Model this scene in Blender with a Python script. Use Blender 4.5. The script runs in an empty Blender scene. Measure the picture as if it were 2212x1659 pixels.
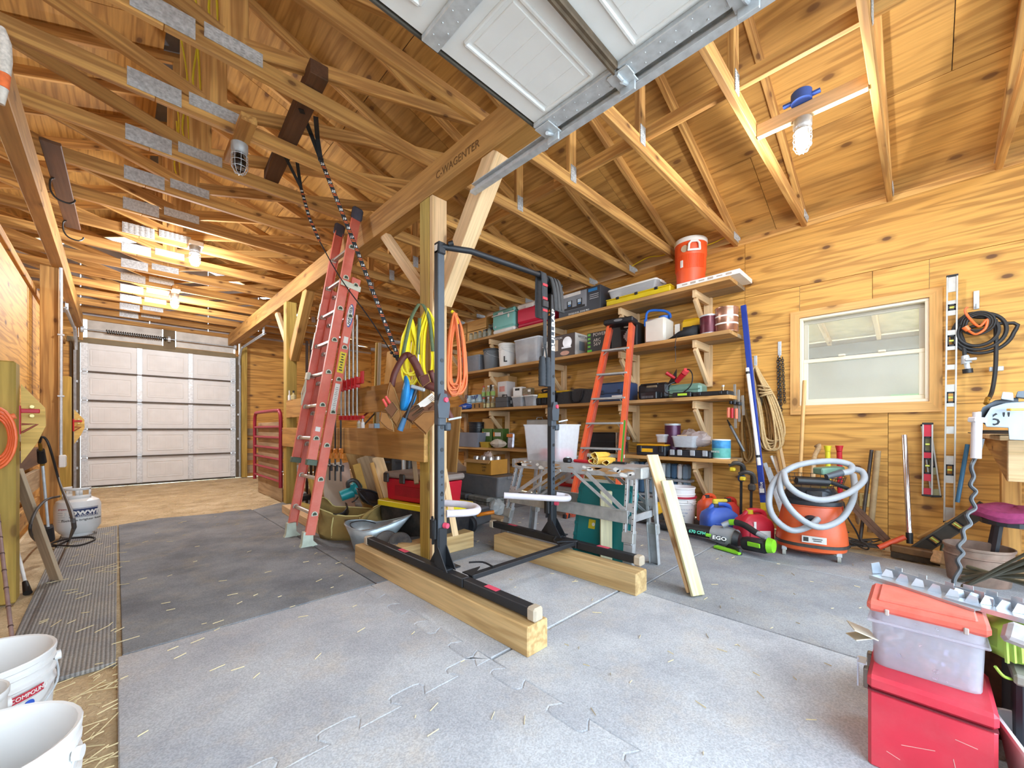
import bpy, bmesh, math, random
from mathutils import Matrix, Vector, Euler
random.seed(7)
C = bpy.context.scene.collection
S = bpy.context.scene
PI = math.pi
# ---------------------------------------------------------------- camera (104 degree wide lens, level, shifted up)
F, CX, CY, TH, HC = 870.0, 1106.0, 927.0, math.radians(44.53), 1.0
ST, CT = math.sin(TH), math.cos(TH)
cam = bpy.data.objects.new('camera', bpy.data.cameras.new('camera'))
C.objects.link(cam)
cam.location = (0, 0, HC)
cam.rotation_euler = (PI / 2, 0, -TH)
cam.data.sensor_fit = 'HORIZONTAL'
cam.data.sensor_width = 36
cam.data.lens = 36 * F / 2212
cam.data.shift_y = (CY - 829.5) / 2212
cam.data.clip_start = 0.05
S.camera = cam
# ---------------------------------------------------------------- light: overcast sky through the widened front opening, caged lamps
S.view_settings.view_transform = 'Standard'
S.view_settings.look = 'None'
S.view_settings.exposure = 0.25
S.view_settings.gamma = 1.0
S.view_settings.use_curve_mapping = False
S.cycles.use_denoising = True
S.cycles.max_bounces = 8
S.cycles.diffuse_bounces = 5
S.cycles.sample_clamp_indirect = 6
S.cycles.caustics_reflective = False
S.cycles.caustics_refractive = False
SKY = 7.0
w = bpy.data.worlds.new('world'); S.world = w; w.use_nodes = True
bg = w.node_tree.nodes['Background']
bg.inputs[0].default_value = (0.68, 0.84, 1.0, 1)
bg.inputs[1].default_value = SKY
LAMP_W = 100
# ---------------------------------------------------------------- pixel of the photo -> point on a known plane of the barn
def ray(px, py):
    u, v = (px - CX) / F, (CY - py) / F
    return Vector((ST + u * CT, CT - u * ST, v))
def at(px, py, X=None, Y=None, Z=None):
    d = ray(px, py)
    t = X / d.x if X is not None else Y / d.y if Y is not None else (Z - HC) / d.z
    return Vector((d.x * t, d.y * t, HC + d.z * t))
V = Vector
# ---------------------------------------------------------------- materials
def lin(h):
    h = h.lstrip('#')
    f = lambda c: c / 12.92 if c <= 0.04045 else ((c + 0.055) / 1.055) ** 2.4
    return tuple(f(int(h[i:i + 2], 16) / 255) for i in (0, 2, 4)) + (1,)
def nt(name):
    m = bpy.data.materials.new(name); m.use_nodes = True
    return m, m.node_tree, m.node_tree.nodes['Principled BSDF']
def N(t, typ, **kw):
    n = t.nodes.new(typ)
    for k, v in kw.items():
        if k.startswith('i_'):
            n.inputs[int(k[2:])].default_value = v
        else:
            setattr(n, k, v)
    return n
def ramp(t, stops):
    r = N(t, 'ShaderNodeValToRGB')
    e = r.color_ramp.elements
    e[0].position, e[0].color = stops[0]
    e[1].position, e[1].color = stops[-1]
    for p, c in stops[1:-1]:
        x = e.new(p); x.color = c
    return r
def mix(t, a, b, fac, mode='MIX'):
    n = N(t, 'ShaderNodeMix', data_type='RGBA', blend_type=mode)
    L = t.links
    for s, v in ((6, a), (7, b), (0, fac)):
        if hasattr(v, 'is_output') or isinstance(v, bpy.types.NodeSocket):
            L.new(v, n.inputs[s])
        else:
            n.inputs[s].default_value = v
    return n.outputs[2]
def coords(t, scale, rnd=True):
    L = t.links
    tc = N(t, 'ShaderNodeTexCoord')
    src = tc.outputs['Object']
    if rnd:
        oi = N(t, 'ShaderNodeObjectInfo')
        sc = N(t, 'ShaderNodeVectorMath', operation='SCALE'); sc.inputs[0].default_value = (37.0, 23.0, 11.0)
        L.new(oi.outputs['Random'], sc.inputs['Scale'])
        ad = N(t, 'ShaderNodeVectorMath', operation='ADD')
        L.new(src, ad.inputs[0]); L.new(sc.outputs[0], ad.inputs[1]); src = ad.outputs[0]
    mp = N(t, 'ShaderNodeMapping'); mp.inputs['Scale'].default_value = scale
    L.new(src, mp.inputs[0])
    return mp.outputs[0], src
def wood(name, light, dark, scale=(1.1, 11, 11), rings=24.0, knots=1.0, knot_scale=2.6, rough=0.75, stain=None, stain_amt=0.0, vary=0.25, contrast=0.6, bump=0.15):
    """grain along the object's local X"""
    m, t, b = nt(name); L = t.links
    co, src = coords(t, scale)
    n1 = N(t, 'ShaderNodeTexNoise'); n1.inputs['Scale'].default_value = 1.0; n1.inputs['Detail'].default_value = 2.5; n1.inputs['Roughness'].default_value = 0.5
    L.new(co, n1.inputs['Vector'])
    mu = N(t, 'ShaderNodeMath', operation='MULTIPLY'); mu.inputs[1].default_value = rings
    L.new(n1.outputs['Fac'], mu.inputs[0])
    si = N(t, 'ShaderNodeMath', operation='SINE'); L.new(mu.outputs[0], si.inputs[0])
    mr = N(t, 'ShaderNodeMapRange'); mr.inputs[1].default_value = -1; mr.inputs[2].default_value = 1
    L.new(si.outputs[0], mr.inputs[0])
    r1 = ramp(t, [(0.0, (0, 0, 0, 1)), (0.6, (0.2, 0.2, 0.2, 1)), (0.97, (1, 1, 1, 1))])
    L.new(mr.outputs[0], r1.inputs[0])
    fine = N(t, 'ShaderNodeTexNoise'); fine.inputs['Scale'].default_value = 1.0; fine.inputs['Detail'].default_value = 4
    fm = N(t, 'ShaderNodeMapping'); fm.inputs['Scale'].default_value = (3, 70, 70); L.new(src, fm.inputs[0]); L.new(fm.outputs[0], fine.inputs['Vector'])
    lt, dk = lin(light), lin(dark)
    cm = N(t, 'ShaderNodeMath', operation='MULTIPLY'); cm.inputs[1].default_value = contrast
    L.new(r1.outputs[0], cm.inputs[0])
    c1 = mix(t, lt, dk, cm.outputs[0])
    fr = ramp(t, [(0.3, (0.78, 0.78, 0.78, 1)), (0.7, (1.12, 1.12, 1.12, 1))]); L.new(fine.outputs['Fac'], fr.inputs[0])
    c2 = mix(t, c1, fr.outputs[0], 0.8, 'MULTIPLY')
    # board to board difference
    oi = N(t, 'ShaderNodeObjectInfo')
    vr = ramp(t, [(0.0, (1 - vary, 1 - vary * 1.05, 1 - vary * 1.15, 1)), (1.0, (1 + vary * .5, 1 + vary * .5, 1 + vary * .5, 1))])
    L.new(oi.outputs['Random'], vr.inputs[0])
    c3 = mix(t, c2, vr.outputs[0], 1.0, 'MULTIPLY')
    if knots:
        sx_ = N(t, 'ShaderNodeSeparateXYZ'); L.new(src, sx_.inputs[0])
        ay = N(t, 'ShaderNodeMath', operation='ADD'); L.new(sx_.outputs[1], ay.inputs[0]); L.new(sx_.outputs[2], ay.inputs[1])
        cb = N(t, 'ShaderNodeCombineXYZ'); L.new(sx_.outputs[0], cb.inputs[0]); L.new(ay.outputs[0], cb.inputs[1])
        km = N(t, 'ShaderNodeMapping'); km.inputs['Scale'].default_value = (0.62, 1.15, 1); L.new(cb.outputs[0], km.inputs[0])
        vo = N(t, 'ShaderNodeTexVoronoi', feature='F1', voronoi_dimensions='2D'); vo.inputs['Scale'].default_value = knot_scale
        L.new(km.outputs[0], vo.inputs['Vector'])
        kr = ramp(t, [(0.0, (1, 1, 1, 1)), (0.05, (0.95, 0.95, 0.95, 1)), (0.075, (0.4, 0.4, 0.4, 1)), (0.16, (0, 0, 0, 1))])
        L.new(vo.outputs['Distance'], kr.inputs[0])
        sp_ = N(t, 'ShaderNodeSeparateColor'); L.new(vo.outputs['Color'], sp_.inputs[0])
        gt_ = N(t, 'ShaderNodeMath', operation='GREATER_THAN'); gt_.inputs[1].default_value = .5; L.new(sp_.outputs[0], gt_.inputs[0])
        km2 = N(t, 'ShaderNodeMath', operation='MULTIPLY'); km2.inputs[1].default_value = knots
        km3 = N(t, 'ShaderNodeMath', operation='MULTIPLY'); L.new(kr.outputs[0], km3.inputs[0]); L.new(gt_.outputs[0], km3.inputs[1])
        L.new(km3.outputs[0], km2.inputs[0])
        c3 = mix(t, c3, lin('#5a3414'), km2.outputs[0])
    if stain:
        sn = N(t, 'ShaderNodeTexNoise'); sn.inputs['Scale'].default_value = 1.6; sn.inputs['Detail'].default_value = 5
        sm = N(t, 'ShaderNodeMapping'); sm.inputs['Scale'].default_value = (0.8, 1.6, 1.6); L.new(src, sm.inputs[0]); L.new(sm.outputs[0], sn.inputs['Vector'])
        sr = ramp(t, [(0.48, (0, 0, 0, 1)), (0.72, (stain_amt,) * 3 + (1,))]); L.new(sn.outputs['Fac'], sr.inputs[0])
        c3 = mix(t, c3, lin(stain), sr.outputs[0])
    L.new(c3, b.inputs['Base Color'])
    b.inputs['Roughness'].default_value = rough
    if bump:
        bp = N(t, 'ShaderNodeBump'); bp.inputs['Strength'].default_value = bump; bp.inputs['Distance'].default_value = 0.004
        L.new(fine.outputs['Fac'], bp.inputs['Height']); L.new(bp.outputs[0], b.inputs['Normal'])
    return m
_pm = {}
def pl(col, rough=0.5, metal=0.0, var=0.12, sc=14.0, bump=0.0, dust=0.0, alpha=None, trans=0.0, spec=None, dustcol='#b7ab98'):
    """plain coloured stuff with a little mottling, dust and relief"""
    key = (col, rough, metal, var, sc, bump, dust, alpha, trans)
    if key in _pm: return _pm[key]
    m, t, b = nt('surface_' + col.strip('#')); L = t.links
    co, src = coords(t, (1, 1, 1))
    n = N(t, 'ShaderNodeTexNoise'); n.inputs['Scale'].default_value = sc; n.inputs['Detail'].default_value = 4
    L.new(co, n.inputs['Vector'])
    r = ramp(t, [(0.3, (1 - var,) * 3 + (1,)), (0.7, (1 + var * .6,) * 3 + (1,))]); L.new(n.outputs['Fac'], r.inputs[0])
    c = mix(t, lin(col), r.outputs[0], 1.0, 'MULTIPLY')
    if dust:
        n2 = N(t, 'ShaderNodeTexNoise'); n2.inputs['Scale'].default_value = sc * 0.45; n2.inputs['Detail'].default_value = 6; n2.inputs['Roughness'].default_value = .7
        L.new(co, n2.inputs['Vector'])
        dr = ramp(t, [(0.42, (0, 0, 0, 1)), (0.75, (dust,) * 3 + (1,))]); L.new(n2.outputs['Fac'], dr.inputs[0])
        c = mix(t, c, lin(dustcol), dr.outputs[0])
    L.new(c, b.inputs['Base Color'])
    b.inputs['Roughness'].default_value = rough; b.inputs['Metallic'].default_value = metal
    if spec is not None: b.inputs['Specular IOR Level'].default_value = spec
    if bump:
        bp = N(t, 'ShaderNodeBump'); bp.inputs['Strength'].default_value = bump; bp.inputs['Distance'].default_value = 0.003
        L.new(n.outputs['Fac'], bp.inputs['Height']); L.new(bp.outputs[0], b.inputs['Normal'])
    if trans: b.inputs['Transmission Weight'].default_value = trans
    if alpha is not None:
        b.inputs['Alpha'].default_value = alpha
    _pm[key] = m
    return m
def glow(col, strength):
    m, t, b = nt('glowing_bulb')
    b.inputs['Base Color'].default_value = lin(col); b.inputs['Emission Color'].default_value = lin(col); b.inputs['Emission Strength'].default_value = strength
    return m
# ---------------------------------------------------------------- geometry helper
def basis(x, z=None):
    x = Vector(x).normalized()
    z = Vector(z) if z is not None else Vector((0, 0, 1))
    y = z.cross(x)
    if y.length < 1e-5: y = Vector((0, 1, 0)).cross(x) if abs(x.y) < .9 else Vector((1, 0, 0)).cross(x)
    y.normalize(); zz = x.cross(y)
    return Matrix((x, y, zz)).transposed()
class MB:
    def __init__(s, M=None): s.bm = bmesh.new(); s.M = M or Matrix()
    def add(s, vs, fs):
        vv = [s.bm.verts.new(s.M @ Vector(v)) for v in vs]
        for f in fs:
            try: s.bm.faces.new([vv[i] for i in f])
            except ValueError: pass
        return s
    def box(s, c, d, R=None, bev=0.0):
        c = Vector(c); hx, hy, hz = d[0] / 2, d[1] / 2, d[2] / 2
        R = R.to_matrix() if isinstance(R, Euler) else R
        T = (lambda p: c + R @ Vector(p)) if R is not None else (lambda p: c + Vector(p))
        if bev <= 0:
            vs = [T((x, y, z)) for x in (-hx, hx) for y in (-hy, hy) for z in (-hz, hz)]
            return s.add(vs, [(0, 1, 3, 2), (4, 6, 7, 5), (0, 4, 5, 1), (2, 3, 7, 6), (0, 2, 6, 4), (1, 5, 7, 3)])
        b = min(bev, hx * .95, hy * .95, hz * .95)
        vs = []
        idx = {}
        for sx in (-1, 1):
            for sy in (-1, 1):
                for sz in (-1, 1):
                    for k in range(3):
                        p = [sx * (hx - b), sy * (hy - b), sz * (hz - b)]
                        p[k] = (sx * hx, sy * hy, sz * hz)[k]
                        idx[(sx, sy, sz, k)] = len(vs); vs.append(T(p))
        fs = []
        for k in range(3):
            o = [i for i in range(3) if i != k]
            for sg in (-1, 1):
                q = []
                for a, bb in ((-1, -1), (1, -1), (1, 1), (-1, 1)):
                    t = [0, 0, 0]; t[k] = sg; t[o[0]] = a; t[o[1]] = bb; q.append(idx[(*t, k)])
                fs.append(q)
            for a in (-1, 1):
                for bb in (-1, 1):
                    t0 = [0, 0, 0]; t0[k] = -1; t0[o[0]] = a; t0[o[1]] = bb
                    t1 = list(t0); t1[k] = 1
                    fs.append([idx[(*t0, o[0])], idx[(*t0, o[1])], idx[(*t1, o[1])], idx[(*t1, o[0])]])
        for sx in (-1, 1):
            for sy in (-1, 1):
                for sz in (-1, 1):
                    fs.append([idx[(sx, sy, sz, k)] for k in range(3)])
        return s.add(vs, fs)
    def bar(s, p0, p1, w, t, up=None, bev=0.0):
        """box from p0 to p1, w across (along up), t the other way"""
        p0, p1 = Vector(p0), Vector(p1); R = basis(p1 - p0, up)
        return s.box((p0 + p1) / 2, ((p1 - p0).length, t, w), R, bev)
    def ring(s, pts_list, closed=False, caps=True):
        n = len(pts_list[0]); vs = [p for r in pts_list for p in r]; fs = []
        m = len(pts_list)
        for i in range(m if closed else m - 1):
            j = (i + 1) % m
            for k in range(n):
                l = (k + 1) % n
                fs.append((i * n + k, i * n + l, j * n + l, j * n + k))
        if caps and not closed:
            fs.append(tuple(reversed(range(n)))); fs.append(tuple(range((m - 1) * n, m * n)))
        return s.add(vs, fs)
    def tube(s, pts, r, n=8, closed=False, caps=True, flat=None):
        pts = [Vector(p) for p in pts]; m = len(pts); rings = []
        rr = r if isinstance(r, (list, tuple)) else [r] * m
        prev = None
        for i, p in enumerate(pts):
            a = pts[(i - 1) % m] if (closed or i > 0) else p
            b = pts[(i + 1) % m] if (closed or i < m - 1) else p
            tg = (b - a)
            if tg.length < 1e-9: tg = Vector((0, 0, 1))
            tg.normalize()
            if prev is None:
                ref = Vector((0, 0, 1)) if abs(tg.z) < .9 else Vector((1, 0, 0))
                nx = (ref - tg * ref.dot(tg)).normalized()
            else:
                nx = prev - tg * prev.dot(tg)
                nx = nx.normalized() if nx.length > 1e-6 else Vector((1, 0, 0))
            prev = nx; ny = tg.cross(nx)
            fy = flat if flat else 1
            rings.append([p + (nx * math.cos(2 * PI * k / n) + ny * math.sin(2 * PI * k / n) * fy) * rr[i] for k in range(n)])
        return s.ring(rings, closed, caps)
    def cyl(s, p0, p1, r0, r1=None, n=16):
        return s.tube([p0, p1], [r0, r0 if r1 is None else r1], n)
    def lathe(s, prof, c=(0, 0, 0), n=24, R=None, sx=1, sy=1, caps=True):
        c = Vector(c); R = R or Matrix.Identity(3)
        rings = [[c + R @ Vector((r * sx * math.cos(2 * PI * k / n), r * sy * math.sin(2 * PI * k / n), z)) for k in range(n)] for r, z in prof]
        return s.ring(rings, False, caps)
    def prism(s, poly, h, M=None, bev=0.0):
        """poly in local xy extruded along +z by h"""
        M = M or Matrix(); n = len(poly)
        vs = [M @ Vector((x, y, 0)) for x, y in poly] + [M @ Vector((x, y, h)) for x, y in poly]
        fs = [tuple(reversed(range(n))), tuple(range(n, 2 * n))] + [(i, (i + 1) % n, n + (i + 1) % n, n + i) for i in range(n)]
        return s.add(vs, fs)
    def grid(s, P):
        """P[i][j] points -> sheet"""
        a, b = len(P), len(P[0])
        return s.add([p for r in P for p in r], [(i * b + j, i * b + j + 1, (i + 1) * b + j + 1, (i + 1) * b + j) for i in range(a - 1) for j in range(b - 1)])
    def ball(s, c, r, sc=(1, 1, 1), n=12, R=None):
        pr = [(max(1e-4, math.sin(PI * i / 8)) * r, -math.cos(PI * i / 8) * r) for i in range(9)]
        R = R or Matrix.Identity(3)
        c = Vector(c)
        return s.ring([[c + R @ Vector((q * math.cos(2 * PI * k / n) * sc[0], q * math.sin(2 * PI * k / n) * sc[1], z * sc[2])) for k in range(n)] for q, z in pr])
    def mesh(s, name, smooth=False):
        me = bpy.data.meshes.new(name)
        bmesh.ops.recalc_face_normals(s.bm, faces=s.bm.faces)
        s.bm.to_mesh(me); s.bm.free()
        if smooth:
            me.polygons.foreach_set('use_smooth', [True] * len(me.polygons))
            me.set_sharp_from_angle(angle=math.radians(38))
        return me
    def build(s, name, m, parent=None, smooth=False, solid=0.0, loc=None, rz=0.0, bevel=0.0, sub=0):
        o = bpy.data.objects.new(name, s.mesh(name, smooth)); C.objects.link(o)
        if m: o.data.materials.append(m)
        if parent: o.parent = parent
        if loc is not None: o.location = loc; o.rotation_euler = (0, 0, rz)
        if sub:
            md = o.modifiers.new('s', 'SUBSURF'); md.levels = md.render_levels = sub
        if solid:
            md = o.modifiers.new('t', 'SOLIDIFY'); md.thickness = solid; md.offset = 0
        if bevel:
            md = o.modifiers.new('b', 'BEVEL'); md.width = bevel; md.segments = 2; md.limit_method = 'ANGLE'; md.angle_limit = math.radians(40)
        return o
MW = {}
def thing(name, label, cat, loc=(0, 0, 0), rz=0.0, group=None, R=None):
    o = bpy.data.objects.new(name, None); C.objects.link(o)
    o.empty_display_size = .05
    o.location = loc
    o.rotation_euler = R if R is not None else (0, 0, rz)
    o['label'] = label; o['category'] = cat
    if group: o['group'] = group
    MW[o.name] = Matrix.Translation(Vector(loc)) @ (o.rotation_euler.to_matrix().to_4x4())
    return o
def W(t):
    """builder frame: world coordinates for parts of thing t"""
    return MW[t.name].inverted() if t is not None and t.name in MW else Matrix()
def tag(o, label, cat, group=None, kind=None):
    o['label'] = label; o['category'] = cat
    if group: o['group'] = group
    if kind: o['kind'] = kind
    return o
def struct(o):
    o['kind'] = 'structure'
    return o
def shell(name):
    o = bpy.data.objects.new(name, None); C.objects.link(o); o['kind'] = 'structure'; MW[o.name] = Matrix(); return o
def dup(root, loc, rz=None, label=None, group=None, R=None):
    r = root.copy(); C.objects.link(r); r.location = loc
    if rz is not None: r.rotation_euler = (0, 0, rz)
    if R is not None: r.rotation_euler = R
    if label: r['label'] = label
    if group: r['group'] = group
    for ch in list(root.children):
        c = ch.copy(); C.objects.link(c); c.parent = r
        for g in ch.children:
            d = g.copy(); C.objects.link(d); d.parent = c
    return r
_bm = {}
def board(name, p0, p1, wd, th, m, parent=None, up=None, bev=0.003):
    """a plank: its own object, grain along its length (local X); wd along up, th the other way; world coordinates"""
    p0, p1 = Vector(p0), Vector(p1); L = (p1 - p0).length
    key = (round(L, 3), round(wd, 4), round(th, 4), bev, m.name)
    me = _bm.get(key)
    if me is None:
        me = MB().box((0, 0, 0), (L, th, wd), None, bev).mesh(name)
        me.materials.append(m); _bm[key] = me
    o = bpy.data.objects.new(name, me); C.objects.link(o)
    M = Matrix.Translation((p0 + p1) / 2) @ basis(p1 - p0, up).to_4x4()
    if parent is not None:
        o.parent = parent; M = W(parent) @ M
    o.matrix_local = M
    return o
FONT = None
def text(txt, size, M, m, parent, name='lettering', depth=0.0008, world=True, bold=0.0, sx=1.0, align='CENTER'):
    cu = bpy.data.curves.new(name, 'FONT'); cu.body = txt; cu.size = size; cu.align_x = align; cu.align_y = 'CENTER'
    cu.extrude = depth; cu.offset = bold; cu.resolution_u = 2
    tmp = bpy.data.objects.new(name, cu); C.objects.link(tmp)
    dg = bpy.context.evaluated_depsgraph_get()
    me = bpy.data.meshes.new_from_object(tmp.evaluated_get(dg))
    bpy.data.objects.remove(tmp); bpy.data.curves.remove(cu)
    if sx != 1.0: me.transform(Matrix.Diagonal((sx, 1, 1, 1)))
    me.transform((W(parent) if world and parent is not None else Matrix()) @ M)
    me.materials.clear(); me.materials.append(m)
    o = bpy.data.objects.new(name, me); C.objects.link(o)
    if parent is not None: o.parent = parent
    return o
def frame(o, x, y):
    """matrix with origin o, local x and y directions (z = out of the face)"""
    x = Vector(x).normalized(); y = Vector(y); z = x.cross(y).normalized(); y = z.cross(x)
    M = Matrix((x, y, z)).transposed().to_4x4(); M.translation = Vector(o)
    return M
def spline(pts, n=8, closed=False):
    pts = [Vector(p) for p in pts]; m = len(pts); out = []
    for i in range(m if closed else m - 1):
        g = lambda k: pts[k % m] if closed else pts[max(0, min(m - 1, k))]
        a, b, c, d = g(i - 1), g(i), g(i + 1), g(i + 2)
        for k in range(n):
            t = k / n
            out.append(0.5 * ((2 * b) + (c - a) * t + (2 * a - 5 * b + 4 * c - d) * t * t + (3 * b - a - 3 * c + d) * t ** 3))
    if not closed: out.append(pts[-1])
    return out
ORD = 'first second third fourth fifth sixth seventh eighth ninth tenth eleventh twelfth thirteenth fourteenth fifteenth sixteenth seventeenth eighteenth nineteenth twentieth'.split()
# ---------------------------------------------------------------- materials of the building
PLY = wood('plywood_wall', '#dca450', '#96601f', scale=(.55, 8, 8), rings=46, knots=.95, knot_scale=3.4, vary=.08, contrast=.55, rough=.6)
DECK = wood('roof_plywood', '#cb984e', '#85551f', scale=(0.6, 7, 7), rings=34, knots=.85, knot_scale=2.8, vary=.14, contrast=.5, stain='#7d5f38', stain_amt=.35)
LUM = wood('framing_lumber', '#dba85f', '#935c28', scale=(.8, 16, 16), rings=16, knots=.85, knot_scale=4.5, vary=.2, contrast=.6, stain='#7d5a34', stain_amt=.3)
BEAM = wood('beam_lumber', '#c59450', '#9a6a30', scale=(.9, 12, 12), rings=18, knots=.6, vary=.1, stain='#8a7038', stain_amt=.35)
PALE = wood('pale_pine', '#e6c496', '#c9a06a', scale=(1, 14, 14), rings=12, knots=.7, vary=.08, contrast=.45)
TREAT = wood('treated_post', '#bfa04f', '#93752f', scale=(1, 12, 12), rings=16, knots=.7, vary=.12, contrast=.55, stain='#8f8a45', stain_amt=.4)
SHELFW = wood('shelf_board', '#d6a463', '#a9763a', scale=(.8, 12, 12), rings=16, knots=.6, vary=.1, contrast=.5, stain='#8d7a5f', stain_amt=.4)
GREYW = wood('weathered_board', '#b39a78', '#85694a', scale=(1, 10, 10), rings=14, knots=.4, vary=.15, contrast=.5, stain='#6f6552', stain_amt=.5)
BROWNW = wood('old_brown_timber', '#6e4c34', '#45301f', scale=(1, 10, 10), rings=12, knots=.4, vary=.15, stain='#39302b', stain_amt=.5)
TIMBER = wood('sawn_timber', '#d3b27c', '#a47f49', scale=(.8, 12, 12), rings=18, knots=.6, knot_scale=2.2, vary=.08, contrast=.6, stain='#9a8a6a', stain_amt=.3)
GALV = pl('#ccd2d6', .42, .35, .16, 30)
GALVD = pl('#b3b8bb', .48, .35, .2, 22, dust=.2)
PLATE = pl('#c9cbcb', .45, .3, .3, 60)
DWHITE = pl('#e6e8e8', .5, 0, .05, 5, dust=.12, dustcol='#c9c4b8')
BRNM = pl('#5d5145', .6, .2, .2, 12)
BLACK = pl('#1d1e21', .45, 0, .2, 10)
STEELD = pl('#3a3c40', .4, .5, .2, 12)
RED = pl('#c1202c', .45, 0, .12, 8)
WHITE = pl('#eceae4', .5, 0, .06, 8)
XW = 4.71; YF = 9.98; XB = 1.64; ZT = 2.94; RX = .45; PIT = .35
# ---------------------------------------------------------------- ground
def ground_mat():
    m, t, b = nt('dirt_and_straw'); L = t.links
    co, src = coords(t, (1, 1, 1), False)
    n = N(t, 'ShaderNodeTexNoise'); n.inputs['Scale'].default_value = 3; n.inputs['Detail'].default_value = 8; n.inputs['Roughness'].default_value = .65
    L.new(co, n.inputs[0])
    v = N(t, 'ShaderNodeTexNoise'); v.inputs['Scale'].default_value = 45; v.inputs['Detail'].default_value = 6; v.inputs['Distortion'].default_value = 1.5
    L.new(co, v.inputs[0])
    r = ramp(t, [(.3, lin('#a99374')), (.5, lin('#cbb692')), (.7, lin('#e2d2b2'))]); L.new(n.outputs[0], r.inputs[0])
    r2 = ramp(t, [(.35, (.8, .78, .74, 1)), (.6, (1.1, 1.1, 1.05, 1))]); L.new(v.outputs[0], r2.inputs[0])
    L.new(mix(t, r.outputs[0], r2.outputs[0], .8, 'MULTIPLY'), b.inputs['Base Color']); b.inputs['Roughness'].default_value = .95
    bp = N(t, 'ShaderNodeBump'); bp.inputs['Strength'].default_value = .6; bp.inputs['Distance'].default_value = .015
    L.new(v.outputs[0], bp.inputs['Height']); L.new(bp.outputs[0], b.inputs['Normal'])
    return m
GROUND = ground_mat()
P = [[V((x, y, -.014 + .006 * math.sin(x * 3.1) * math.cos(y * 2.3))) for x in [i * .5 - 5 for i in range(21)]] for y in [j * .5 - 1.2 for j in range(24)]]
o = MB().grid(P).build('floor', GROUND, smooth=True); struct(o)
o = MB().box((.5, -6, -.09), (16, 9.6, .1)).box((8.3, 5, -.09), (7, 13, .1)).box((-7.5, 4, -.09), (7, 13, .1)).build('ground_outside', pl('#cfcbc3', .9, 0, .12, 6)); struct(o)
def mat_mat(name, base, dark, dust, dustamt, ribs=0.0, tint=1.0):
    m, t, b = nt(name); L = t.links
    co, src = coords(t, (1, 1, 1), False)
    sp = N(t, 'ShaderNodeTexNoise'); sp.inputs['Scale'].default_value = 160; sp.inputs['Detail'].default_value = 3; L.new(co, sp.inputs[0])
    bl = N(t, 'ShaderNodeTexNoise'); bl.inputs['Scale'].default_value = 2.2; bl.inputs['Detail'].default_value = 6; bl.inputs['Roughness'].default_value = .62; L.new(co, bl.inputs[0])
    du = N(t, 'ShaderNodeTexNoise'); du.inputs['Scale'].default_value = 3.7; du.inputs['Detail'].default_value = 8; du.inputs['Roughness'].default_value = .7
    mp = N(t, 'ShaderNodeMapping'); mp.inputs['Location'].default_value = (5, 2, 0); L.new(src, mp.inputs[0]); L.new(mp.outputs[0], du.inputs[0])
    r = ramp(t, [(.35, lin(dark)), (.62, lin(base))]); L.new(bl.outputs[0], r.inputs[0])
    dr = ramp(t, [(.5, (0, 0, 0, 1)), (.75, (dustamt,) * 3 + (1,))]); L.new(du.outputs[0], dr.inputs[0])
    c = mix(t, r.outputs[0], lin(dust), dr.outputs[0])
    sr = ramp(t, [(.35, (.75, .75, .76, 1)), (.65, (1.15, 1.15, 1.14, 1))]); L.new(sp.outputs[0], sr.inputs[0])
    c = mix(t, c, sr.outputs[0], .8, 'MULTIPLY')
    h = sp.outputs[0]
    if ribs:
        wv = N(t, 'ShaderNodeTexWave', bands_direction='X'); wv.inputs['Scale'].default_value = ribs; wv.inputs['Distortion'].default_value = .6; wv.inputs['Detail'].default_value = 2
        L.new(co, wv.inputs[0])
        wr = ramp(t, [(.2, (.6, .6, .6, 1)), (.6, (1.1, 1.1, 1.1, 1))]); L.new(wv.outputs['Fac'], wr.inputs[0])
        c = mix(t, c, wr.outputs[0], .9, 'MULTIPLY'); h = wv.outputs['Fac']
    L.new(c, b.inputs['Base Color']); b.inputs['Roughness'].default_value = .9
    bp = N(t, 'ShaderNodeBump'); bp.inputs['Strength'].default_value = .5; bp.inputs['Distance'].default_value = .003
    L.new(h, bp.inputs['Height']); L.new(bp.outputs[0], b.inputs['Normal'])
    return m
MATL = mat_mat('light_rubber_mat', '#bfc2c5', '#a5a8ae', '#cbbca6', .5)
MATM = mat_mat('mid_rubber_mat', '#a3a6a9', '#888b90', '#b5a78f', .45)
MATD = mat_mat('dark_rubber_mat', '#8d9195', '#6b6f75', '#a89f88', .5)
MATR = mat_mat('ribbed_rubber_mat', '#a09f9a', '#87888a', '#b8aa8f', .5, ribs=22)
def jig(p0, p1, n, amp, sgn=1):
    """interlocking edge from p0 to p1"""
    p0, p1 = Vector(p0), Vector(p1); d = (p1 - p0); L = d.length; d.normalize(); q = Vector((-d.y, d.x))
    out = []
    for k in range(n):
        for u, v in ((0, 0), (.26, 0), (.23, .25), (.17, .6), (.2, .9), (.27, 1), (.62, 1), (.69, .9), (.72, .6), (.66, .25), (.63, 0)):
            out.append(p0 + d * (L * (k + u + .06) / (n)) + q * (amp * v * sgn)) if (k + u + .06) / n <= 1 else None
    out[0] = p0
    return out + [p1]
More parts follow.
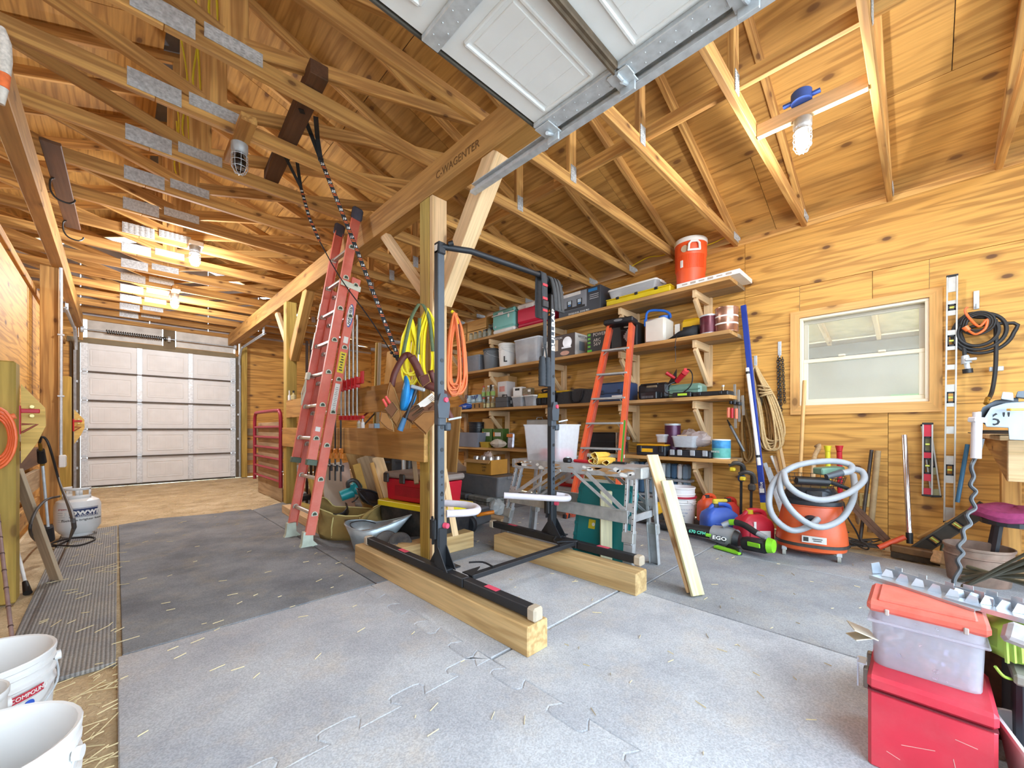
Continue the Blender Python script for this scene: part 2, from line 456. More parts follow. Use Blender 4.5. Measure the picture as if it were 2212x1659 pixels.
def mat_obj(poly, m, label, top=.0, group=None):
    x0 = sum(p[0] for p in poly) / len(poly); y0 = sum(p[1] for p in poly) / len(poly)
    bm = bmesh.new()
    vs = [bm.verts.new((p[0], p[1], 0)) for p in poly]
    f = bm.faces.new(vs)
    if f.normal.z < 0: f.normal_flip()
    f.normal_update()
    r = bmesh.ops.extrude_face_region(bm, geom=[f])
    tv = [e for e in r['geom'] if isinstance(e, bmesh.types.BMVert)]; tf = [e for e in r['geom'] if isinstance(e, bmesh.types.BMFace)]
    for v in tv: v.co.z += .012
    bmesh.ops.inset_region(bm, faces=tf, thickness=.005, depth=0.004)
    bmesh.ops.triangulate(bm, faces=[x for x in bm.faces if len(x.verts) > 4])
    bmesh.ops.recalc_face_normals(bm, faces=bm.faces)
    bmesh.ops.translate(bm, verts=bm.verts, vec=(-x0, -y0, -.012 + top))
    me = bpy.data.meshes.new('rubber_mat'); bm.to_mesh(me); bm.free(); me.materials.append(m)
    o = bpy.data.objects.new('rubber_mat', me); C.objects.link(o); o.location = (x0, y0, 0)
    tag(o, label, 'floor mat', group or 'rubber floor mats')
    return o
g = .003
e_ab = jig((.15, 1.31), (1.16, 1.31), 4, .075)          # between centre mat and front-left mat
e_bc = jig((1.16, .1), (1.16, 1.31), 4, .075)            # between front mats
e_ad = jig((1.16, 1.31), (1.16, 2.47), 4, .075)
T2 = lambda L: [(p.x, p.y) for p in L]
mat_obj([(.005, 2.465), (.005, 1.31)] + T2(e_ab)[0:-1] + T2(e_ad)[:-1] + [(1.16, 2.465)], MATL, 'light grey mat at middle of floor, its straight left edge along straw')
mat_obj([(.005, 1.305), (.005, -.9), (1.155, -.9)] + T2(e_bc)[:-1] + list(reversed(T2(e_ab)[1:])), MATL, 'pale grey mat nearest the camera beside white buckets')
mat_obj([(1.162, -.9), (2.295, -.9), (2.295, 1.3), (1.165, 1.3)] + list(reversed(T2(e_bc)[:-1])), MATL, 'light grey mat in front of the long timber, beside red metal box')
mat_obj([(1.165, 1.315), (2.295, 1.315), (2.295, 2.465), (1.165, 2.465)] + list(reversed(T2(e_ad)[1:-1])), MATL, 'grey mat enclosed by the three squared timbers')
mat_obj([(.02, 2.475), (1.195, 2.475), (1.2, 5.84), (.95, 5.9), (.9, 5.84), (.45, 5.95), (.35, 5.98), (.02, 5.86)], MATD, 'long dark grey mat in the bay before the far straw')
mat_obj([(1.205, 2.475), (2.295, 2.475), (2.295, 6.2), (1.6, 6.1), (1.205, 5.8)], MATD, 'dark mat under the bag and scoop beside orange ladder')
mat_obj([(2.302, -.9), (3.5, -.9), (3.5, 1.24), (2.302, 1.24)], MATM, 'grey mat in front of vacuum and leaf blower')
mat_obj([(2.302, 1.248), (3.5, 1.248), (3.5, 3.6), (2.302, 3.6)], MATM, 'grey mat beneath the aluminium work platform')
mat_obj([(3.507, -.9), (4.15, -.9), (4.25, .3), (4.3, 1.24), (3.507, 1.24)], MATM, 'grey mat beneath vacuum along plywood wall')
mat_obj([(3.507, 1.248), (4.55, 1.248), (4.55, 3.6), (3.507, 3.6)], MATM, 'grey mat under the lowest shelf behind step ladder')
mat_obj([(2.302, 3.608), (4.55, 3.608), (4.55, 6.2), (2.302, 6.2)], MATD, 'dark mat beneath storage clutter behind the post')
mat_obj([(-.345, 2.43), (0.0, 2.42), (.012, 5.84), (-.37, 5.72)], MATR, 'narrow ribbed grey mat beside the propane cylinder')
# straw scattered over floor and mats
rs = random.Random(3)
st = MB()
def straw(x, y, L, a, z=.006):
    d = V((math.cos(a), math.sin(a), 0)); n = V((-d.y, d.x, 0)) * .0011
    p = V((x, y, z)); k = V((0, 0, .002))
    st.add([p - n, p + n, p + d * L + n + k, p + d * L - n + k, p + k * 1.6, p + d * L + k * 2.6], [(0, 1, 2, 3), (0, 4, 5, 3), (1, 4, 5, 2)])
for i in range(70): straw(rs.uniform(-.05, 1.2), rs.uniform(.9, 5.8), rs.uniform(.012, .055), rs.uniform(-.5, .9))
for i in range(50): straw(rs.uniform(-.35, .02), rs.uniform(2.3, 5.6), rs.uniform(.02, .1), rs.uniform(-.6, 1.2))
for i in range(130): straw(rs.uniform(1.2, 4.2), rs.uniform(.2, 3.2), rs.uniform(.012, .05), rs.uniform(-3, 3))
for i in range(220): straw(rs.uniform(-.5, .0), rs.uniform(1.2, 2.45), rs.uniform(.02, .13), rs.uniform(-.8, 1.4), -.002)
for i in range(1300): straw(rs.uniform(-.4, 2.6), rs.uniform(5.9, 9.9), rs.uniform(.02, .1), rs.uniform(-3, 3), .0)
tag(st.build('straw_litter', pl('#d9c698', .8, 0, .25, 3)), 'loose pale straw stalks strewn over mats and dirt', 'straw', kind='stuff')
# ---------------------------------------------------------------- walls of plywood sheets
def ply_panel(parent, c, axis_len, axis_h, L, H, th=.014, m=None, name='panel'):
    R = Matrix((Vector(axis_len), Vector(axis_h).cross(Vector(axis_len)), Vector(axis_h))).transposed()
    key = ('ply', round(L, 3), round(H, 3), (m or PLY).name)
    me = _bm.get(key)
    if me is None:
        me = MB().box((0, 0, 0), (L, th, H), None, .0015).mesh(name); me.materials.append(m or PLY); _bm[key] = me
    o = bpy.data.objects.new(name, me); C.objects.link(o); o.parent = parent
    o.matrix_local = Matrix.Translation(Vector(c)) @ R.to_4x4()
    return o
wr = shell('wall_right')
rows = [(0, 1.14), (1.14, 2.14), (2.14, 2.36), (2.36, ZT)]
wy0, wy1, wz0, wz1 = -.045, .825, 1.225, 2.07        # window hole
def rpanel(y0, y1, z0, z1): ply_panel(wr, (XW + .007, (y0 + y1) / 2, (z0 + z1) / 2), (0, 1, 0), (0, 0, 1), y1 - y0 - .003, z1 - z0 - .003)
for (a, b) in ((-1.2, 1.3), (1.3, 3.66), (3.66, 6.02), (6.02, 8.4), (8.4, YF)): rpanel(a, b, 2.38, ZT)
rpanel(1.3, 3.66, 1.2, 2.38); rpanel(3.66, 6.02, 1.2, 2.38); rpanel(6.02, 8.4, 1.2, 2.38); rpanel(8.4, YF, 1.2, 2.38)
rpanel(.2, 2.5, 0, 1.2); rpanel(2.5, 4.9, 0, 1.2); rpanel(4.9, 7.3, 0, 1.2); rpanel(7.3, YF, 0, 1.2); rpanel(-1.2, .2, 0, 1.2)
rpanel(wy1, 1.3, 1.2, 2.38); rpanel(-1.2, wy0, 1.2, 2.38); rpanel(wy0, .3, wz1, 2.38); rpanel(.3, wy1, wz1, 2.38); rpanel(wy0, wy1, 1.2, wz0)
board('plate', (XW + .06, -1.2, ZT + .03), (XW + .06, YF, ZT + .03), .06, .12, LUM, wr)
wf = shell('wall_far')
DX0, DX1, DZ = -.42, 1.76, 2.47
for (a, b) in ((DX1 + .1, 3.3), (3.3, XW)):
    for z0, z1 in ((1.2, 2.38), (0, 1.2)): ply_panel(wf, ((a + b) / 2, YF + .007, (z0 + z1) / 2), (1, 0, 0), (0, 0, 1), b - a - .003, z1 - z0 - .003)
ply_panel(wf, ((DX1 + .1 + XW) / 2, YF + .007, 2.66), (1, 0, 0), (0, 0, 1), XW - DX1 - .1, .56)
ply_panel(wf, (-1.6, YF + .007, 1.47), (1, 0, 0), (0, 0, 1), 2.3, ZT)
for k, z in enumerate((.16, .42, .68, .94)):
    board('slat', (DX1 + .12, YF - .02, z), (3.3, YF - .02, z), .15 if k % 2 else .17, .03, GREYW, wf)
# gable triangle above the far wall, grey sheeting in strips
for k in range(10):
    x0 = -3.9 + k * .87; x1 = x0 + .86
    h = [ZT + max(.05, PIT * (4.3 - abs(x - RX))) for x in (x0, x1)]
    pk = [(x0, ZT - .0), (x1, ZT - .0), (x1, h[1])] + ([(RX, ZT + PIT * 4.3)] if x0 < RX < x1 else []) + [(x0, h[0])]
    MB(frame((0, YF + .02, 0), (1, 0, 0), (0, 0, 1))).prism(pk, .02).build('panel', pl('#b5b2b5', .6, 0, .15, 3), wf)
# header over the far door: two painted boards, dark centre block, frame
HD = pl('#d8d4cc', .7, 0, .18, 7, dust=.4, dustcol='#b9b2a2')
for x0, x1 in ((DX0 + .07, .62), (.82, DX1 - .02)): MB().box(((x0 + x1) / 2, YF + .01, 2.72), (x1 - x0, .02, .34), None, .002).build('header_panel', HD, wf)
MB().box((.72, YF - .01, 2.72), (.17, .05, .42), None, .004).build('centre_block', pl('#77664c', .8, 0, .15, 6), wf)
MB().box((.67, YF - .0, 2.51), (2.5, .06, .09), None, .004).build('header_board', pl('#85765a', .8, 0, .15, 6), wf)
board('header_rail', (DX0 - .02, YF - .03, 2.9), (DX1 + .08, YF - .03, 2.9), .07, .05, LUM, wf)
board('header_rail', (DX0 + .03, YF, 2.555), (DX1, YF, 2.555), .02, .03, LUM, wf)
for x in (DX0 + .0, DX1 + .03): board('jamb', (x, YF - .02, 2.5), (x, YF - .02, 2.88), .09, .05, LUM, wf)
for x in (DX0 - .07, DX1 + .07): MB().box((x, YF, 1.25), (.12, .05, 2.5), None, .003).build('jamb', pl('#6e6250', .8, 0, .15, 6), wf)
wl = shell('wall_left')
XL = -.62
for y0, y1 in ((1.2, 3.9), (3.9, 6.3), (6.3, 8.2), (8.2, YF)):
    for z0, z1 in ((1.2, 2.41), (0, 1.2)): ply_panel(wl, (XL - .007, (y0 + y1) / 2, (z0 + z1) / 2), (0, 1, 0), (0, 0, 1), y1 - y0 - .003, z1 - z0 - .003)
board('cap_rail', (XL, 1.2, 2.45), (XL, YF, 2.45), .07, .05, LUM, wl)
for z, wd, m in ((.99, .19, GREYW), (.73, .17, BROWNW), (.5, .19, GREYW), (.24, .16, LUM)):
    board('plank', (XL + .05, 3.7, z), (XL + .05, 6.3, z), wd, .035, m, wl)
# front wall behind the camera, opening widened past the door for daylight; outer left wall
wfr = shell('wall_front')
yfr = -1.35
for x0, x1, z0, z1 in ((-4, -1.6, 0, 2.95), (4.2, 4.85, 0, 2.95), (-1.6, 4.2, 2.7, 2.95)):
    ply_panel(wfr, ((x0 + x1) / 2, yfr, (z0 + z1) / 2), (1, 0, 0), (0, 0, 1), x1 - x0 - .003, z1 - z0)
wo = shell('wall_outer')  # stops well below the eaves, shaped to let sky light onto the trusses
for y0, y1 in ((-1.3, 2.5), (2.5, 6.2), (6.2, YF)): ply_panel(wo, (-3.95, (y0 + y1) / 2, 1.15), (0, 1, 0), (0, 0, 1), y1 - y0 - .003, 2.3)
# ---------------------------------------------------------------- roof decking: plywood sheets, grain along the ridge
ce = shell('ceiling')
cs = math.atan(PIT)
for side in (1, -1):
    dn = V((math.cos(cs) * side, 0, -math.sin(cs)))             # down the slope
    top = V((RX + .13 * side, 0, ZT + .125 + PIT * (4.3 - .13)))
    nrm = V((math.sin(cs) * side, 0, math.cos(cs)))
    for r in range(4):
        h = 1.18 if r < 3 else 1.0
        off = -2.5 - (r % 2) * 1.18
        y = off
        while y < YF:
            y0, y1 = max(y, -1.7), min(y + 2.36, YF + .1)
            if y1 - y0 > .2:
                c = top + dn * (r * 1.18 + h / 2) + nrm * .008
                ply_panel(ce, (c.x, (y0 + y1) / 2, c.z), (0, 1, 0), tuple(-dn), y1 - y0 - .004, h - .005, .016, DECK)
            y += 2.36
for side in (1, -1):
    nrm = V((math.sin(cs) * side, 0, math.cos(cs))); dn = V((math.cos(cs) * side, 0, -math.sin(cs)))
    c = V((RX, 0, ZT + .125 + PIT * 4.3)) + dn * 2.35 + nrm * .04
    MB().box((c.x, 4.2, c.z), (4.85, 12.2, .02), basis(dn, nrm)).build('roof_light_seal', pl('#77787c', .6, .2), ce)  # unseen backing added to stop daylight leaking between the deck panels
for y0, y1, z0, z1 in ((-1.4, wy0 - .01, 0, 2.95), (wy1 + .01, YF + .1, 0, 2.95), (wy0, wy1, 0, wz0 - .01), (wy0, wy1, wz1 + .01, 2.95)):
    MB().box((XW + .04, (y0 + y1) / 2, (z0 + z1) / 2), (.04, y1 - y0, z1 - z0)).build('wall_light_seal', pl('#8a8580', .8), wr)  # unseen backing added to block light at the wall panel gaps
MB().box((3.3, YF + .05, 1.48), (2.9, .04, 2.95)).build('wall_light_seal', pl('#8a8580', .8), wf)
RM = pl('#8d8f96', .55, .3, .15, 3)
for k in range(12):
    y = -1.5 + k * .98
    MB().box((RX - .09, y + .48, ZT + .14 + PIT * 4.2 + .05), (.24, .95, .004), Euler((0, -cs, 0))).box((RX + .09, y + .48, ZT + .14 + PIT * 4.2 + .05), (.24, .95, .004), Euler((0, cs, 0))).build('ridge_cap', RM, ce)
# ---------------------------------------------------------------- trusses
TY = [-1.004 + .597 * k for k in range(19)]
def plate_mb(mb, x, y, z, L, H, rot=0.0):
    M = Matrix.Translation((x, y - .0225, z)) @ Matrix.Rotation(rot, 4, 'Y')
    s = mb.M; mb.M = s @ M
    mb.box((0, 0, 0), (L, .003, H))
    nx, nz = max(3, int(L / .035)), max(2, int(H / .014))
    for i in range(nx):
        for j in range(nz):
            mb.box((-L / 2 + (i + .5) * L / nx, -.0022, -H / 2 + (j + .5) * H / nz), (.018, .003, .005))
    mb.M = s
def tr_height(x): return ZT + .09 + PIT * (4.3 - abs(x - RX)) - .03
WT = .038
proto = thing('roof_truss', 'x', 'truss', (0, 0, 0))
def tb(name, p0, p1, wd, up=None): return board(name, p0, p1, wd, WT, LUM, proto, up)
tb('bottom_chord', (-3.9, 0, ZT + .053), (.165, 0, ZT + .053), .1)
tb('bottom_chord', (.167, 0, ZT + .053), (4.77, 0, ZT + .053), .1)
for s_ in (1, -1):
    xe = RX + 4.36 * s_
    tb('top_chord', (xe, 0, tr_height(xe) + .02), (RX, 0, tr_height(RX) + .02), .092)
    xv = RX + 2.17 * s_
    tb('web', (xv, 0, ZT + .1), (xv, 0, tr_height(xv) - .02), .085, (1, 0, 0))
    tb('web', (RX + .05 * s_, 0, ZT + .13), (xv - .02 * s_, 0, tr_height(xv) - .07), .085)
tb('web', (RX, 0, ZT + .1), (RX, 0, tr_height(RX)), .13, (1, 0, 0))
def pl_part(x, z, L, H, rot=0.0):
    mb = MB(); plate_mb(mb, x, 0, z, L, H, rot); return mb.build('nail_plate', PLATE, proto)
pl_part(.165, ZT + .065, .24, .105); pl_part(.45, ZT + .095, .26, .075)
for s_ in (1, -1): pl_part(RX + 2.17 * s_, ZT + .11, .07, .13); pl_part(RX + 2.17 * s_, tr_height(RX + 2.17) - .03, .14, .08, cs * s_)
pl_part(RX + 4.22, ZT + .075, .2, .075); 
n_in = len(TY)
for k, y in enumerate(TY):
    lab = 'bare wooden roof truss with nail plates, %s counted from the far garage door' % ORD[n_in - 1 - k]
    if k == 0:
        proto.location = (0, y, 0); proto['label'] = lab; proto['group'] = 'roof trusses'
    else: dup(proto, (0, y, 0), label=lab, group='roof trusses')
# long brace laid over the bottom chords of the right bay
t = thing('roof_brace', 'long pale two by four laid across truss chords of the right bay', 'brace', (2.66, 4, ZT + .105))
for a, b in ((-1.3, 2.2), (2.2, 6.0), (6.0, YF - .05)): board('board', (2.68, a, ZT + .15), (2.68, b, ZT + .15), .088, .038, LUM, t)
# ---------------------------------------------------------------- posts, beams, knee braces
def thingboard(name, label, cat, p0, p1, wd, th, m, up=None, bev=.004):
    o = board(name, p0, p1, wd, th, m, None, up, bev); tag(o, label, cat); o['kind'] = 'thing'; return o
XP = 1.705
thingboard('ceiling_beam', 'deep wooden beam running along the top of the posts between the bays', 'beam', (XP, -1.25, 2.825), (XP, YF - .02, 2.825), .225, .135, BEAM, None)
thingboard('ceiling_beam', 'long wooden beam above the left plywood partition', 'beam', (-.44, 2.9, 2.82), (-.44, YF - .02, 2.82), .22, .09, BEAM, None)
o = text('C-WAGENTER', .075, frame((XP - .0685, 2.2, 2.81), (0, -1, 0), (0, 0, 1)), pl('#6b4a22', .9), None, 'stamped_lettering')
bm_ = bpy.data.objects['ceiling_beam']; o.parent = bm_; o.matrix_local = bm_.matrix_local.inverted()
t = thing('support_post', 'square post behind exercise rack, hung with yellow cords', 'post', (XP, 2.6, 0))
board('post', (XP, 2.6, 0), (XP, 2.6, 2.71), .13, .125, TREAT, t, (1, 0, 0))
board('facing_board', (XP + .002, 2.515, 0), (XP + .002, 2.515, 2.71), .128, .036, PALE, t, (1, 0, 0))
t['kind'] = 'thing'
thingboard('support_post', 'greenish square post beside red gate, small bottles on its ledge', 'post', (XP - .02, 6.0, 0), (XP - .02, 6.0, 2.71), .13, .125, TREAT, (1, 0, 0))
thingboard('support_post', 'post in the far corner right of the closed garage door', 'post', (1.9, YF - .1, 0), (1.9, YF - .1, 2.71), .1, .1, TREAT, (1, 0, 0))
thingboard('knee_brace', 'pale pine knee brace rising from the near post toward camera', 'brace', (XP, 2.47, 1.93), (XP, 1.86, 2.73), .13, .11, PALE, (0, 1, 1))
thingboard('knee_brace', 'yellowish knee brace rising away from near post to beam', 'brace', (XP, 2.66, 2.02), (XP, 3.35, 2.73), .085, .05, PALE, (0, 1, 1))
thingboard('knee_brace', 'knee brace on camera side of the far post by red gate', 'brace', (XP, 5.93, 1.95), (XP, 5.3, 2.73), .14, .1, BEAM, (0, 1, 1))
thingboard('knee_brace', 'pale brace on far side of the post by red gate', 'brace', (XP, 6.06, 2.05), (XP, 6.7, 2.73), .1, .045, PALE, (0, 1, 1))
thingboard('gate_post', 'short thick post at left picture edge with red hinge straps', 'post', (-.475, 3.72, 0), (-.475, 3.72, 1.39), .13, .14, TREAT, (1, 0, 0), .008)
thingboard('support_post', 'left post carrying the white conduit and propane torch', 'post', (-.5, 6.5, 0), (-.5, 6.5, 2.72), .13, .14, LUM, (1, 0, 0))
thingboard('support_post', 'left corner post beside the closed garage door track', 'post', (-.5, 8.0, 0), (-.5, 8.0, 1.7), .15, .1, TREAT, (1, 0, 0))
# ---------------------------------------------------------------- lamps
def jar_lamp(loc, label, lit, plate_col=None, watts=LAMP_W):
    t = thing('caged_lamp', label, 'lamp', loc, 0, 'caged ceiling lamps')
    MB().lathe([(.042, 0), (.05, -.004), (.05, -.05), (.044, -.058), (.044, -.075)], n=20).build('housing', GALVD if not plate_col else pl('#c9c6bd', .5, .3), t, True)
    g = MB().lathe([(.036, -.072), (.038, -.1), (.037, -.15), (.03, -.18), (.012, -.194)], n=20, caps=False).build('glass_jar', pl('#ffffff', .05, 0, 0, 1, trans=1.0), t, True)
    MB().lathe([(.01, -.072), (.012, -.085), (.026, -.115), (.028, -.135), (.02, -.158), (.004, -.166)], n=16).build('bulb', glow('#fff4dc', 22.0) if lit else pl('#f4f2ec', .3), t, True)
    c = MB()
    for k in range(8):
        a = k * PI / 4
        c.tube([(math.cos(a) * r, math.sin(a) * r, z) for r, z in ((.047, -.07), (.048, -.12), (.046, -.165), (.03, -.2), (.004, -.208))], .0018, 5)
    for z, r in ((-.085, .048), (-.125, .049), (-.165, .047)):
        c.tube([(math.cos(a * PI / 10) * r, math.sin(a * PI / 10) * r, z) for a in range(20)], .0018, 5, True)
    c.build('wire_cage', GALV, t, True)
    if lit:
        l = bpy.data.lights.new('lamp_light', 'POINT'); l.energy = watts; l.shadow_soft_size = .05; l.color = (.96, .97, 1.0)
        lo = bpy.data.objects.new('lamp_light', l); C.objects.link(lo); lo.parent = t; lo.location = (0, 0, -.225)
    return t
p = at(1730, 310, Z=2.80)
board_t = thing('lamp_crosspiece', 'short pine crosspiece between two trusses holding the bright lamp', 'board', (3.1, .5, 2.96))
board('board', (3.05, .19 + .02, 2.975), (3.05, .787 - .02, 2.975), .085, .04, PALE, board_t)
jb = MB(); jb.lathe([(.055, 0), (.055, .055), (.05, .06)], n=20); jb.box((0, 0, .02), (.03, .19, .012))
tag(jb.build('junction_box', pl('#3f62b5', .45), loc=(3.02, .52, 3.02), smooth=True), 'round blue junction box above the bright right lamp', 'junction box')
jar_lamp((3.05, .52, 2.93), 'lit caged lamp on the pine crosspiece over right bay', True, watts=LAMP_W * .55)
jar_lamp((.6, 3.25, 2.94), 'unlit grey caged lamp, nearest one in the left bay', False)
jar_lamp((.6, 5.43, 2.946), 'brightest caged lamp in left bay under a white box', True, watts=LAMP_W * .9)
jar_lamp((.6, 7.5, 2.94), 'caged lamp closest to the far garage door', True, watts=LAMP_W * 1.15)
for y in (3.25, 7.5):
    tag(board('lamp_block', (.6, y - .28, 2.96), (.6, y + .28, 2.96), .05, .09, LUM), 'wood block carrying the %s caged lamp' % ('unlit' if y < 5 else 'farthest'), 'board')
tag(MB().box((0, 0, 0), (.12, .16, .05), None, .004).build('lamp_box', WHITE, loc=(.61, 5.463, 2.97)), 'white box above the brightest lamp of left bay', 'box')
# ---------------------------------------------------------------- sectional doors
SEAL = pl('#4b463d', .8, 0, .2, 10)
GRAYD = pl('#eeefee', .55, 0, .05, 5, dust=.2, dustcol='#cbc7bb')
def sect_door(t, O, ex, ey, n, Wd, Hd, nsec, ncol, panel_m, stile_m, strut_m):
    """O bottom-left corner of the inside face, ex across, ey up the door, n out of the inside face"""
    M = Matrix((Vector(ex), Vector(ey), Vector(n))).transposed().to_4x4(); M.translation = Vector(O)
    h = Hd / nsec; cw = Wd / ncol
    pm = None
    for r in range(nsec):
        for c in range(ncol):
            if pm is None:
                b = MB(); w_ = cw - .004; hh = h - .016
                b.box((0, 0, -.02), (w_, hh, .04), None, .003)
                fw, fh = cw * .70, hh * .60
                for sx in (-1, 1): b.box((sx * fw / 2, 0, .002), (.016, fh, .012), None, .004)
                for sy in (-1, 1): b.box((0, sy * fh / 2, .002), (fw, .016, .012), None, .004)
                b.box((0, 0, .001), (fw - .05, fh - .05, .006), None, .002)
                for k in range(1, 6): b.box((-(fw - .05) / 2 + k * (fw - .05) / 6, 0, .0025), (.004, fh - .055, .006), None, .001)
                pm = b.mesh('panel'); pm.materials.append(panel_m)
            o = bpy.data.objects.new('panel', pm); C.objects.link(o); o.parent = t
            o.matrix_local = W(t) @ M @ Matrix.Translation((cw * (c + .5), h * (r + .5), 0))
    def steel(name, x, wd, m, holes=True):
        for r in range(nsec):
            b = MB(W(t) @ M); b.box((x, h * (r + .5), .012), (wd, h - .012, .022), None, .003)
            if holes:
                for k in range(7):
                    for dx in (-.25, .25): b.box((x + dx * wd, h * r + .05 + k * (h - .1) / 6 + (dx * .04), .024), (.007, .007, .003), None, .002)
            b.build(name, m, t)
    for c in range(1, ncol): steel('stile', cw * c, .075, stile_m)
    for x in (.04, Wd - .04): steel('end_stile', x, .085, stile_m)
    for r in range(1, nsec):
        MB(W(t) @ M).box((Wd / 2, h * r, .014), (Wd - .16, .026, .03), None, .004).box((Wd / 2, h * r - .006, .03), (Wd - .16, .008, .03)).build('strut', strut_m, t)
        for x in (.04, Wd / 2 - cw / 2, Wd - .04):
            MB(W(t) @ M).box((x, h * r, .03), (.055, .1, .006), None, .002).cyl((x - .03, h * r, .038), (x + .03, h * r, .038), .008, n=8).build('hinge', GALV, t)
    return M
d1 = shell('door_1')
STW = pl('#e2e5e6', .45, .25, .22, 40, dust=.15)
M1 = sect_door(d1, (DX0, YF - .03, .02), (1, 0, 0), (0, 0, 1), (0, -1, 0), DX1 - DX0, 2.45, 5, 3, GRAYD, STW, BRNM)
MB().box(((DX0 + DX1) / 2, YF - .02, .012), (DX1 - DX0, .05, .03), None, .004).build('bottom_seal', SEAL, d1)
for s_, x in ((-1, DX0 - .055), (1, DX1 + .055)):
    b = MB(); b.box((x, YF - .12, 1.17), (.012, .05, 2.3), None, .002); b.box((x + .01 * s_, YF - .12, 1.17), (.03, .008, 2.3), None, .002)
    arc = [V((x, YF - .12 - .32 * (1 - math.cos(a)), 2.32 + .32 * math.sin(a))) for a in [i * PI / 16 for i in range(9)]]
    b.tube(arc, .022, 6)
    e = 8.1 if s_ < 0 else 7.9
    b.bar((x, YF - .44, 2.64), (x, e, 2.64), .05, .014, bev=.002); b.bar((x + .01 * s_, YF - .44, 2.64), (x + .01 * s_, e, 2.64), .01, .034)
    b.build('track', GALVD, d1)
    MB().box((x, e + .05, 2.75), (.03, .03, .24), None, .002).build('hanger_strap', GALV, d1)
    for z in (.35, .8, 1.3, 1.8): MB().box((x + .0 * s_, YF - .08, z), (.05, .06, .04), None, .003).build('track_bracket', GALV, d1)
MB().cyl((DX0, YF - .12, 2.68), (DX1, YF - .12, 2.68), .012, n=10).build('torsion_shaft', GALVD, d1, True)
b = MB()
b.tube([V((DX0 + .3 + k * .0042, YF - .12 + .032 * math.cos(k * .9), 2.68 + .032 * math.sin(k * .9))) for k in range(190)], .0075, 5)
b.build('torsion_spring', pl('#3d362e', .5, .5), d1, True)
for x in (DX0 + .02, DX1 - .02, DX0 + 1.13): MB().lathe([(.03, -.02), (.055, -.018), (.055, .018), (.03, .02)], (x, YF - .12, 2.68), 16, Matrix.Rotation(PI / 2, 3, 'Y')).build('cable_drum', GALV, d1, True)
# the raised front door above the camera
d2 = shell('door_2')
OY = 1.345; OX = 1.545; OW = 2.03; SH = .462
M2 = sect_door(d2, (OX, OY, 2.505), (-1, 0, 0), (0, -1, 0), (0, 0, -1), OW, SH * 5, 5, 3, DWHITE, GALV, pl('#6a5a48', .6, .3, .3, 20))
MB().box((OX - OW / 2, OY + .008, 2.53), (OW, .016, .055), None, .004).build('bottom_seal', SEAL, d2)
MB().box((OX - OW / 2, OY - SH / 2, 2.548), (OW, SH, .004)).build('skin', DWHITE, d2)
TX = 1.615
b = MB(); b.box((TX, .35, 2.505), (.008, 3.25, .062), None, .002); b.box((TX - .018, .35, 2.476), (.04, 3.25, .006), None, .002); b.box((TX - .014, .35, 2.534), (.03, 3.25, .006), None, .002); b.box((TX - .036, .35, 2.482), (.006, 3.25, .016))
b.build('track', GALV, d2)
for y in (OY - .05, OY - SH, OY - 2 * SH):
    b = MB(); b.box((OX - .02, y, 2.478), (.10, .09, .006), None, .002); b.box((OX + .02, y, 2.465), (.012, .07, .05), None, .002); b.cyl((OX - .03, y, 2.46), (TX - .02, y, 2.49), .009, n=8)
    b.build('roller_bracket', GALV, d2)
    MB().cyl((TX - .03, y, 2.505), (TX - .006, y, 2.505), .022, n=14).build('roller', pl('#8c6a4a', .5, .3), d2, True)
for y in (1.4, .2): MB().box((TX + .012, y, 2.73), (.006, .032, .5), None, .001).build('hanger_strap', GALV, d2)
# ---------------------------------------------------------------- window in the right wall
def clear(name, tint, fac, rough=.08, col=None):
    m, t, b = nt(name); L = t.links
    tr = N(t, 'ShaderNodeBsdfTransparent'); tr.inputs[0].default_value = lin(tint)
    mx = N(t, 'ShaderNodeMixShader'); mx.inputs[0].default_value = fac
    b.inputs['Base Color'].default_value = lin(col or '#ffffff'); b.inputs['Roughness'].default_value = rough
    nz = N(t, 'ShaderNodeTexNoise'); nz.inputs['Scale'].default_value = 9
    r = ramp(t, [(.3, (fac * .95,) * 3 + (1,)), (.7, (min(1, fac * 1.05),) * 3 + (1,))]); L.new(nz.outputs[0], r.inputs[0]); L.new(r.outputs[0], mx.inputs[0])
    L.new(tr.outputs[0], mx.inputs[1]); L.new(b.outputs[0], mx.inputs[2])
    L.new(mx.outputs[0], t.nodes['Material Output'].inputs[0])
    return m
GLASS = clear('window_glass', '#f4f6f2', .10, .03)
wn = shell('window_1')
cy_, cz_ = (wy0 + wy1) / 2, (wz0 + wz1) / 2
ty0, ty1, tz0, tz1 = -.118, .897, 1.14, 2.135
TRIM = wood('window_trim_pine', '#e3ae68', '#c48a48', scale=(1, 12, 12), rings=8, knots=.7, vary=.04, contrast=.4)
def trim_board(a, b, c, d):
    Rb = basis((0, b[0] - a[0], b[1] - a[1]), (1, 0, 0)).to_4x4()
    MB(Rb.inverted()).prism([a, b, c, d], .02, Matrix(((0, 0, -1, XW), (1, 0, 0, 0), (0, 1, 0, 0), (0, 0, 0, 1)))).build('trim_board', TRIM, wn).matrix_local = Rb
trim_board((ty0, tz0), (ty1, tz0), (wy1, wz0), (wy0, wz0)); trim_board((ty1, tz0), (ty1, tz1), (wy1, wz1), (wy1, wz0))
trim_board((ty1, tz1), (ty0, tz1), (wy0, wz1), (wy1, wz1)); trim_board((ty0, tz1), (ty0, tz0), (wy0, wz0), (wy0, wz1))
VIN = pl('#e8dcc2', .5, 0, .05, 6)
VING = pl('#b9b1a0', .5, 0, .05, 6)
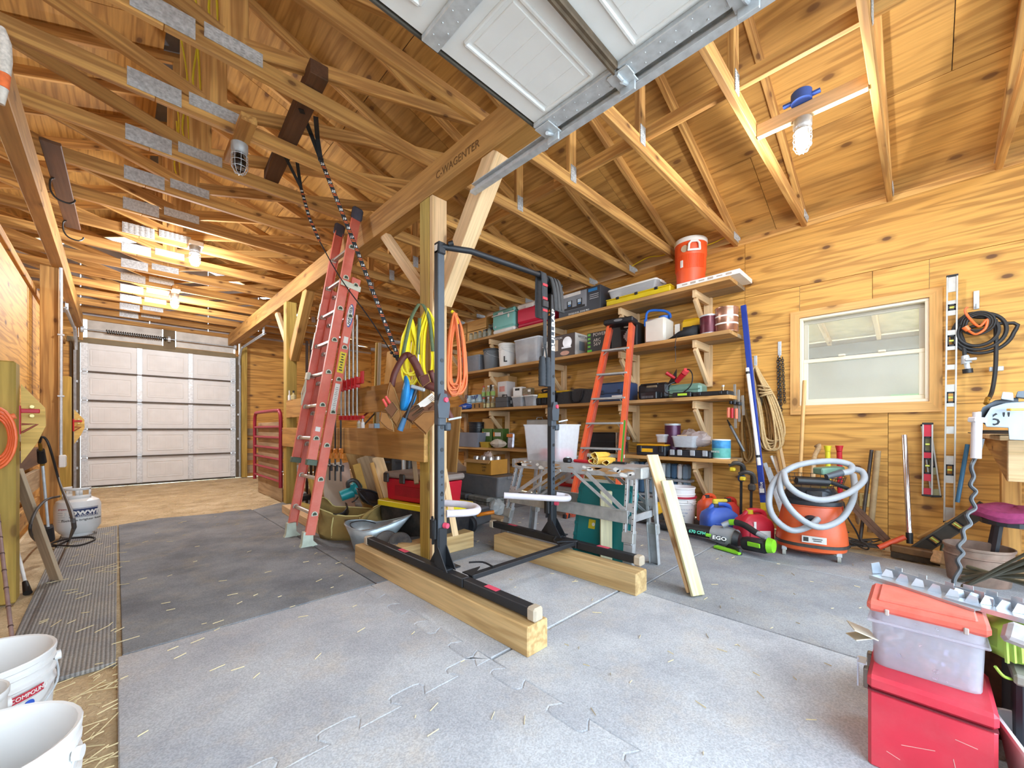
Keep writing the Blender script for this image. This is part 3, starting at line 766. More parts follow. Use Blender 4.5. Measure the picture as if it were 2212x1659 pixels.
def rectframe(x, y0, y1, z0, z1, wd, dp, m, name):
    b = MB()
    for z in (z0 + wd / 2, z1 - wd / 2): b.box((x, (y0 + y1) / 2, z), (dp, y1 - y0, wd), None, .003)
    for y in (y0 + wd / 2, y1 - wd / 2): b.box((x, y, (z0 + z1) / 2), (dp, wd, z1 - z0 - wd * 2), None, .003)
    return b.build(name, m, wn)
rectframe(XW + .05, wy0, wy1, wz0, wz1, .025, .1, VIN, 'window_frame')
zm = cz_ + .0
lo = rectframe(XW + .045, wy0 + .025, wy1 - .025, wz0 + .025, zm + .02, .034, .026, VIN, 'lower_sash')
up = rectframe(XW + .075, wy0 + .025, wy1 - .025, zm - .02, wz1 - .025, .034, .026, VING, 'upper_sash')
MB().box((XW + .045, cy_, (wz0 + zm) / 2 + .02), (.004, wy1 - wy0 - .1, zm - wz0 - .06)).build('pane', GLASS, lo)
MB().box((XW + .075, cy_, (wz1 + zm) / 2 - .01), (.004, wy1 - wy0 - .1, wz1 - zm - .06)).build('pane', GLASS, up)
MB().box((XW + .022, cy_ + .12, zm + .03), (.03, .05, .016), None, .004).box((XW + .022, cy_ - .15, zm + .03), (.03, .05, .016), None, .004).build('sash_lock', VIN, lo)
# lean-to outside the window
ln = shell('wall_outside')
OSB = pl('#e6d2a6', .8, 0, .2, 9)
MB().box((7.0, .7, 1.1), (.05, 3.2, 2.2)).build('sheathing', pl('#c8bba8', .85, 0, .08, 4), ln)
MB().box((6.95, .7, 2.06), (.05, 3.2, .15), None, .003).box((6.96, .7, 1.95), (.04, 3.2, .05), None, .003).build('header', pl('#a69c8e', .8), ln)
MB().box((6.9, .1, 1.36), (.03, .34, .14)).build('green_board', pl('#9dc48c', .7), ln)
b = MB(); b.bar((4.8, .7, 2.66), (7.2, .7, 2.19), .012, 2.8); b.build('lean_to_roof', OSB, ln)
for k in range(6):
    y = -.62 + k * .5
    board('rafter', (4.85, y, 2.60), (7.0, y, 2.17), .09, .04, PALE, ln)
# ---------------------------------------------------------------- squared timbers
def timber(label, p0, p1):
    o = board('squared_timber', p0, p1, .135, .135, TIMBER, None, None, .006); tag(o, label, 'timber'); return o
timber('long squared timber under left foot of exercise rack, end facing the camera', (1.345, 1.2, .0685), (1.345, 2.98, .0685))
timber('long squared timber under right foot of exercise rack', (2.275, 1.19, .0685), (2.275, 2.46, .0685))
timber('short squared timber lying crosswise behind rack near the tall post', (1.47, 2.72, .0685), (2.16, 2.72, .0685))
# ---------------------------------------------------------------- exercise rack
RK = pl('#26282c', .5, .15, .12, 20)
RKG = pl('#454c54', .5, .15, .1, 20)
FOAM = pl('#cfc8cc', .8, 0, .06, 20)
CAPG = pl('#b9aa94', .7, 0, .08, 20)
PINK = pl('#e0506a', .5, 0, .08, 20)
rack = thing('exercise_rack', 'black steel pull-up rack with foam dip handles standing on squared timbers', 'exercise rack', (1.855, 1.98, .137))
wr_ = W(rack)
ZF = .137
for x, nm in ((1.35, 'l'), (2.364, 'r')):
    yn = 1.24 if nm == 'l' else 1.27
    yf = 2.88 if nm == 'l' else 2.62
    MB(wr_).box((x, (yn + 1.72) / 2, ZF + .035), (.05, 1.72 - yn, .05), None, .004).box((x, (1.72 + yf) / 2 + .003, ZF + .035), (.052, yf - 1.726, .052), None, .004).build('foot_tube', RK, rack)
    for y in (yn - .015, yf + .015): MB(wr_).box((x, y, ZF + .032), (.062, .055, .064), None, .01).build('end_cap', CAPG, rack)
    MB(wr_).box((x, 1.975, ZF + 1.0), (.046, .034, 1.86), None, .003).build('upright', RKG, rack)
    MB(wr_).box((x - .0245, 1.975, ZF + 1.0), (.003, .034, 1.86)).build('upright_face', RK, rack)
    b = MB(wr_)
    for k in range(7):
        z = .62 + k * .13
        b.cyl((x + .004, 1.9575, z), (x + .004, 1.956, z), .012, n=12)
    for k in range(6): b.cyl((x + .004, 1.9575, ZF + .36 + k * .045), (x + .004, 1.956, ZF + .36 + k * .045), .006, n=8)
    b.build('adjustment_hole', BLACK, rack)
    b = MB(wr_)
    b.box((x + .008, 1.973, ZF + .17), (.056, .046, .24), None, .004)
    for dx in (-1, 1): b.prism([(0, 0), (.10, 0), (.01, .125)], .005, frame((x + dx * .03, 1.955, ZF + .062), (0, -1, 0), (0, 0, 1)))
    b.prism([(0, 0), (.09, 0), (.01, .11)], .005, frame((x - .0, 1.992, ZF + .062), (0, 1, 0), (0, 0, 1)))
    b.box((x + .02, 1.98, ZF + .064), (.12, .2, .008))
    for dy in (-.07, .07): b.cyl((x + .05, 1.98 + dy, ZF + .066), (x + .05, 1.98 + dy, ZF + .08), .011, n=6)
    b.build('base_bracket', RK, rack)
    MB(wr_).cyl((x + .02, 1.956, ZF + .3), (x + .026, 1.93, ZF + .3), .018, .015, n=14).build('locking_knob', PINK, rack, True)
    for y in (1.52, 2.4): MB(wr_).box((x + .005, y, ZF + .0615), (.034, .09, .0015)).build('sticker', PINK, rack)
    # spotter bracket
    zb = 1.115
    b = MB(wr_); b.box((x, 1.968, zb - .02), (.056, .046, .15), None, .006); b.prism([(-.035, 0), (.035, 0), (.045, .08), (.02, .14), (-.02, .14), (-.04, .07)], .008, frame((x - .0, 1.942, zb - .05), (1, 0, 0), (0, 0, 1)))
    b.box((x + .045, 1.97, zb - .1), (.04, .05, .05), None, .008)
    b.build('hook_bracket', RKG, rack)
    MB(wr_).cyl((x + .012, 1.945, zb + .055), (x + .015, 1.925, zb + .055), .017, .014, n=14).build('locking_knob', PINK, rack, True)
    MB(wr_).cyl((x + .03, 1.93, zb - .06), (x + .1, 1.9, zb - .045), .006, n=8).build('hitch_pin', GALV, rack, True)
    b = MB(wr_)
    b.tube(spline([(x - .035, 2.0, .49), (x - .045, 1.98, .45), (x - .04, 1.985, .38), (x - .03, 2.0, .33)], 5), .008, 6)
    b.box((x - .035, 1.99, .42), (.02, .05, .12), None, .006); b.build('release_lever', BLACK, rack)
    # dip handle
    h = spline([(x + .03, 1.95, .505), (x + .16, 1.9, .50), (x + .24, 1.92, .50), (x + .28, 2.0, .505), (x + .26, 2.1, .51), (x + .16, 2.25, .515)], 6) if nm == 'l' else \
        spline([(x - .36, 2.12, .52), (x - .2, 1.98, .505), (x - .05, 1.86, .49), (x + .03, 1.84, .485), (x + .07, 1.89, .49), (x + .03, 1.95, .5)], 6)
    MB(wr_).tube(h, .0225, 12).build('foam_handle', FOAM, rack, True)
MB(wr_).box((1.855, 1.74, ZF + .05), (.93, .045, .028), None, .004).build('cross_tube', RK, rack)
for x, s_ in ((1.35, 1), (2.364, -1)):
    MB(wr_).prism([(0, 0), (.13, 0), (0, .09)], .006, frame((x + s_ * .03, 1.8, ZF + .066), (s_, 0, 0), (0, -1, 0))).build('corner_gusset', RK, rack)
    MB(wr_).tube(spline([(x + s_ * .2, 1.73, ZF + .07), (x + s_ * .18, 1.8, ZF + .085), (x + s_ * .11, 1.84, ZF + .09)], 4), .006, 6).build('catch', BLACK, rack)
zt = 2.065
MB(wr_).tube([(1.35, 1.965, zt - .0), (1.43, 1.93, zt), (1.52, 1.9, zt + .005), (2.15, 1.9, zt + .03), (2.27, 1.93, zt + .03), (2.364, 1.965, zt + .01)], .0175, 14).build('pull_up_bar', RK, rack, True)
for x in (1.35, 2.364):
    MB(wr_).box((x, 1.972, zt - .012), (.052, .05, .07), None, .006).cyl((x + .03, 1.93, zt + .012), (x + .05, 1.91, zt + .02), .014, n=8).build('bar_bracket', RK, rack)
text('BULLBAR', .052, frame((2.364 + .002, 1.9576, 1.755), (0, 0, 1), (-1, 0, 0)), WHITE, rack, sx=1.55, bold=.0012)
for k in range(2): MB(wr_).prism([(-.011, 0), (.011, 0), (0, .02)], .0012, frame((2.339, 1.975, 1.86 + k * .028), (0, -1, 0), (0, 0, 1))).build('printed_mark', pl('#e0892f', .6), rack)
for p in ((1.3238, 1.975, zt - .01),): MB(wr_).prism([(-.012, -.02), (.012, -.02), (.016, .015), (-.016, .015)], .001, frame(p, (0, -1, 0), (0, 0, 1))).build('printed_mark', WHITE, rack)
# suspension straps and handles hanging from the bar
STRAP = pl('#3a3b3d', .85, 0, .2, 40); REDS = pl('#b8323c', .7, 0, .1, 20)
t = thing('suspension_straps', 'black straps with red stitching and ribbed grips hanging from pull-up bar', 'exercise strap', (2.25, 1.9, 2.1))
bx, by = 2.165, 1.9
def ribbon(pts, wdir, wd, th=.003):
    b = MB(W(t)); wv = Vector(wdir).normalized() * wd / 2; pts = [Vector(p) for p in pts]
    b.grid([[p - wv, p + wv] for p in pts]); return b
ribbon(spline([(bx, by - .03, 1.78), (bx, by - .028, 2.0), (bx, by - .02, 2.1), (bx + .0, by + .0, 2.118), (bx, by + .03, 2.1), (bx, by + .035, 1.85), (bx, by + .03, 1.8)], 5), (1, 0, 0), .06).build('webbing', STRAP, t, True, solid=.004)
for z in (2.02, 1.925, 1.84): MB(W(t)).box((bx, by - .033, z), (.05, .006, .018), None, .001).build('stitching', REDS, t)
MB(W(t)).box((bx, by - .035, 1.885), (.062, .016, .05), None, .005).build('buckle', BLACK, t)
ribbon([(bx, by - .03, 1.86), (bx + .002, by - .03, 1.7), (bx + .0, by - .03, 1.58)], (1, 0, .1), .036).build('webbing', STRAP, t, False, solid=.004)
for dx in (-.028, .03):
    MB(W(t)).tube([(bx, by - .03, 1.6), (bx + dx * .4, by - .03, 1.56), (bx + dx * .8, by - .03, 1.5)], .006, 6).build('cord', STRAP, t)
    b = MB(W(t)); pr = []
    for i in range(19): pr.append((.018 + .007 * min(1, i / 6) + .0025 * (i % 2), -i * .0115))
    b.lathe([(r, 1.51 + z) for r, z in pr], (bx + dx, by - .03, 0), 14); b.build('ribbed_grip', pl('#34383d', .75, 0, .15, 30), t, True)
t = thing('ab_strap', 'wide padded black sling folded over the end of pull-up bar', 'exercise strap', (2.31, 1.93, 2.1))
ribbon(spline([(2.315, 1.86, 1.86), (2.312, 1.87, 2.0), (2.312, 1.9, 2.1), (2.312, 1.94, 2.125), (2.312, 1.985, 2.11), (2.312, 2.03, 2.0), (2.312, 2.03, 1.84)], 5), (1, 0, 0), .11).build('padded_sling', pl('#4b4a4a', .9, 0, .15, 30), t, True, solid=.012)
for dx in (-.018, .018): ribbon(spline([(2.315 + dx, 1.853, 1.87), (2.312 + dx, 1.863, 2.0), (2.312 + dx, 1.893, 2.105), (2.312 + dx, 1.94, 2.1325)], 5), (1, 0, 0), .006).build('seam', BLACK, t, True, solid=.003)
# ---------------------------------------------------------------- aluminium work platform
AL = pl('#c3c6c8', .5, .55, .18, 18, dust=.35, dustcol='#dcdcd8')
ALG = pl('#aeb0ae', .55, .5, .2, 18, dust=.4, dustcol='#cfccc2')
wp = thing('work_platform', 'paint-splattered aluminium work platform with adjustable splayed legs', 'work platform', (2.645, 1.92, 0))
w_ = W(wp)
PX0, PX1, PY0, PY1, PZ = 2.5, 2.79, 1.33, 2.52, .735
MB(w_).box(((PX0 + PX1) / 2, (PY0 + PY1) / 2, PZ - .006), (PX1 - PX0 - .03, PY1 - PY0, .012), None, .003).build('deck', AL, wp)
for x in (PX0 + .006, PX1 - .006): MB(w_).box((x, (PY0 + PY1) / 2, PZ - .032), (.014, PY1 - PY0, .07), None, .003).box((x, (PY0 + PY1) / 2, PZ - .066), (.03, PY1 - PY0, .006)).build('side_rail', AL, wp)
for y in (PY0, PY1): MB(w_).box(((PX0 + PX1) / 2, y, PZ - .034), (PX1 - PX0 + .006, .05, .078), None, .008).build('end_cap', ALG, wp)
rp = random.Random(5)
b = MB(w_)
for k in range(16):
    y = rp.uniform(PY0 + .05, PY1 - .05); s_ = rp.uniform(.008, .03)
    b.prism([(math.cos(a) * s_ * (1 + .5 * math.sin(3 * a + k)) * 2.2, math.sin(a) * s_ * .45) for a in [i * PI / 5 for i in range(10)]], .0015, frame((PX0 - .0012, y, PZ - .03 + rp.uniform(-.02, .015)), (0, -1, 0), (0, 0, 1)))
b.build('paint_splatter', pl('#b98d5e', .8, 0, .2, 20), wp)['kind'] = 'stuff'
b = MB(w_)
for k in range(14):
    y = rp.uniform(PY0 + .05, PY1 - .05); s_ = rp.uniform(.006, .02)
    b.prism([(math.cos(a) * s_ * 1.6, math.sin(a) * s_ * (.8 + .3 * math.sin(2 * a + k))) for a in [i * PI / 5 for i in range(10)]], .0015, frame((PX0 - .0014, y, PZ - .03 + rp.uniform(-.025, .02)), (0, -1, 0), (0, 0, 1)))
b.build('paint_splatter', pl('#f2f1ec', .7), wp)['kind'] = 'stuff'
legs = {}
for ye, y0, yb in (('n', PY0 + .06, 1.385), ('f', PY1 - .06, 2.62)):
    for xe, x0, xb in (('a', PX0 + .02, 2.44), ('b', PX1 - .02, 2.86)):
        top, bot = V((x0, y0, PZ - .04)), V((xb, yb, .0))
        d = bot - top
        mid = top + d * .66
        R = basis(d, (1 if xe == 'b' else -1, 0, 0))
        ey = V((0, 1, 0))
        b = MB(w_)
        for s_ in (-1, 1): b.bar(top + ey * s_ * .03, mid + ey * s_ * .03, .03, .022, (1, 0, 0), .002)
        for f_ in (.03, .5, .97):
            c = top + (mid - top) * f_; b.box(c, (.06, .06, .028), R, .003)
        b.build('leg', AL, wp)
        b = MB(w_); lo0 = top + d * .55
        ez = V((1 if xe == 'b' else -1, 0, 0))
        b.bar(lo0, bot, .006, .066, (1, 0, 0), .001)
        for s_ in (-1, 1): b.bar(lo0 + ey * s_ * .033 - ez * .016, bot + ey * s_ * .033 - ez * .016, .036, .006, (1, 0, 0), .001)
        b.build('leg_extension', AL, wp)
        b = MB(w_)
        for s_ in (-1, 1):
            for k in range(11):
                c = top + (mid - top) * (.06 + k * .085) + ey * s_ * .03
                b.box(c + ez * .016, (.006, .006, .004), R)
        b.build('rivet', BLACK, wp)
        MB(w_).box(mid - d.normalized() * .03, (.07, .085, .045), R, .004).build('leg_clamp', ALG, wp)
        legs[ye + xe] = (top, bot)
def onleg(k, f_): a, b_ = legs[k]; return a + (b_ - a) * f_
for x in 'ab':
    a, c = onleg('n' + x, .42), onleg('f' + x, .42)
    dx = V((-.025 if x == 'a' else .025, 0, 0))
    MB(w_).bar(a + dx, c + dx, .085, .012, None, .002).bar(a + dx + V((0, 0, .043)), c + dx + V((0, 0, .043)), .006, .03).build('stretcher', ALG, wp)
    for k, yy in (('n', .62), ('f', -.62)):
        p = onleg(k + x, .4); q = V((p.x, (PY0 + PY1) / 2 + (-.18 if k == 'n' else .18), PZ - .06))
        MB(w_).bar(p + dx * .4, q, .03, .006, None, .001).build('diagonal_brace', AL, wp)
        MB(w_).bar(p - dx * .6 - V((0, 0, .06)), q + V((0, .12 if k == 'n' else -.12, 0)), .022, .006, None, .001).build('diagonal_brace', AL, wp)
for k in 'nf':
    MB(w_).bar(onleg(k + 'a', .45), onleg(k + 'b', .45), .05, .012, None, .002).build('end_brace', AL, wp)
# ---------------------------------------------------------------- generic containers (built about their own base centre)
def tub(name, label, cat, loc, L, Wd, H, body, lid=None, rz=0.0, taper=.86, rim=.012, lidh=.02, wall=.004, group=None, handles=True, open_=True, lat=None, R=None):
    t = thing(name, label, cat, loc, rz, group, R)
    def rr(l, w, z, r=.03, n=4):
        r = min(r, l * .4, w * .4); o = []
        for cx, cy, a0 in ((l / 2 - r, w / 2 - r, 0), (-l / 2 + r, w / 2 - r, PI / 2), (-l / 2 + r, -w / 2 + r, PI), (l / 2 - r, -w / 2 + r, 1.5 * PI)):
            for i in range(n): a = a0 + i * PI / 2 / (n - 1); o.append(V((cx + r * math.cos(a), cy + r * math.sin(a), z)))
        return o
    q = taper
    b = MB()
    if lid is None:
        b.ring([rr(L * q, Wd * q, 0), rr(L, Wd, H - rim), rr(L + rim, Wd + rim, H - rim), rr(L + rim, Wd + rim, H), rr(L - wall, Wd - wall, H), rr(L * q - wall, Wd * q - wall, wall)])
    else:
        b.ring([rr(L * q, Wd * q, 0), rr(L, Wd, H - lidh * .5)])
    b.build('tub', body, t, True)
    if lid:
        b = MB(); b.ring([rr(L + rim, Wd + rim, H - lidh), rr(L + rim, Wd + rim, H - .004), rr(L + rim - .008, Wd + rim - .008, H), rr(L * .86, Wd * .8, H), rr(L * .84, Wd * .78, H - .006)]); b.build('lid', lid, t, True)
        if handles:
            for s_ in (-1, 1): MB().box((s_ * (L / 2 + rim * .6), 0, H - lidh * .8), (.014, Wd * .34, lidh * 1.6), None, .004).build('latch', lat or lid, t)
    return t
def bucket(label, loc, h=.365, r=.148, m=None, group=None, rz=0.0, rb=.87, handle=True, lid=None, inner=None, fill=None, bands=3, cat='bucket'):
    t = thing('bucket', label, cat, loc, rz, group)
    m = m or WHITE
    r0 = r * rb
    pr = [(r0 * .97, 0), (r0, .006)]
    zz = h * .72
    pr += [(r0 + (r - r0) * .8, zz)]
    for k in range(bands):
        z = zz + k * h * .085; pr += [(r * .955, z), (r * 1.0, z + .004), (r * 1.0, z + .010), (r * .955, z + .014)]
    pr += [(r * .96, h - .02), (r, h - .016), (r * 1.01, h - .003), (r * .995, h)]
    if lid is None:
        pr += [(r * .955, h - .002), (r * .94, h - .02), (r0 - .006, .012), (.001, .01)]
    MB().lathe(pr, n=32, caps=True).build('shell', m, t, True)
    if lid: MB().lathe([(r * 1.03, h - .02), (r * 1.045, h - .012), (r * 1.045, h + .002), (r * 1.0, h + .008), (r * .9, h + .008), (r * .88, h + .002), (.001, h + .002)], n=32).build('lid', lid, t, True)
    if fill: MB().lathe([(r * .93, h - fill[1]), (r * .5, h - fill[1] + .015), (.001, h - fill[1] + .02)], n=24).build('contents', fill[0], t, True)
    if handle:
        MB().tube(spline([(r * .99, 0, h * .86), (r * .95, -r * .45, h * .72), (r * .5, -r * 1.02, h * .6), (0, -r * 1.12, h * .57), (-r * .5, -r * 1.02, h * .6), (-r * .95, -r * .45, h * .72), (-r * .99, 0, h * .86)], 5), .0025, 6).build('bail_handle', GALV, t, True)
        for s_ in (-1, 1): MB().cyl((s_ * r * .97, 0, h * .86), (s_ * r * 1.06, 0, h * .86), .014, n=10).build('handle_ear', m, t, True)
    return t
def carton(name, label, cat, loc, d, m, rz=0.0, group=None, R=None, flaps=False):
    """box with a folded top, seams and tape"""
    t = thing(name, label, cat, loc, rz, group, R)
    MB().box((0, 0, d[2] / 2), d, None, .002).build('box', m, t)
    return t
def face_text(t, txt, size, loc, m, R=((0, -1, 0), (0, 0, 1)), sx=1.0, bold=0.0, name='lettering'):
    return text(txt, size, frame(loc, R[0], R[1]), m, t, name, world=False, sx=sx, bold=bold)
CLR = clear('clear_plastic', '#eef0f2', .42, .25, '#e9ebee')
CLRG = clear('smoky_plastic', '#c9ced6', .6, .25, '#9aa0aa')
FROST = clear('frosted_plastic', '#fafbfc', .30, .35, '#f6f7fa')
# tote on the platform
t = tub('storage_tote', 'clear open plastic tote with pink toolbox inside, on aluminium platform', 'storage tote', (2.66, 2.22, PZ), .40, .30, .305, FROST, rz=PI / 2, taper=.88)
for s_ in (-.07, .07): MB().box((s_, -.143, .17), (.006, .012, .24), Euler((-.06, 0, 0))).build('rib', FROST, t)
MB().box((.09, -.146, .13), (.05, .004, .05)).build('paper_label', WHITE, t)
t = thing('tool_case', 'pinkish red case lying inside the clear tote', 'tool case', (2.66, 2.17, PZ + .008), PI / 2)
MB().box((0, 0, .045), (.25, .18, .09), None, .02).build('case', pl('#d9506a', .5, 0, .1, 10), t)
MB().box((0, -.092, .045), (.06, .012, .02), None, .004).build('latch', BLACK, t)
t = thing('rubber_mallet', 'small black tool with cord lying in the clear tote', 'hand tool', (2.6, 2.36, PZ + .008))
MB().cyl((-.0, 0, .025), (.06, .02, .025), .022, n=12).build('head', BLACK, t, True); MB().tube([(.06, .02, .025), (.1, -.03, .05), (.12, -.08, .12), (.12, -.14, .19)], .003, 6).build('cord', BLACK, t, True)
# gloves, tape and cutter on the platform
t = thing('work_gloves', 'pair of rolled yellow leather work gloves on aluminium platform', 'work glove', (2.6, 1.7, PZ))
GLV = pl('#d6a53a', .8, 0, .15, 25); GLE = pl('#f0d585', .8, 0, .1, 25)
for (y, z, r, a, L) in ((.035, .026, .026, .2, .13), (-.02, .03, .03, -.3, .12), (.01, .068, .027, .0, .14), (-.07, .02, .02, .3, .12)):
    prof = [V((r * math.cos(k * PI / 7) * (1 + .28 * math.sin(2 * k * PI / 7 + a * 7)), 0, 0)) + V((0, 0, r * .85 * math.sin(k * PI / 7) * (1 + .2 * math.cos(3 * k * PI / 7)))) for k in range(14)]
    Rm = Matrix.Rotation(PI / 2 + a, 3, 'Z')
    MB().ring([[V((0, y, z)) + Rm @ (p * s_ + V((0, q, 0))) for p in prof] for q, s_ in ((.06, 1.02), (.02, .95), (-.03, .9), (-L + .05, .8), (-L, .5))], caps=False).build('glove', GLV, t, True, solid=.003)
    MB().tube([V((0, y, z)) + Rm @ (p * 1.02 + V((0, .06, 0))) for p in prof], .003, 5, True).build('cuff_edge', GLE, t, True)
t = thing('utility_knife', 'red handled utility knife on platform beside gloves', 'utility knife', (2.56, 1.83, PZ))
MB().box((0, 0, .018), (.03, .16, .025), None, .008).build('handle', RED, t); MB().box((-.0, .1, .012), (.02, .05, .012), None, .003).build('blade_holder', GALV, t)
t = thing('tape_measure', 'black and chrome tape measure on platform by the red knife', 'tape measure', (2.53, 1.95, PZ))
MB().box((0, 0, .02), (.05, .07, .04), None, .012).build('case', BLACK, t); MB().lathe([(.016, .04), (.016, .046), (.006, .05)], n=14).build('lock_button', GALV, t, True)
t = thing('pry_tool', 'dark flat hand tool behind the rolled gloves', 'hand tool', (2.7, 1.62, PZ)); MB().box((0, 0, .012), (.03, .17, .016), None, .005).build('handle', STEELD, t); MB().box((0, .1, .01), (.018, .04, .006)).build('tip', GALV, t)
# boards around the platform
o = board('leaning_plank', (2.66, 1.315, .82), (2.5, .97, .012), .095, .02, PALE, None, (.9, -.4, 0)); tag(o, 'pinkish pine plank leaning on platform end, behind pale plank', 'plank')
o = board('leaning_plank', (2.59, 1.18, .66), (2.463, .93, .012), .09, .02, wood('green_treated', '#d9d2a4', '#b0a873', scale=(1, 16, 16), rings=14, knots=.4), None, (.9, -.4, 0)); tag(o, 'pale greenish treated plank leaning in front of pinkish plank', 'plank')
PT = wood('pale_treated', '#e3dcb6', '#bdb38a', scale=(1, 14, 14), rings=10, knots=.5)
o = board('lumber_offcut', (2.575, 1.63, 0.0), (2.575, 1.63, .545), .085, .04, PT, None, (.5, -.6, 0)); tag(o, 'short pale treated offcut standing upright against teal lid', 'offcut')
# teal lid
t = thing('tote_lid', 'teal plastic tote lid leaning upright under the work platform', 'tote lid', (2.66, 1.72, 0))
TEAL = pl('#1f7f80', .4, 0, .08, 6)
M = frame((2.64, 1.98, .005), (0, -1, 0), (.2, 0, 1))
LW, LH = .52, .58
b = MB(W(t)); ol = []
for cx, cy, a0 in ((LW - .05, LH - .05, 0), (.05, LH - .05, PI / 2), (.05, .05, PI), (LW - .05, .05, 1.5 * PI)):
    for i in range(5): ol.append((cx + .05 * math.cos(a0 + i * PI / 8), cy + .05 * math.sin(a0 + i * PI / 8)))
b.prism(ol, .02, M)
b.prism([(x * .86 + LW * .07, y * .88 + LH * .06) for x, y in ol], .03, M)
for k in range(6):
    for x in (.004, LW - .034): b.box(M @ V((x + .015, .06 + k * .09, .012)), (.045, .03, .03), M.to_3x3(), .004)
b.build('lid', TEAL, t, bevel=.004)
MB(W(t)).box(M @ V((.17, .25, .0315)), (.06, .07, .002), M.to_3x3()).build('sticker', pl('#d9c72e', .6), t)
MB(W(t)).cyl(M @ V((.185, .25, .032)), M @ V((.185, .25, .0338)), .014, n=14).build('sticker_dot', WHITE, t)
# ---------------------------------------------------------------- extension ladder
FG = pl('#e0705c', .5, 0, .1, 9, dust=.25, dustcol='#eec2b0'); FGD = pl('#cf5f47', .5, 0, .1, 9)
RUNG = pl('#c9cac6', .4, .7, .1, 30); CREAM = pl('#d9dac6', .55, 0, .1, 20)
t = thing('extension_ladder', 'orange fiberglass extension ladder leaning on the ceiling beam', 'ladder', (1.13, 3.9, 0))
w_ = W(t)
ax = V((.535, 0, 3.05)).normalized(); nx = V((-ax.z, 0, ax.x))
O = V((1.16, 0, .0))
def LP(s_, y, off): return O + ax * s_ + nx * off + V((0, y, 0))
def rail(s0, s1, y, off, m, inn):
    b = MB(w_); wd, th, d = .078, .006, .03
    Rm = Matrix((ax, V((0, 1, 0)), -nx)).transposed()
    c = LP((s0 + s1) / 2, y, off)
    b.box(c, (s1 - s0, th, wd), Rm, .002)
    for s_ in (-1, 1): b.box(c + V((0, inn * d / 2, 0)) + nx * s_ * (wd / 2 - th / 2), (s1 - s0, d, th), Rm, .001)
    return b.build('rail', m, t)
YR, YL = 3.64, 4.14
rail(.1, 2.42, YR, 0, FG, 1); rail(.1, 2.42, YL, 0, FG, -1)
rail(.72, 3.0, YR + .035, .085, FG, 1); rail(.72, 3.0, YL - .035, .085, FG, -1)
Rr = Matrix((ax, V((0, 1, 0)), -nx)).transposed()
DP = [(-.019, -.013), (.019, -.013), (.019, .001), (.014, .011), (.006, .0165), (-.006, .0165), (-.014, .011), (-.019, .001)]
for sec, (off, yr, yl, s0, s1) in enumerate(((0, YR, YL, .28, 2.42), (.085, YR + .035, YL - .035, .92, 3.0))):
    s_ = s0
    while s_ < s1 - .03:
        c0, c1 = LP(s_, yr - .008, off), LP(s_, yl + .008, off)
        pts = lambda c, k: [c + V((0, 0, 1)) * y * k + V((1, 0, 0)) * x * k for x, y in DP]
        MB(w_).ring([pts(c0, .95), pts(c1, .95)]).build('rung', RUNG, t, True)
        b = MB(w_); b.ring([pts(c0 + V((0, -.001, 0)), 1.35), pts(c0 + V((0, -.007, 0)), 1.25)]); b.build('rung_plate', CREAM, t, True); b = MB(w_); b.ring([pts(c1 - V((0, .02, 0)), 1.35), pts(c1 - V((0, .026, 0)), 1.25)]); b.build('rung_plate', CREAM, t, True)
        MB(w_).ring([pts(c0 + V((0, -.0072, 0)), .85), pts(c0 + V((0, -.0085, 0)), .85)]).build('rung_hollow', pl('#44503f', .7), t)
        s_ += .296
for y, inn in ((YR, 1), (YL, -1)):
    b = MB(w_); b.prism([(-.06, 0), (.075, 0), (.075, .012), (.042, .05), (.042, .13), (-.035, .13), (-.045, .03)], .05, frame(LP(0, y + .025 * inn + .025, 0) - V((0.0, 0, .0)), (1, 0, 0), (0, 0, 1))); b.build('shoe', pl('#c9d2c0', .5, .2, .15, 20), t)
    MB(w_).box(LP(2.99 + .04, y + inn * .04, .085), (.12, .05, .1), Rr, .016).build('rail_cap', pl('#55596a', .8, 0, .15, 20), t)
    MB(w_).box(LP(.71, y + inn * .04, .085), (.05, .05, .085), Rr, .004).build('rail_end', pl('#5a6a5a', .6), t)
MB(w_).box(LP(2.33, YR - .006, .04), (.05, .006, .18), Rr, .001).build('guide_bracket', CREAM, t)
# lettering and stickers
Ms = frame(LP(2.06, YR - .0045, 0), ax, -nx)
MB(w_).prism([(.11 * math.cos(a * PI / 12), .028 * math.sin(a * PI / 12)) for a in range(24)], .001, Ms).build('logo_oval', pl('#3f63a8', .5), t)
Ms2 = frame(LP(2.06, YR - .0058, 0) + nx * .004, ax, -nx)
MB(w_).prism([(.1 * math.cos(a * PI / 12), .022 * math.sin(a * PI / 12)) for a in range(24)], .0006, Ms2).build('logo_oval', WHITE, t)
text('WERNER', .034, frame(LP(2.06, YR - .0066, 0) + nx * .004, ax, -nx), BLACK, t, sx=1.25, bold=.0006)
MB(w_).box(LP(1.62, YR - .005, 0), (.19, .003, .055), Rr).build('warning_label', pl('#e2cf3a', .6), t)
b = MB(w_)
for k in range(7): b.box(LP(1.55 + k * .024, YR - .0068, .004 * (k % 2)), (.01, .001, .03 - .006 * (k % 3)), Rr)
b.build('printed_line', BLACK, t)
MB(w_).box(LP(1.29, YR - .005, 0), (.27, .003, .042), Rr).build('safety_label', WHITE, t)
b = MB(w_)
for k in range(14): b.box(LP(1.18 + k * .016, YR - .0068, 0), (.004, .001, .028 - .006 * (k % 3)), Rr)
b.build('printed_line', pl('#6e6e6a', .7), t)
MB(w_).box(LP(1.83, YR - .005, 0), (.06, .003, .04), Rr).build('safety_label', WHITE, t)
MB(w_).box(LP(1.0, YR + .03, .085), (.04, .003, .04), Rr).build('safety_label', WHITE, t)
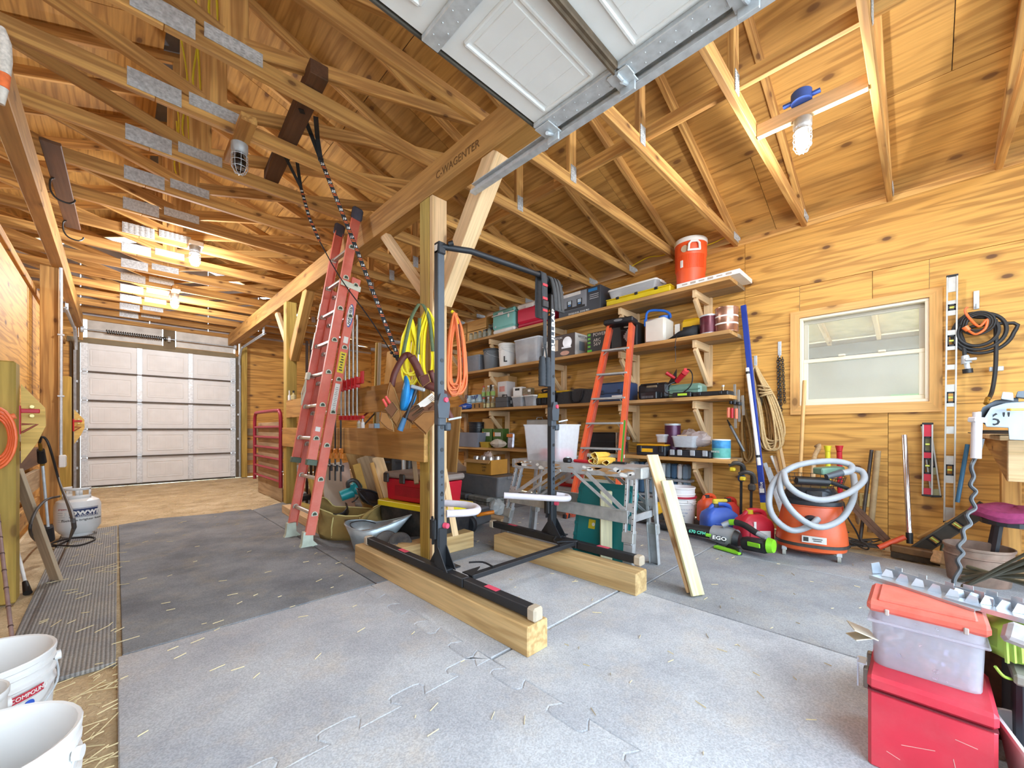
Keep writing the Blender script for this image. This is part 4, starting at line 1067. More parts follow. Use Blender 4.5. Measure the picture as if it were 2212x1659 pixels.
for s_, L in ((2.16, .16), (1.86, .17)):
    MB(w_).box(LP(s_, YL - .04, .085 + .0) + V((-.042, 0, 0)), (L, .026, .003), Rr).build('safety_label', CREAM, t)
b = MB(w_)
P3 = [LP(1.47, YL - .08, .14), LP(1.35, YL - .13, .14), LP(1.22, YL - .09, .14), LP(1.34, YL - .03, .14)]
b.tube(P3, .006, 6, True); b.tube([P3[0], P3[2]], .005, 6); b.box(LP(1.5, YL - .08, .13), (.07, .06, .03), Rr, .004); b.build('rung_lock', CREAM, t)
# ---------------------------------------------------------------- folded step ladder leaning on the shelves
OR = pl('#e8663c', .45, 0, .12, 9); ALS = pl('#b9bab8', .5, .5, .15, 20, dust=.3)
t = thing('step_ladder', 'folded orange step ladder with black top cap leaning against shelves', 'step ladder', (3.63, 2.5, 0))
w_ = W(t)
bl, br = V((3.60, 2.79, 0)), V((3.72, 2.235, 0)); tl, tr = V((4.075, 2.55, 2.19)), V((4.13, 2.275, 2.19))
ad = (tl - bl).normalized(); wd_ = (br - bl).normalized(); nd = wd_.cross(ad).normalized()
if nd.x > 0: nd = -nd
for a, c in ((bl, tl), (br, tr)):
    b = MB(w_); b.bar(a, c, .075, .005, nd, .001)
    s_ = 1 if a == bl else -1
    for k in (-1, 1): b.bar(a + nd * k * .035 + wd_ * s_ * .014, c + nd * k * .035 + wd_ * s_ * .014, .005, .03, nd)
    b.build('front_rail', OR, t)
    o_ = -nd * .11
    b = MB(w_); b.bar(a + o_ + wd_ * s_ * .03, c + o_ * .7 + wd_ * s_ * .01, .06, .03, nd, .002); b.build('rear_rail', FGD, t)
    MB(w_).box(a + V((0, 0, .025)), (.09, .05, .05), None, .008).build('foot', STEELD, t)
for k in range(7):
    f_ = .105 + k * .127
    a, c = bl + (tl - bl) * f_, br + (tr - br) * f_
    MB(w_).bar(a, c, .022, .09, (0, 0, 1), .004).build('step', ALS, t)
    b = MB(w_); b.bar(a + wd_ * .02 + nd * .02 - ad * .06, a + wd_ * .075 + nd * .02, .014, .004, nd); b.bar(c - wd_ * .02 + nd * .02 - ad * .06, c - wd_ * .075 + nd * .02, .014, .004, nd); b.build('step_brace', ALS, t)
for f_ in (.2, .33):
    a, c = bl + (tl - bl) * f_ - nd * .11, br + (tr - br) * f_ - nd * .11
    MB(w_).bar(a, c, .04, .02, (0, 0, 1), .003).build('rear_bar', CREAM, t)
    MB(w_).bar(a - wd_ * -.06, a + (c - a) * .3 - ad * .2, .022, .006, nd).bar(c + wd_ * -.06, a + (c - a) * .7 - ad * .2, .022, .006, nd).build('rear_brace', ALS, t)
b = MB(w_); b.bar(tl - wd_ * .03 + ad * .03, tr + wd_ * .03 + ad * .03, .06, .2, (0, 0, 1), .012); b.build('top_cap', BLACK, t)
MB(w_).prism([(.05 * math.cos(a * PI / 10), .014 * math.sin(a * PI / 10)) for a in range(20)], .002, frame((tl + tr) / 2 + ad * .03 + V((-.105, -.03, 0)), (tr - tl), (0, 0, 1))).build('badge', pl('#8c8f92', .4, .5), t)
a = br + (tr - br) * .27; c = br + (tr - br) * .5
MB(w_).bar(a + nd * .001 - wd_ * -.0045, c - wd_ * -.0045, .05, .003, nd).build('green_label', pl('#3f9a2e', .5), t)
MB(w_).bar(br + (tr - br) * .44 - wd_ * .0055, br + (tr - br) * .55 - wd_ * .0055, .03, .003, nd).build('safety_label', WHITE, t)
# ---------------------------------------------------------------- wall shelves with wooden brackets
SXF = 4.24
SZ = {1: 2.49, 2: 1.968, 3: 1.334, 4: .702}
BRK = (1.66, 2.53, 3.68, 4.88, 6.0)
for n, nm in ((1, 'topmost long wall shelf, holding coolers and orange drink dispenser'), (2, 'second wall shelf from the top, holding totes and cans'), (3, 'third wall shelf from the top, holding tool bags and cases'), (4, 'lowest long wall shelf, holding organizers and paint can')):
    z = SZ[n]
    t = thing('long_shelf', nm, 'shelf', (4.47, 3.8, z), 0, 'long wall shelves on wooden brackets')
    for k, (x0, x1) in enumerate(((SXF, SXF + .232), (SXF + .236, XW))):
        for y0, y1 in ((1.30, 3.72), (3.723, 6.4)):
            board('shelf_board', ((x0 + x1) / 2, y0, z - .019), ((x0 + x1) / 2, y1, z - .019), .038, x1 - x0, SHELFW if k == 0 else GREYW, t)
    for y in BRK:
        board('bracket_arm', (SXF + .05, y, z - .079), (XW - .04, y, z - .079), .08, .038, PALE, t)
        board('bracket_upright', (XW - .02, y, z - .04), (XW - .02, y, z - .5), .085, .038, PALE, t, (0, 1, 0))
        board('bracket_brace', (SXF + .08, y, z - .125), (XW - .05, y, z - .45), .06, .036, PALE, t)
FR = ((0, -1, 0), (0, 0, 1))
def spot(px0, px1, pyt, zb, X):
    a, c = at(px0, 900, X=X).y, at(px1, 900, X=X).y
    return (a + c) / 2, a - c, at((px0 + px1) / 2, pyt, X=X).z - zb
def ibox(name, label, cat, px0, px1, pyt, n, m, depth=.3, X=4.28, part='box', bev=.004, group=None, zb=None):
    zb = SZ[n] if zb is None else zb
    y, wd, h = spot(px0, px1, pyt, zb, X)
    t = thing(name, label, cat, (X + depth / 2, y, zb), 0, group)
    MB().box((0, 0, h / 2), (depth, wd, h), None, bev).build(part, m, t)
    t['_d'] = 0; del t['_d']
    return t, wd, h, depth
def panel_on(t, name, y, z, wd, h, m, d, out=.001, th=.002):
    """flat printed panel on the shelf-front (-X) face"""
    return MB().box((-d / 2 - out, y, z), (th, wd, h)).build(name, m, t)
def side_on(t, name, x, z, wd, h, m, yw, out=.001):
    return MB().box((x, -yw / 2 - out, z), (wd, .002, h)).build(name, m, t)
def ftext(t, txt, size, y, z, d, m, sx=1.0, bold=0.0, out=.0025, rot=0):
    Mf = frame((-d / 2 - out, y, z), (0, -1, 0), (0, 0, 1)) @ Matrix.Rotation(rot, 4, 'Z')
    return text(txt, size, Mf, m, t, 'lettering', world=False, sx=sx, bold=bold)
KRAFT = pl('#b88d57', .85, 0, .08, 6, bump=.1); KRAFTD = pl('#9a7342', .85, 0, .1, 6)
INK = pl('#2a2622', .8); INKW = pl('#efede8', .7)
CRATE = wood('crate_wood', '#dcb06b', '#b5823f', scale=(1, 10, 10), rings=12, knots=.3)
# ---- shelf 1
def crate(label, px0, px1, pyt):
    y, wd, h = spot(px0, px1, pyt, SZ[1], 4.34)
    t = thing('wooden_crate', label, 'crate', (4.5, y, SZ[1]), 0)
    for s_ in (-1, 1):
        board('end_panel', V((4.5 - .14, y + s_ * wd / 2, SZ[1] + h / 2)), V((4.5 + .14, y + s_ * wd / 2, SZ[1] + h / 2)), h, .016, CRATE, t)
        for k in range(2): board('slat', V((4.5 + s_ * .15, y - wd / 2, SZ[1] + h * (.25 + .5 * k))), V((4.5 + s_ * .15, y + wd / 2, SZ[1] + h * (.25 + .5 * k))), h * .47, .012, CRATE, t)
    board('bottom_board', V((4.5, y - wd / 2, SZ[1] + .012)), V((4.5, y + wd / 2, SZ[1] + .012)), .014, .28, CRATE, t)
    return t
crate('wooden crate at far left end of top shelf', 986, 1006, 703)
crate('wooden crate behind the glass jars on top shelf', 1009, 1050, 690)
JAR = clear('jar_glass', '#eef4ee', .28, .05, '#cfd8cf'); JL = pl('#8a8a80', .35, .8)
def jar(loc, label, h=.12, r=.036, fill=None, lid=JL, group=None, name='glass_jar', neck=.75):
    t = thing(name, label, 'jar', loc, 0, group)
    MB().lathe([(r * .9, 0), (r, .006), (r, h * .72), (r * neck, h * .86), (r * neck, h * .9)], n=16).build('glass', JAR, t, True)
    if fill: MB().lathe([(r * .9, .004), (r * .93, h * .6), (.001, h * .62)], n=14).build('contents', fill, t, True)
    MB().lathe([(r * neck * 1.06, h * .89), (r * neck * 1.06, h), (.001, h)], n=14).build('lid', lid, t, True)
    return t
for k in range(5): jar((4.27, 5.32 - k * .115, SZ[1]), '%s clear mason jar from the crate end in the row beside teal cooler' % ORD[k], group='mason jars on the top shelf')
t = thing('carton', 'low cardboard carton of jars beside teal cooler on top shelf', 'carton', (4.42, 5.0, SZ[1])); MB().box((0, 0, .055), (.2, .36, .11), None, .003).build('box', KRAFT, t); panel_on(t, 'printed_mark', -.02, .055, .05, .06, INK, .2)
for k in range(3): jar((4.42, 5.11 - k * .1, SZ[1] + .11), '%s clear jar from crate end, standing on the low carton' % ORD[k], h=.13, r=.042, group='jars on the low carton')
t = thing('serving_tray', 'dark wire tray lying across carton of jars', 'tray', (4.36, 4.9, SZ[1] + .11)); b = MB()
for k in range(6): b.box((0, -.1 + k * .04, .006), (.16, .006, .006))
b.box((-.08, 0, .012), (.008, .24, .02)).box((.08, 0, .012), (.008, .24, .02)); b.build('wires', BLACK, t)
# teal cooler
def cooler(label, px0, px1, pyt, body, base, lid, X=4.25, d=.3):
    y, wd, h = spot(px0, px1, pyt, SZ[1], X)
    t = thing('ice_chest', label, 'cooler', (X + d / 2, y, SZ[1]))
    q = .025
    MB().box((0, 0, h * .5), (d, wd, h * .62), None, q).build('body', body, t, bevel=0)
    MB().box((0, 0, h * .1), (d * .98, wd * .98, h * .2), None, q).build('base', base, t)
    MB().box((0, 0, h * .9), (d * 1.01, wd * 1.01, h * .2), None, q).build('lid', lid, t)
    MB().box((-d / 2 - .004, wd * .1, h * .82), (.014, wd * .22, h * .12), None, .004).build('latch', WHITE, t)
    b = MB(); b.tube([(0, -wd / 2 - .004, h * .68), (0, -wd / 2 - .03, h * .6), (.0, -wd / 2 - .03, h * .58)], .008, 6); b.box((0, -wd / 2 - .01, h * .66), (.12, .02, .03), None, .006); b.build('side_handle', WHITE, t)
    return t, wd, h, d
TQ = pl('#7dbdb4', .4, 0, .06, 6)
t, wd, h, d = cooler('small teal cooler with white base on top shelf', 1063, 1111, 667, TQ, WHITE, TQ)
MB().box((-d / 2 - .002, 0, h * .79), (.006, wd * 1.0, .014)).build('trim_strip', WHITE, t)
MB().lathe([(.018, 0), (.018, .003)], (-d / 2 - .001, wd * .33, h * .3), 14, Matrix.Rotation(-PI / 2, 3, 'Y')).build('drain_plug', GALV, t); MB().prism([(.02 * math.cos(a * PI / 8), .032 * math.sin(a * PI / 8)) for a in range(16)], .002, frame((-d / 2 - .001, -wd * .25, h * .66), (0, -1, 0), (.0, 0, 1))).build('sticker', WHITE, t)
t, wd, h, d = cooler('red cooler with white lid between teal cooler and dark box', 1116, 1190, 648, pl('#c3203e', .4, 0, .08, 6), pl('#b01c38', .4, 0, .08, 6), WHITE)
# generator box
t, wd, h, d = ibox('product_carton', 'dark grey printed carton picturing a two burner stove, top shelf', 'carton', 1207, 1297, 627, 1, pl('#3d4148', .5, 0, .1, 4), .34, 4.26)
panel_on(t, 'printed_panel', wd * .12, h * .6, wd * .62, h * .72, pl('#8d9299', .5, 0, .2, 5), d)
panel_on(t, 'printed_strip', wd * .2, h * .9, wd * .5, h * .14, INKW, d, .002)
for yy in (.22, -.02):
    panel_on(t, 'printed_burner', wd * yy, h * .5, wd * .13, h * .3, pl('#1c1d20', .5), d, .0025)
    panel_on(t, 'printed_glass', wd * yy, h * .56, wd * .08, h * .14, pl('#c6d6e2', .3), d, .0035)
    panel_on(t, 'printed_flame', wd * yy, h * .44, wd * .06, h * .04, pl('#4a90d8', .4), d, .0035)
panel_on(t, 'printed_griddle', wd * .1, h * .3, wd * .5, h * .1, pl('#15161a', .5), d, .0025)
panel_on(t, 'blue_logo', -wd * .33, h * .86, wd * .2, h * .12, pl('#2f86c9', .5), d, .0025)
for k in range(3): panel_on(t, 'printed_line', -wd * .36, h * (.66 - .08 * k), wd * .2, h * .025, pl('#b9bcc0', .6), d, .0025)
ftext(t, 'SINGLE-DUAL ZONE PRO', .032, wd * .0, h * .07, d, INKW, .9)
# clear bin on the yellow tray
t = thing('tray_organizer', 'long flat yellow organizer box under the clear bin, top shelf', 'organizer', (4.4, at(1375, 900, X=4.27).y, SZ[1]))
yw = at(1307, 900, X=4.27).y - at(1445, 900, X=4.27).y
YEL = pl('#dfc31c', .45, 0, .08, 8)
MB().box((0, 0, .035), (.28, yw, .07), None, .012).build('box', YEL, t); MB().box((-.0, 0, .075), (.285, yw * 1.005, .012), None, .004).build('lid', YEL, t)
for k in (-.3, .0, .3): MB().box((-.143, yw * k, .07), (.012, .04, .03), None, .004).build('latch', BLACK, t)
t = tub('storage_bin', 'shallow clear bin with white lid on the yellow organizer', 'storage bin', (4.42, at(1362, 900, X=4.28).y, SZ[1] + .083), at(1308, 900, X=4.3).y - at(1412, 900, X=4.3).y, .26, .12, CLR, WHITE, rz=PI / 2, taper=.9)
# orange drink cooler
cyc = at(1492, 900, X=4.42).y
t = thing('drink_cooler', 'tall orange cylindrical drink cooler with white lid on top shelf', 'drink cooler', (4.42, cyc, SZ[1] + .045))
r = .155; ORC = pl('#ef5a26', .45, 0, .07, 6)
pr = [(r * .88, 0), (r * .9, .01), (r * .93, .14), (r * .97, .15), (r * .99, .3), (r * 1.03, .31), (r * 1.03, .44)]
MB().lathe(pr, n=36).build('body', ORC, t, True)
b = MB()
for k in range(30):
    a = PI * .62 + k * PI * .8 / 30 + .1
    b.bar((r * .985 * math.cos(a), r * .985 * math.sin(a), .155), (r * 1.0 * math.cos(a), r * 1.0 * math.sin(a), .3), .006, .008, (math.cos(a), math.sin(a), 0))
b.build('ribbing', ORC, t)
MB().lathe([(r * 1.06, .435), (r * 1.07, .45), (r * 1.07, .475), (r * 1.02, .485), (r * .3, .492), (.001, .492)], n=36).build('lid', WHITE, t, True)
for a in (PI * 1.18, PI * .3):
    Mh = Matrix.Rotation(a, 4, 'Z') @ Matrix.Translation((r * 1.0, 0, .36))
    b = MB(Mh); b.tube([(.02, -.055, -.03), (.026, -.05, .03), (.026, -.03, .055), (.026, .03, .055), (.026, .05, .03), (.02, .055, -.03)], .012, 8); b.box((.018, 0, -.03), (.012, .13, .022), None, .004); b.build('handle', WHITE, t, True)
a = PI * .93; MB(Matrix.Rotation(a, 4, 'Z')).box((r * 1.0, 0, .21), (.012, .03, .075), None, .003).build('label', WHITE, t)
MB(Matrix.Rotation(PI * 1.0, 4, 'Z') @ Matrix.Translation((r * 1.02, 0, .36)) @ Matrix.Rotation(PI / 2, 4, 'Y')).lathe([(.036, 0), (.036, .006)], n=20).build('round_sticker', pl('#c9b79a', .6), t)
t = thing('flat_carton', 'flat white printed carton under the orange drink cooler', 'carton', (4.44, at(1527, 900, X=4.25).y, SZ[1]))
yw = at(1457, 900, X=4.25).y - at(1592, 900, X=4.25).y
MB().box((0, 0, .022), (.4, yw, .044), None, .002).build('box', WHITE, t)
for k in range(6): panel_on(t, 'printed_line', yw * (.36 - k * .14), .022, yw * .09, .012 + .008 * (k % 2), pl('#b6a696', .7), .4)
# ---- shelf 2
t = tub('storage_tote', 'grey smoky tote with lid at left end of second shelf', 'storage tote', (4.45, at(1017, 900, X=4.3).y, SZ[2]), .5, .36, .27, CLRG, pl('#7d8288', .5, 0, .1, 8), rz=PI / 2)
bucket('dark grey bucket between grey tote and white bucket, second shelf', (4.42, at(1064, 900, X=4.42).y, SZ[2]), .33, .15, pl('#6d7276', .5, 0, .1, 8), lid=pl('#34373a', .5), cat='bucket')
t = bucket('white lidded bucket left of the big clear tote, second shelf', (4.4, at(1096, 900, X=4.4).y, SZ[2]), .36, .14, WHITE, lid=WHITE)
text('L', .12, frame((-.118, -.075, .11), (.45, -.9, 0), (0, 0, 1)), INK, t, world=False, bold=.004)
t = tub('storage_tote', 'big clear lidded tote with paper label on second shelf', 'storage tote', (4.43, at(1137, 900, X=4.27).y, SZ[2]), .50, .34, .36, CLR, pl('#c9ced4', .4, 0, .05, 8), rz=PI / 2, taper=.92)
MB().box((.05, -.171, .2), (.1, .003, .11)).build('paper_label', WHITE, t)
for k, s_ in enumerate(('DRY WALL', 'TAPE')): text(s_, .06, frame((-.1, -.1715, .23 - .1 * k), (1, 0, 0), (0, 0, 1)), INK, t, world=False)
t = thing('rag_bundle', 'dark and white bundles packed inside the big clear tote', 'bundle', (4.43, at(1137, 900, X=4.27).y, SZ[2] + .01), PI / 2)
MB().box((-.09, 0, .1), (.2, .26, .2), None, .03).build('dark_bundle', pl('#59606a', .8), t); MB().box((.12, -.01, .075), (.2, .25, .15), None, .03).build('white_bundle', WHITE, t)
t, wd, h, d = ibox('product_carton', 'narrow white carton behind right rack upright, second shelf', 'carton', 1172, 1190, 738, 2, WHITE, .28, 4.28)
ftext(t, 'STONE', .05, 0, h * .6, d, INK)
t, wd, h, d = ibox('product_carton', 'brown carton picturing a round meat slicer on second shelf', 'carton', 1197, 1242, 722, 2, pl('#3c2a22', .5, 0, .1, 5), .3, 4.27)
MB().prism([(.075 * math.cos(a * PI / 14), .075 * math.sin(a * PI / 14)) for a in range(28)], .002, frame((-d / 2, -wd * .14, h * .62), (0, -1, 0), (0, 0, 1))).build('printed_slicer', pl('#c6c7ca', .3, .4), t)
panel_on(t, 'printed_base', -wd * .1, h * .4, wd * .45, h * .07, pl('#b9babd', .3, .3), d, .002)
MB().prism([(.075 * math.cos(a * PI / 14), .03 * math.sin(a * PI / 14)) for a in range(28)], .002, frame((-d / 2, -wd * .02, h * .16), (0, -1, 0), (0, 0, 1))).build('printed_plate', pl('#d8a690', .6), t)
panel_on(t, 'printed_strip', wd * .38, h * .55, wd * .16, h * .5, pl('#cbb59a', .6), d, .002); ftext(t, 'WESTON', .04, wd * .34, h * .86, d, INKW)
MB().box((0, -wd / 2 - .001, h / 2), (d * .98, .002, h * .98)).build('side_panel', WHITE, t)
ftx = text('WESTON', .05, frame((.02, -wd / 2 - .003, h * .85), (1, 0, 0), (0, 0, 1)), INK, t, world=False)
MB().box((-.0, -wd / 2 - .003, h * .45), (d * .4, .002, h * .4)).build('printed_picture', pl('#9fb0bf', .5), t)
BKC = pl('#1b1b1d', .5, 0, .15, 6)
t, wd, h, d = ibox('product_carton', 'black carton with green stripe reading ARC 56V, second shelf', 'carton', 1268, 1318, 716, 2, BKC, .3, 4.27)
for k in range(4): panel_on(t, 'green_square', wd * .4, h * (.9 - k * .2), wd * .12, h * .11, pl('#6fc23a', .5), d)
ftext(t, 'POWER+', .06, -wd * .1, h * .86, d, INKW, .9); ftext(t, 'ARC', .055, wd * .05, h * .58, d, INKW, 1.0); ftext(t, '56V', .065, wd * .05, h * .38, d, INKW, 1.0)
panel_on(t, 'green_patch', wd * .38, h * .07, wd * .2, h * .12, pl('#58d01c', .5), d, .002)
t, wd, h, d = ibox('product_carton', 'black carton with white striped diamond behind step ladder, second shelf', 'carton', 1320, 1376, 700, 2, BKC, .3, 4.27)
b = MB()
for k in range(7): hh = .02 + .014 * (3 - abs(k - 3)) * 1.4; b.box((-d / 2 - .001, -.045 + k * .015 - .05, h * .45), (.002, .008, hh * 2))
b.build('striped_logo', INKW, t); b = MB(); b.prism([(.035 * math.cos(a * PI / 8), .012 * math.sin(a * PI / 8)) for a in range(16)], .002, frame((-d / 2, -wd * .1, h * .86), (0, -1, 0), (0, 0, 1))); b.build('oval_logo', INKW, t)
# white jug with blue handle
t = thing('water_jug', 'white square jug with blue swing handle, second shelf', 'jug', (4.43, at(1414, 900, X=4.32).y, SZ[2]))
MB().box((0, 0, .14), (.24, .25, .28), None, .025).build('body', pl('#eae4d6', .5, 0, .05, 8), t, True)
MB().lathe([(.06, .28), (.065, .29), (.065, .315), (.02, .32), (.001, .32)], (.03, -.05, 0), 20).build('cap', pl('#1f63c0', .45), t, True)
b = MB(); b.tube(spline([(-.08, .115, .24), (-.085, .11, .35), (-.06, .07, .39), (-.02, -.06, .37), (0, -.12, .33), (0, -.135, .28)], 4), .014, 8); b.box((-.1, .118, .25), (.03, .03, .09), None, .01); b.build('handle', pl('#1f63c0', .45), t, True)
t = thing('drawstring_bag', 'black drawstring pouch drooping over second shelf edge', 'bag', (4.34, at(1475, 900, X=4.3).y, SZ[2]))
b = MB(); BAGM = pl('#1d1e20', .75, 0, .2, 30)
b.ring([[V((x * q + (.0 if k < 9 else 0), y0, max(.004, .05 * hh + z * hh))) for k, (x, z) in enumerate([(.09 * math.cos(a * PI / 8), .06 * math.sin(a * PI / 8)) for a in range(16)])] for y0, q, hh in ((.2, .2, .12), (.12, .7, .35), (.04, 1.0, .75), (-.05, 1.05, 1.0), (-.1, .8, 1.15), (-.14, .25, 1.1))])
b.build('pouch', BAGM, t, True); b = MB()
b.tube(spline([(-.06, .04, .06), (-.1, .045, .0), (-.115, .05, -.1), (-.11, .045, -.2), (-.112, .05, -.26)], 5), .003, 5); b.ball((-.112, .05, -.1), .012); b.build('drawstring', BLACK, t)
t = thing('tool_case', 'yellow and black tool holder standing behind the drawstring pouch', 'tool case', (4.52, at(1495, 900, X=4.45).y, SZ[2]))
MB().box((0, 0, .12), (.14, .26, .24), None, .03).build('case', pl('#e0b21c', .5, 0, .1, 10), t); MB().box((-.075, 0, .1), (.012, .2, .1), None, .005).build('front_panel', BLACK, t)
t, wd, h, d = ibox('paperback', 'small white printed box behind black pouch, second shelf', 'box', 1457, 1468, 700, 2, WHITE, .1, 4.5)
def can(label, px, n, r, h, m, lidm=GALV, X=4.36, bands=(), zb=None, handle=False):
    t = thing('paint_can', label, 'can', (X, at(px, 900, X=X).y, SZ[n] if zb is None else zb))
    MB().lathe([(r, 0), (r * 1.02, .003), (r * 1.02, .008), (r, .011), (r, h - .012), (r * 1.02, h - .009), (r * 1.02, h - .001), (r * .9, h), (r * .88, h - .006), (.001, h - .006)], n=28).build('can', lidm, t, True)
    for z0, z1, mm, nm in bands: MB().lathe([(r * 1.006, z0 * h), (r * 1.008, z0 * h + .001), (r * 1.008, z1 * h - .001), (r * 1.006, z1 * h)], n=28, caps=False).build(nm, mm, t, True)
    return t
MAR = pl('#5f2530', .35, .3, .3, 25); TINC = pl('#b98f7c', .25, .8, .2, 20)
can('dark red printed can beside the large tin, second shelf', 1531, 2, .085, .2, None, GALV, 4.36, ((.08, .92, MAR, 'label'),))
can('large shiny silver tin at right end of second shelf', 1569, 2, .105, .245, None, TINC, 4.38, ((.3, .36, WHITE, 'band'), (.6, .66, WHITE, 'band')))
# ---- shelf 3
t = thing('paper_roll_pack', 'plastic-wrapped pack of paper rolls lettered in blue, third shelf', 'paper roll pack', (4.42, at(1022, 900, X=4.32).y, SZ[3]))
WRAP = pl('#bcd3da', .25, 0, .25, 14)
for i in range(3):
    for j in range(2): MB().lathe([(.058, 0), (.06, .004), (.06, .115), (.05, .12), (.02, .12)], (-.06 + .0 * i, .13 - i * .125, j * .125), 16).build('paper_roll', WRAP, t, True)
text('TULIP', .075, frame((-.127, -.07, .2), (0, -1, .12), (0, 0, 1)), pl('#1f3c86', .5), t, world=False, bold=.002)
text('15', .09, frame((-.127, .15, .22), (0, -1, 0), (0, 0, 1)), pl('#1b2a55', .5), t, world=False, bold=.002)
MB().box((-.0, .0, .128), (.13, .38, .258), None, .04).build('film', clear('wrap_film', '#dfeef2', .25, .1, '#bcd8e0'), t, True)
t = thing('plastic_bag', 'crumpled blue plastic bag in front of paper roll pack', 'bag', (4.3, at(1005, 900, X=4.28).y, SZ[3]))
rb = random.Random(9)
def crumple(sz, seed, m, n=8):
    q = random.Random(seed); b = MB(); P = []
    for i in range(n + 1):
        a = PI * i / n; P.append([V((max(.02, math.sin(a)) * math.cos(2 * PI * k / 12) * sz[0] * q.uniform(.75, 1.15), max(.02, math.sin(a)) * math.sin(2 * PI * k / 12) * sz[1] * q.uniform(.75, 1.15), max(0.002, (1 - math.cos(a)) * sz[2] / 2 * q.uniform(.9, 1.05)))) for k in range(12)])
    b.ring(P); return b
crumple((.07, .2, .11), 4, None).build('bag', pl('#2458b5', .35, 0, .3, 20), t)
text('TULIP', .04, frame((-.075, -.05, .05), (0, -1, 0), (0, 0, 1)), INKW, t, world=False)
t, wd, h, d = ibox('carton', 'cardboard carton printed with bottles behind the small bottles', 'carton', 1046, 1098, 815, 3, KRAFT, .2, 4.48)
for k in (-.25, .2): panel_on(t, 'printed_handle', wd * k, h * .68, wd * .1, h * .22, INK, d)
t, wd, h, d = ibox('carton', 'small cardboard carton with arrows, third shelf left', 'carton', 1019, 1041, 870, 3, KRAFTD, .16, 4.27)
for k in (-.25, .2): panel_on(t, 'printed_arrow', wd * k, h * .5, wd * .1, h * .6, INK, d)
jg = 0
for j in range(2):
    for k in range(3):
        t = thing('glass_bottle', '%s small clear bottle from paper rolls, %s tier, third shelf' % (ORD[k], ('lower', 'upper')[j]), 'bottle', (4.33 + .0 * j, at(1045 + k * 10, 900, X=4.33).y, SZ[3] + j * .19), 0, 'small bottles, third shelf')
        MB().lathe([(.03, 0), (.034, .01), (.034, .1), (.014, .14), (.014, .165), (.018, .168), (.018, .182), (.001, .182)], n=14).build('glass', JAR, t, True)
        MB().lathe([(.0345, .02), (.0345, .085)], n=14, caps=False).build('label', pl('#cfc48e' if j == 0 else '#8fae5a', .6), t, True)
        MB().lathe([(.0185, .166), (.0185, .185), (.001, .186)], n=12).build('cap', WHITE if k else RED, t, True)
t, wd, h, d = ibox('tool_case', 'small dark grey hard case with handle, third shelf', 'tool case', 1069, 1096, 857, 3, pl('#4a4b4e', .5, 0, .1, 10), .16, 4.26, 'case', .012)
MB().tube([(0, -.05, h), (0, -.045, h + .03), (0, .045, h + .03), (0, .05, h)], .008, 8).build('handle', BLACK, t, True); MB().box((0, -wd / 2 - .004, h * .5), (.03, .01, .05), None, .002).build('latch', GALV, t); MB().box((0, 0, h * .55), (.165, wd * 1.01, .006)).build('seam', BLACK, t)
t, wd, h, d = ibox('product_carton', 'tall pale grey carton with red print behind dark case', 'carton', 1075, 1094, 824, 3, pl('#cfc9c6', .6, 0, .05, 8), .2, 4.43)
panel_on(t, 'printed_block', 0, h * .72, wd * .6, h * .2, pl('#cf8a80', .6), d); panel_on(t, 'printed_jug', -wd * .15, h * .4, wd * .3, h * .25, pl('#7e7a78', .6), d)
t, wd, h, d = ibox('product_carton', 'white carton printed with small green utensils, third shelf', 'carton', 1108, 1127, 836, 3, WHITE, .1, 4.45)
panel_on(t, 'printed_block', 0, h * .88, wd * .5, h * .1, INK, d); panel_on(t, 'printed_picture', -.01, h * .35, wd * .4, h * .3, pl('#a3b08a', .6), d)
t, wd, h, d = ibox('cookbook', 'food-picture box beside white carton, third shelf', 'box', 1128, 1147, 838, 3, pl('#7c6a4c', .5, 0, .5, 30), .08, 4.45)
panel_on(t, 'printed_block', -wd * .3, h * .85, wd * .3, h * .12, WHITE, d); panel_on(t, 'printed_picture', wd * .1, h * .45, wd * .5, h * .4, pl('#b5502f', .6, 0, .4, 40), d)
for k, (a_, c_) in enumerate(((1106, 1131), (1133, 1158))):
    t = tub('storage_bin', ('small clear latched bin, left of a pair on third shelf', 'small clear latched bin beside yellow tool bag')[k], 'storage bin', (4.34, (at(a_, 900, X=4.27).y + at(c_, 900, X=4.27).y) / 2, SZ[3]), at(a_, 900, X=4.27).y - at(c_, 900, X=4.27).y - .02, .2, .16, CLR, WHITE, rz=PI / 2, lat=BLACK)
    MB().box((-.03, 0, .05), (.12, .14, .09), None, .02).build('contents', pl('#7c6f6a' if k == 0 else '#c9c2b8', .7, 0, .4, 30), t)
    MB().box((0, -.105, .145), (.09, .02, .04), None, .005).build('front_latch', pl('#2b3350', .5), t)
# tool bags
def soft_bag(name, label, px0, px1, pyt, m, X=4.3, d=.26, trim=None, zb=SZ[3], top=.5):
    y, wd, h = spot(px0, px1, pyt, zb, X)
    t = thing(name, label, 'tool bag', (X + d / 2, y, zb))
    b = MB(); P = []
    for yy, q in ((-.5, .7), (-.47, .95), (-.3, 1.0), (0, 1.02), (.3, .97), (.47, .92), (.5, .65)):
        P.append([V((x * d * q, yy * wd, z * h * (.92 + .08 * math.cos(yy * 5)) * (q if z > .5 else 1))) for x, z in ((-.5, .02), (-.52, .3), (-.46, .62), (-.3 * top * 2, .92), (0, 1.0), (.3 * top * 2, .92), (.46, .62), (.52, .3), (.5, .02))])
    b.ring(P); b.build('bag', m, t, True)
    return t, wd, h, d
BAGB = pl('#26272a', .8, 0, .25, 40)
t, wd, h, d = soft_bag('tool_bag', 'black tool bag with yellow panel behind right rack upright', 1156, 1196, 841, BAGB)
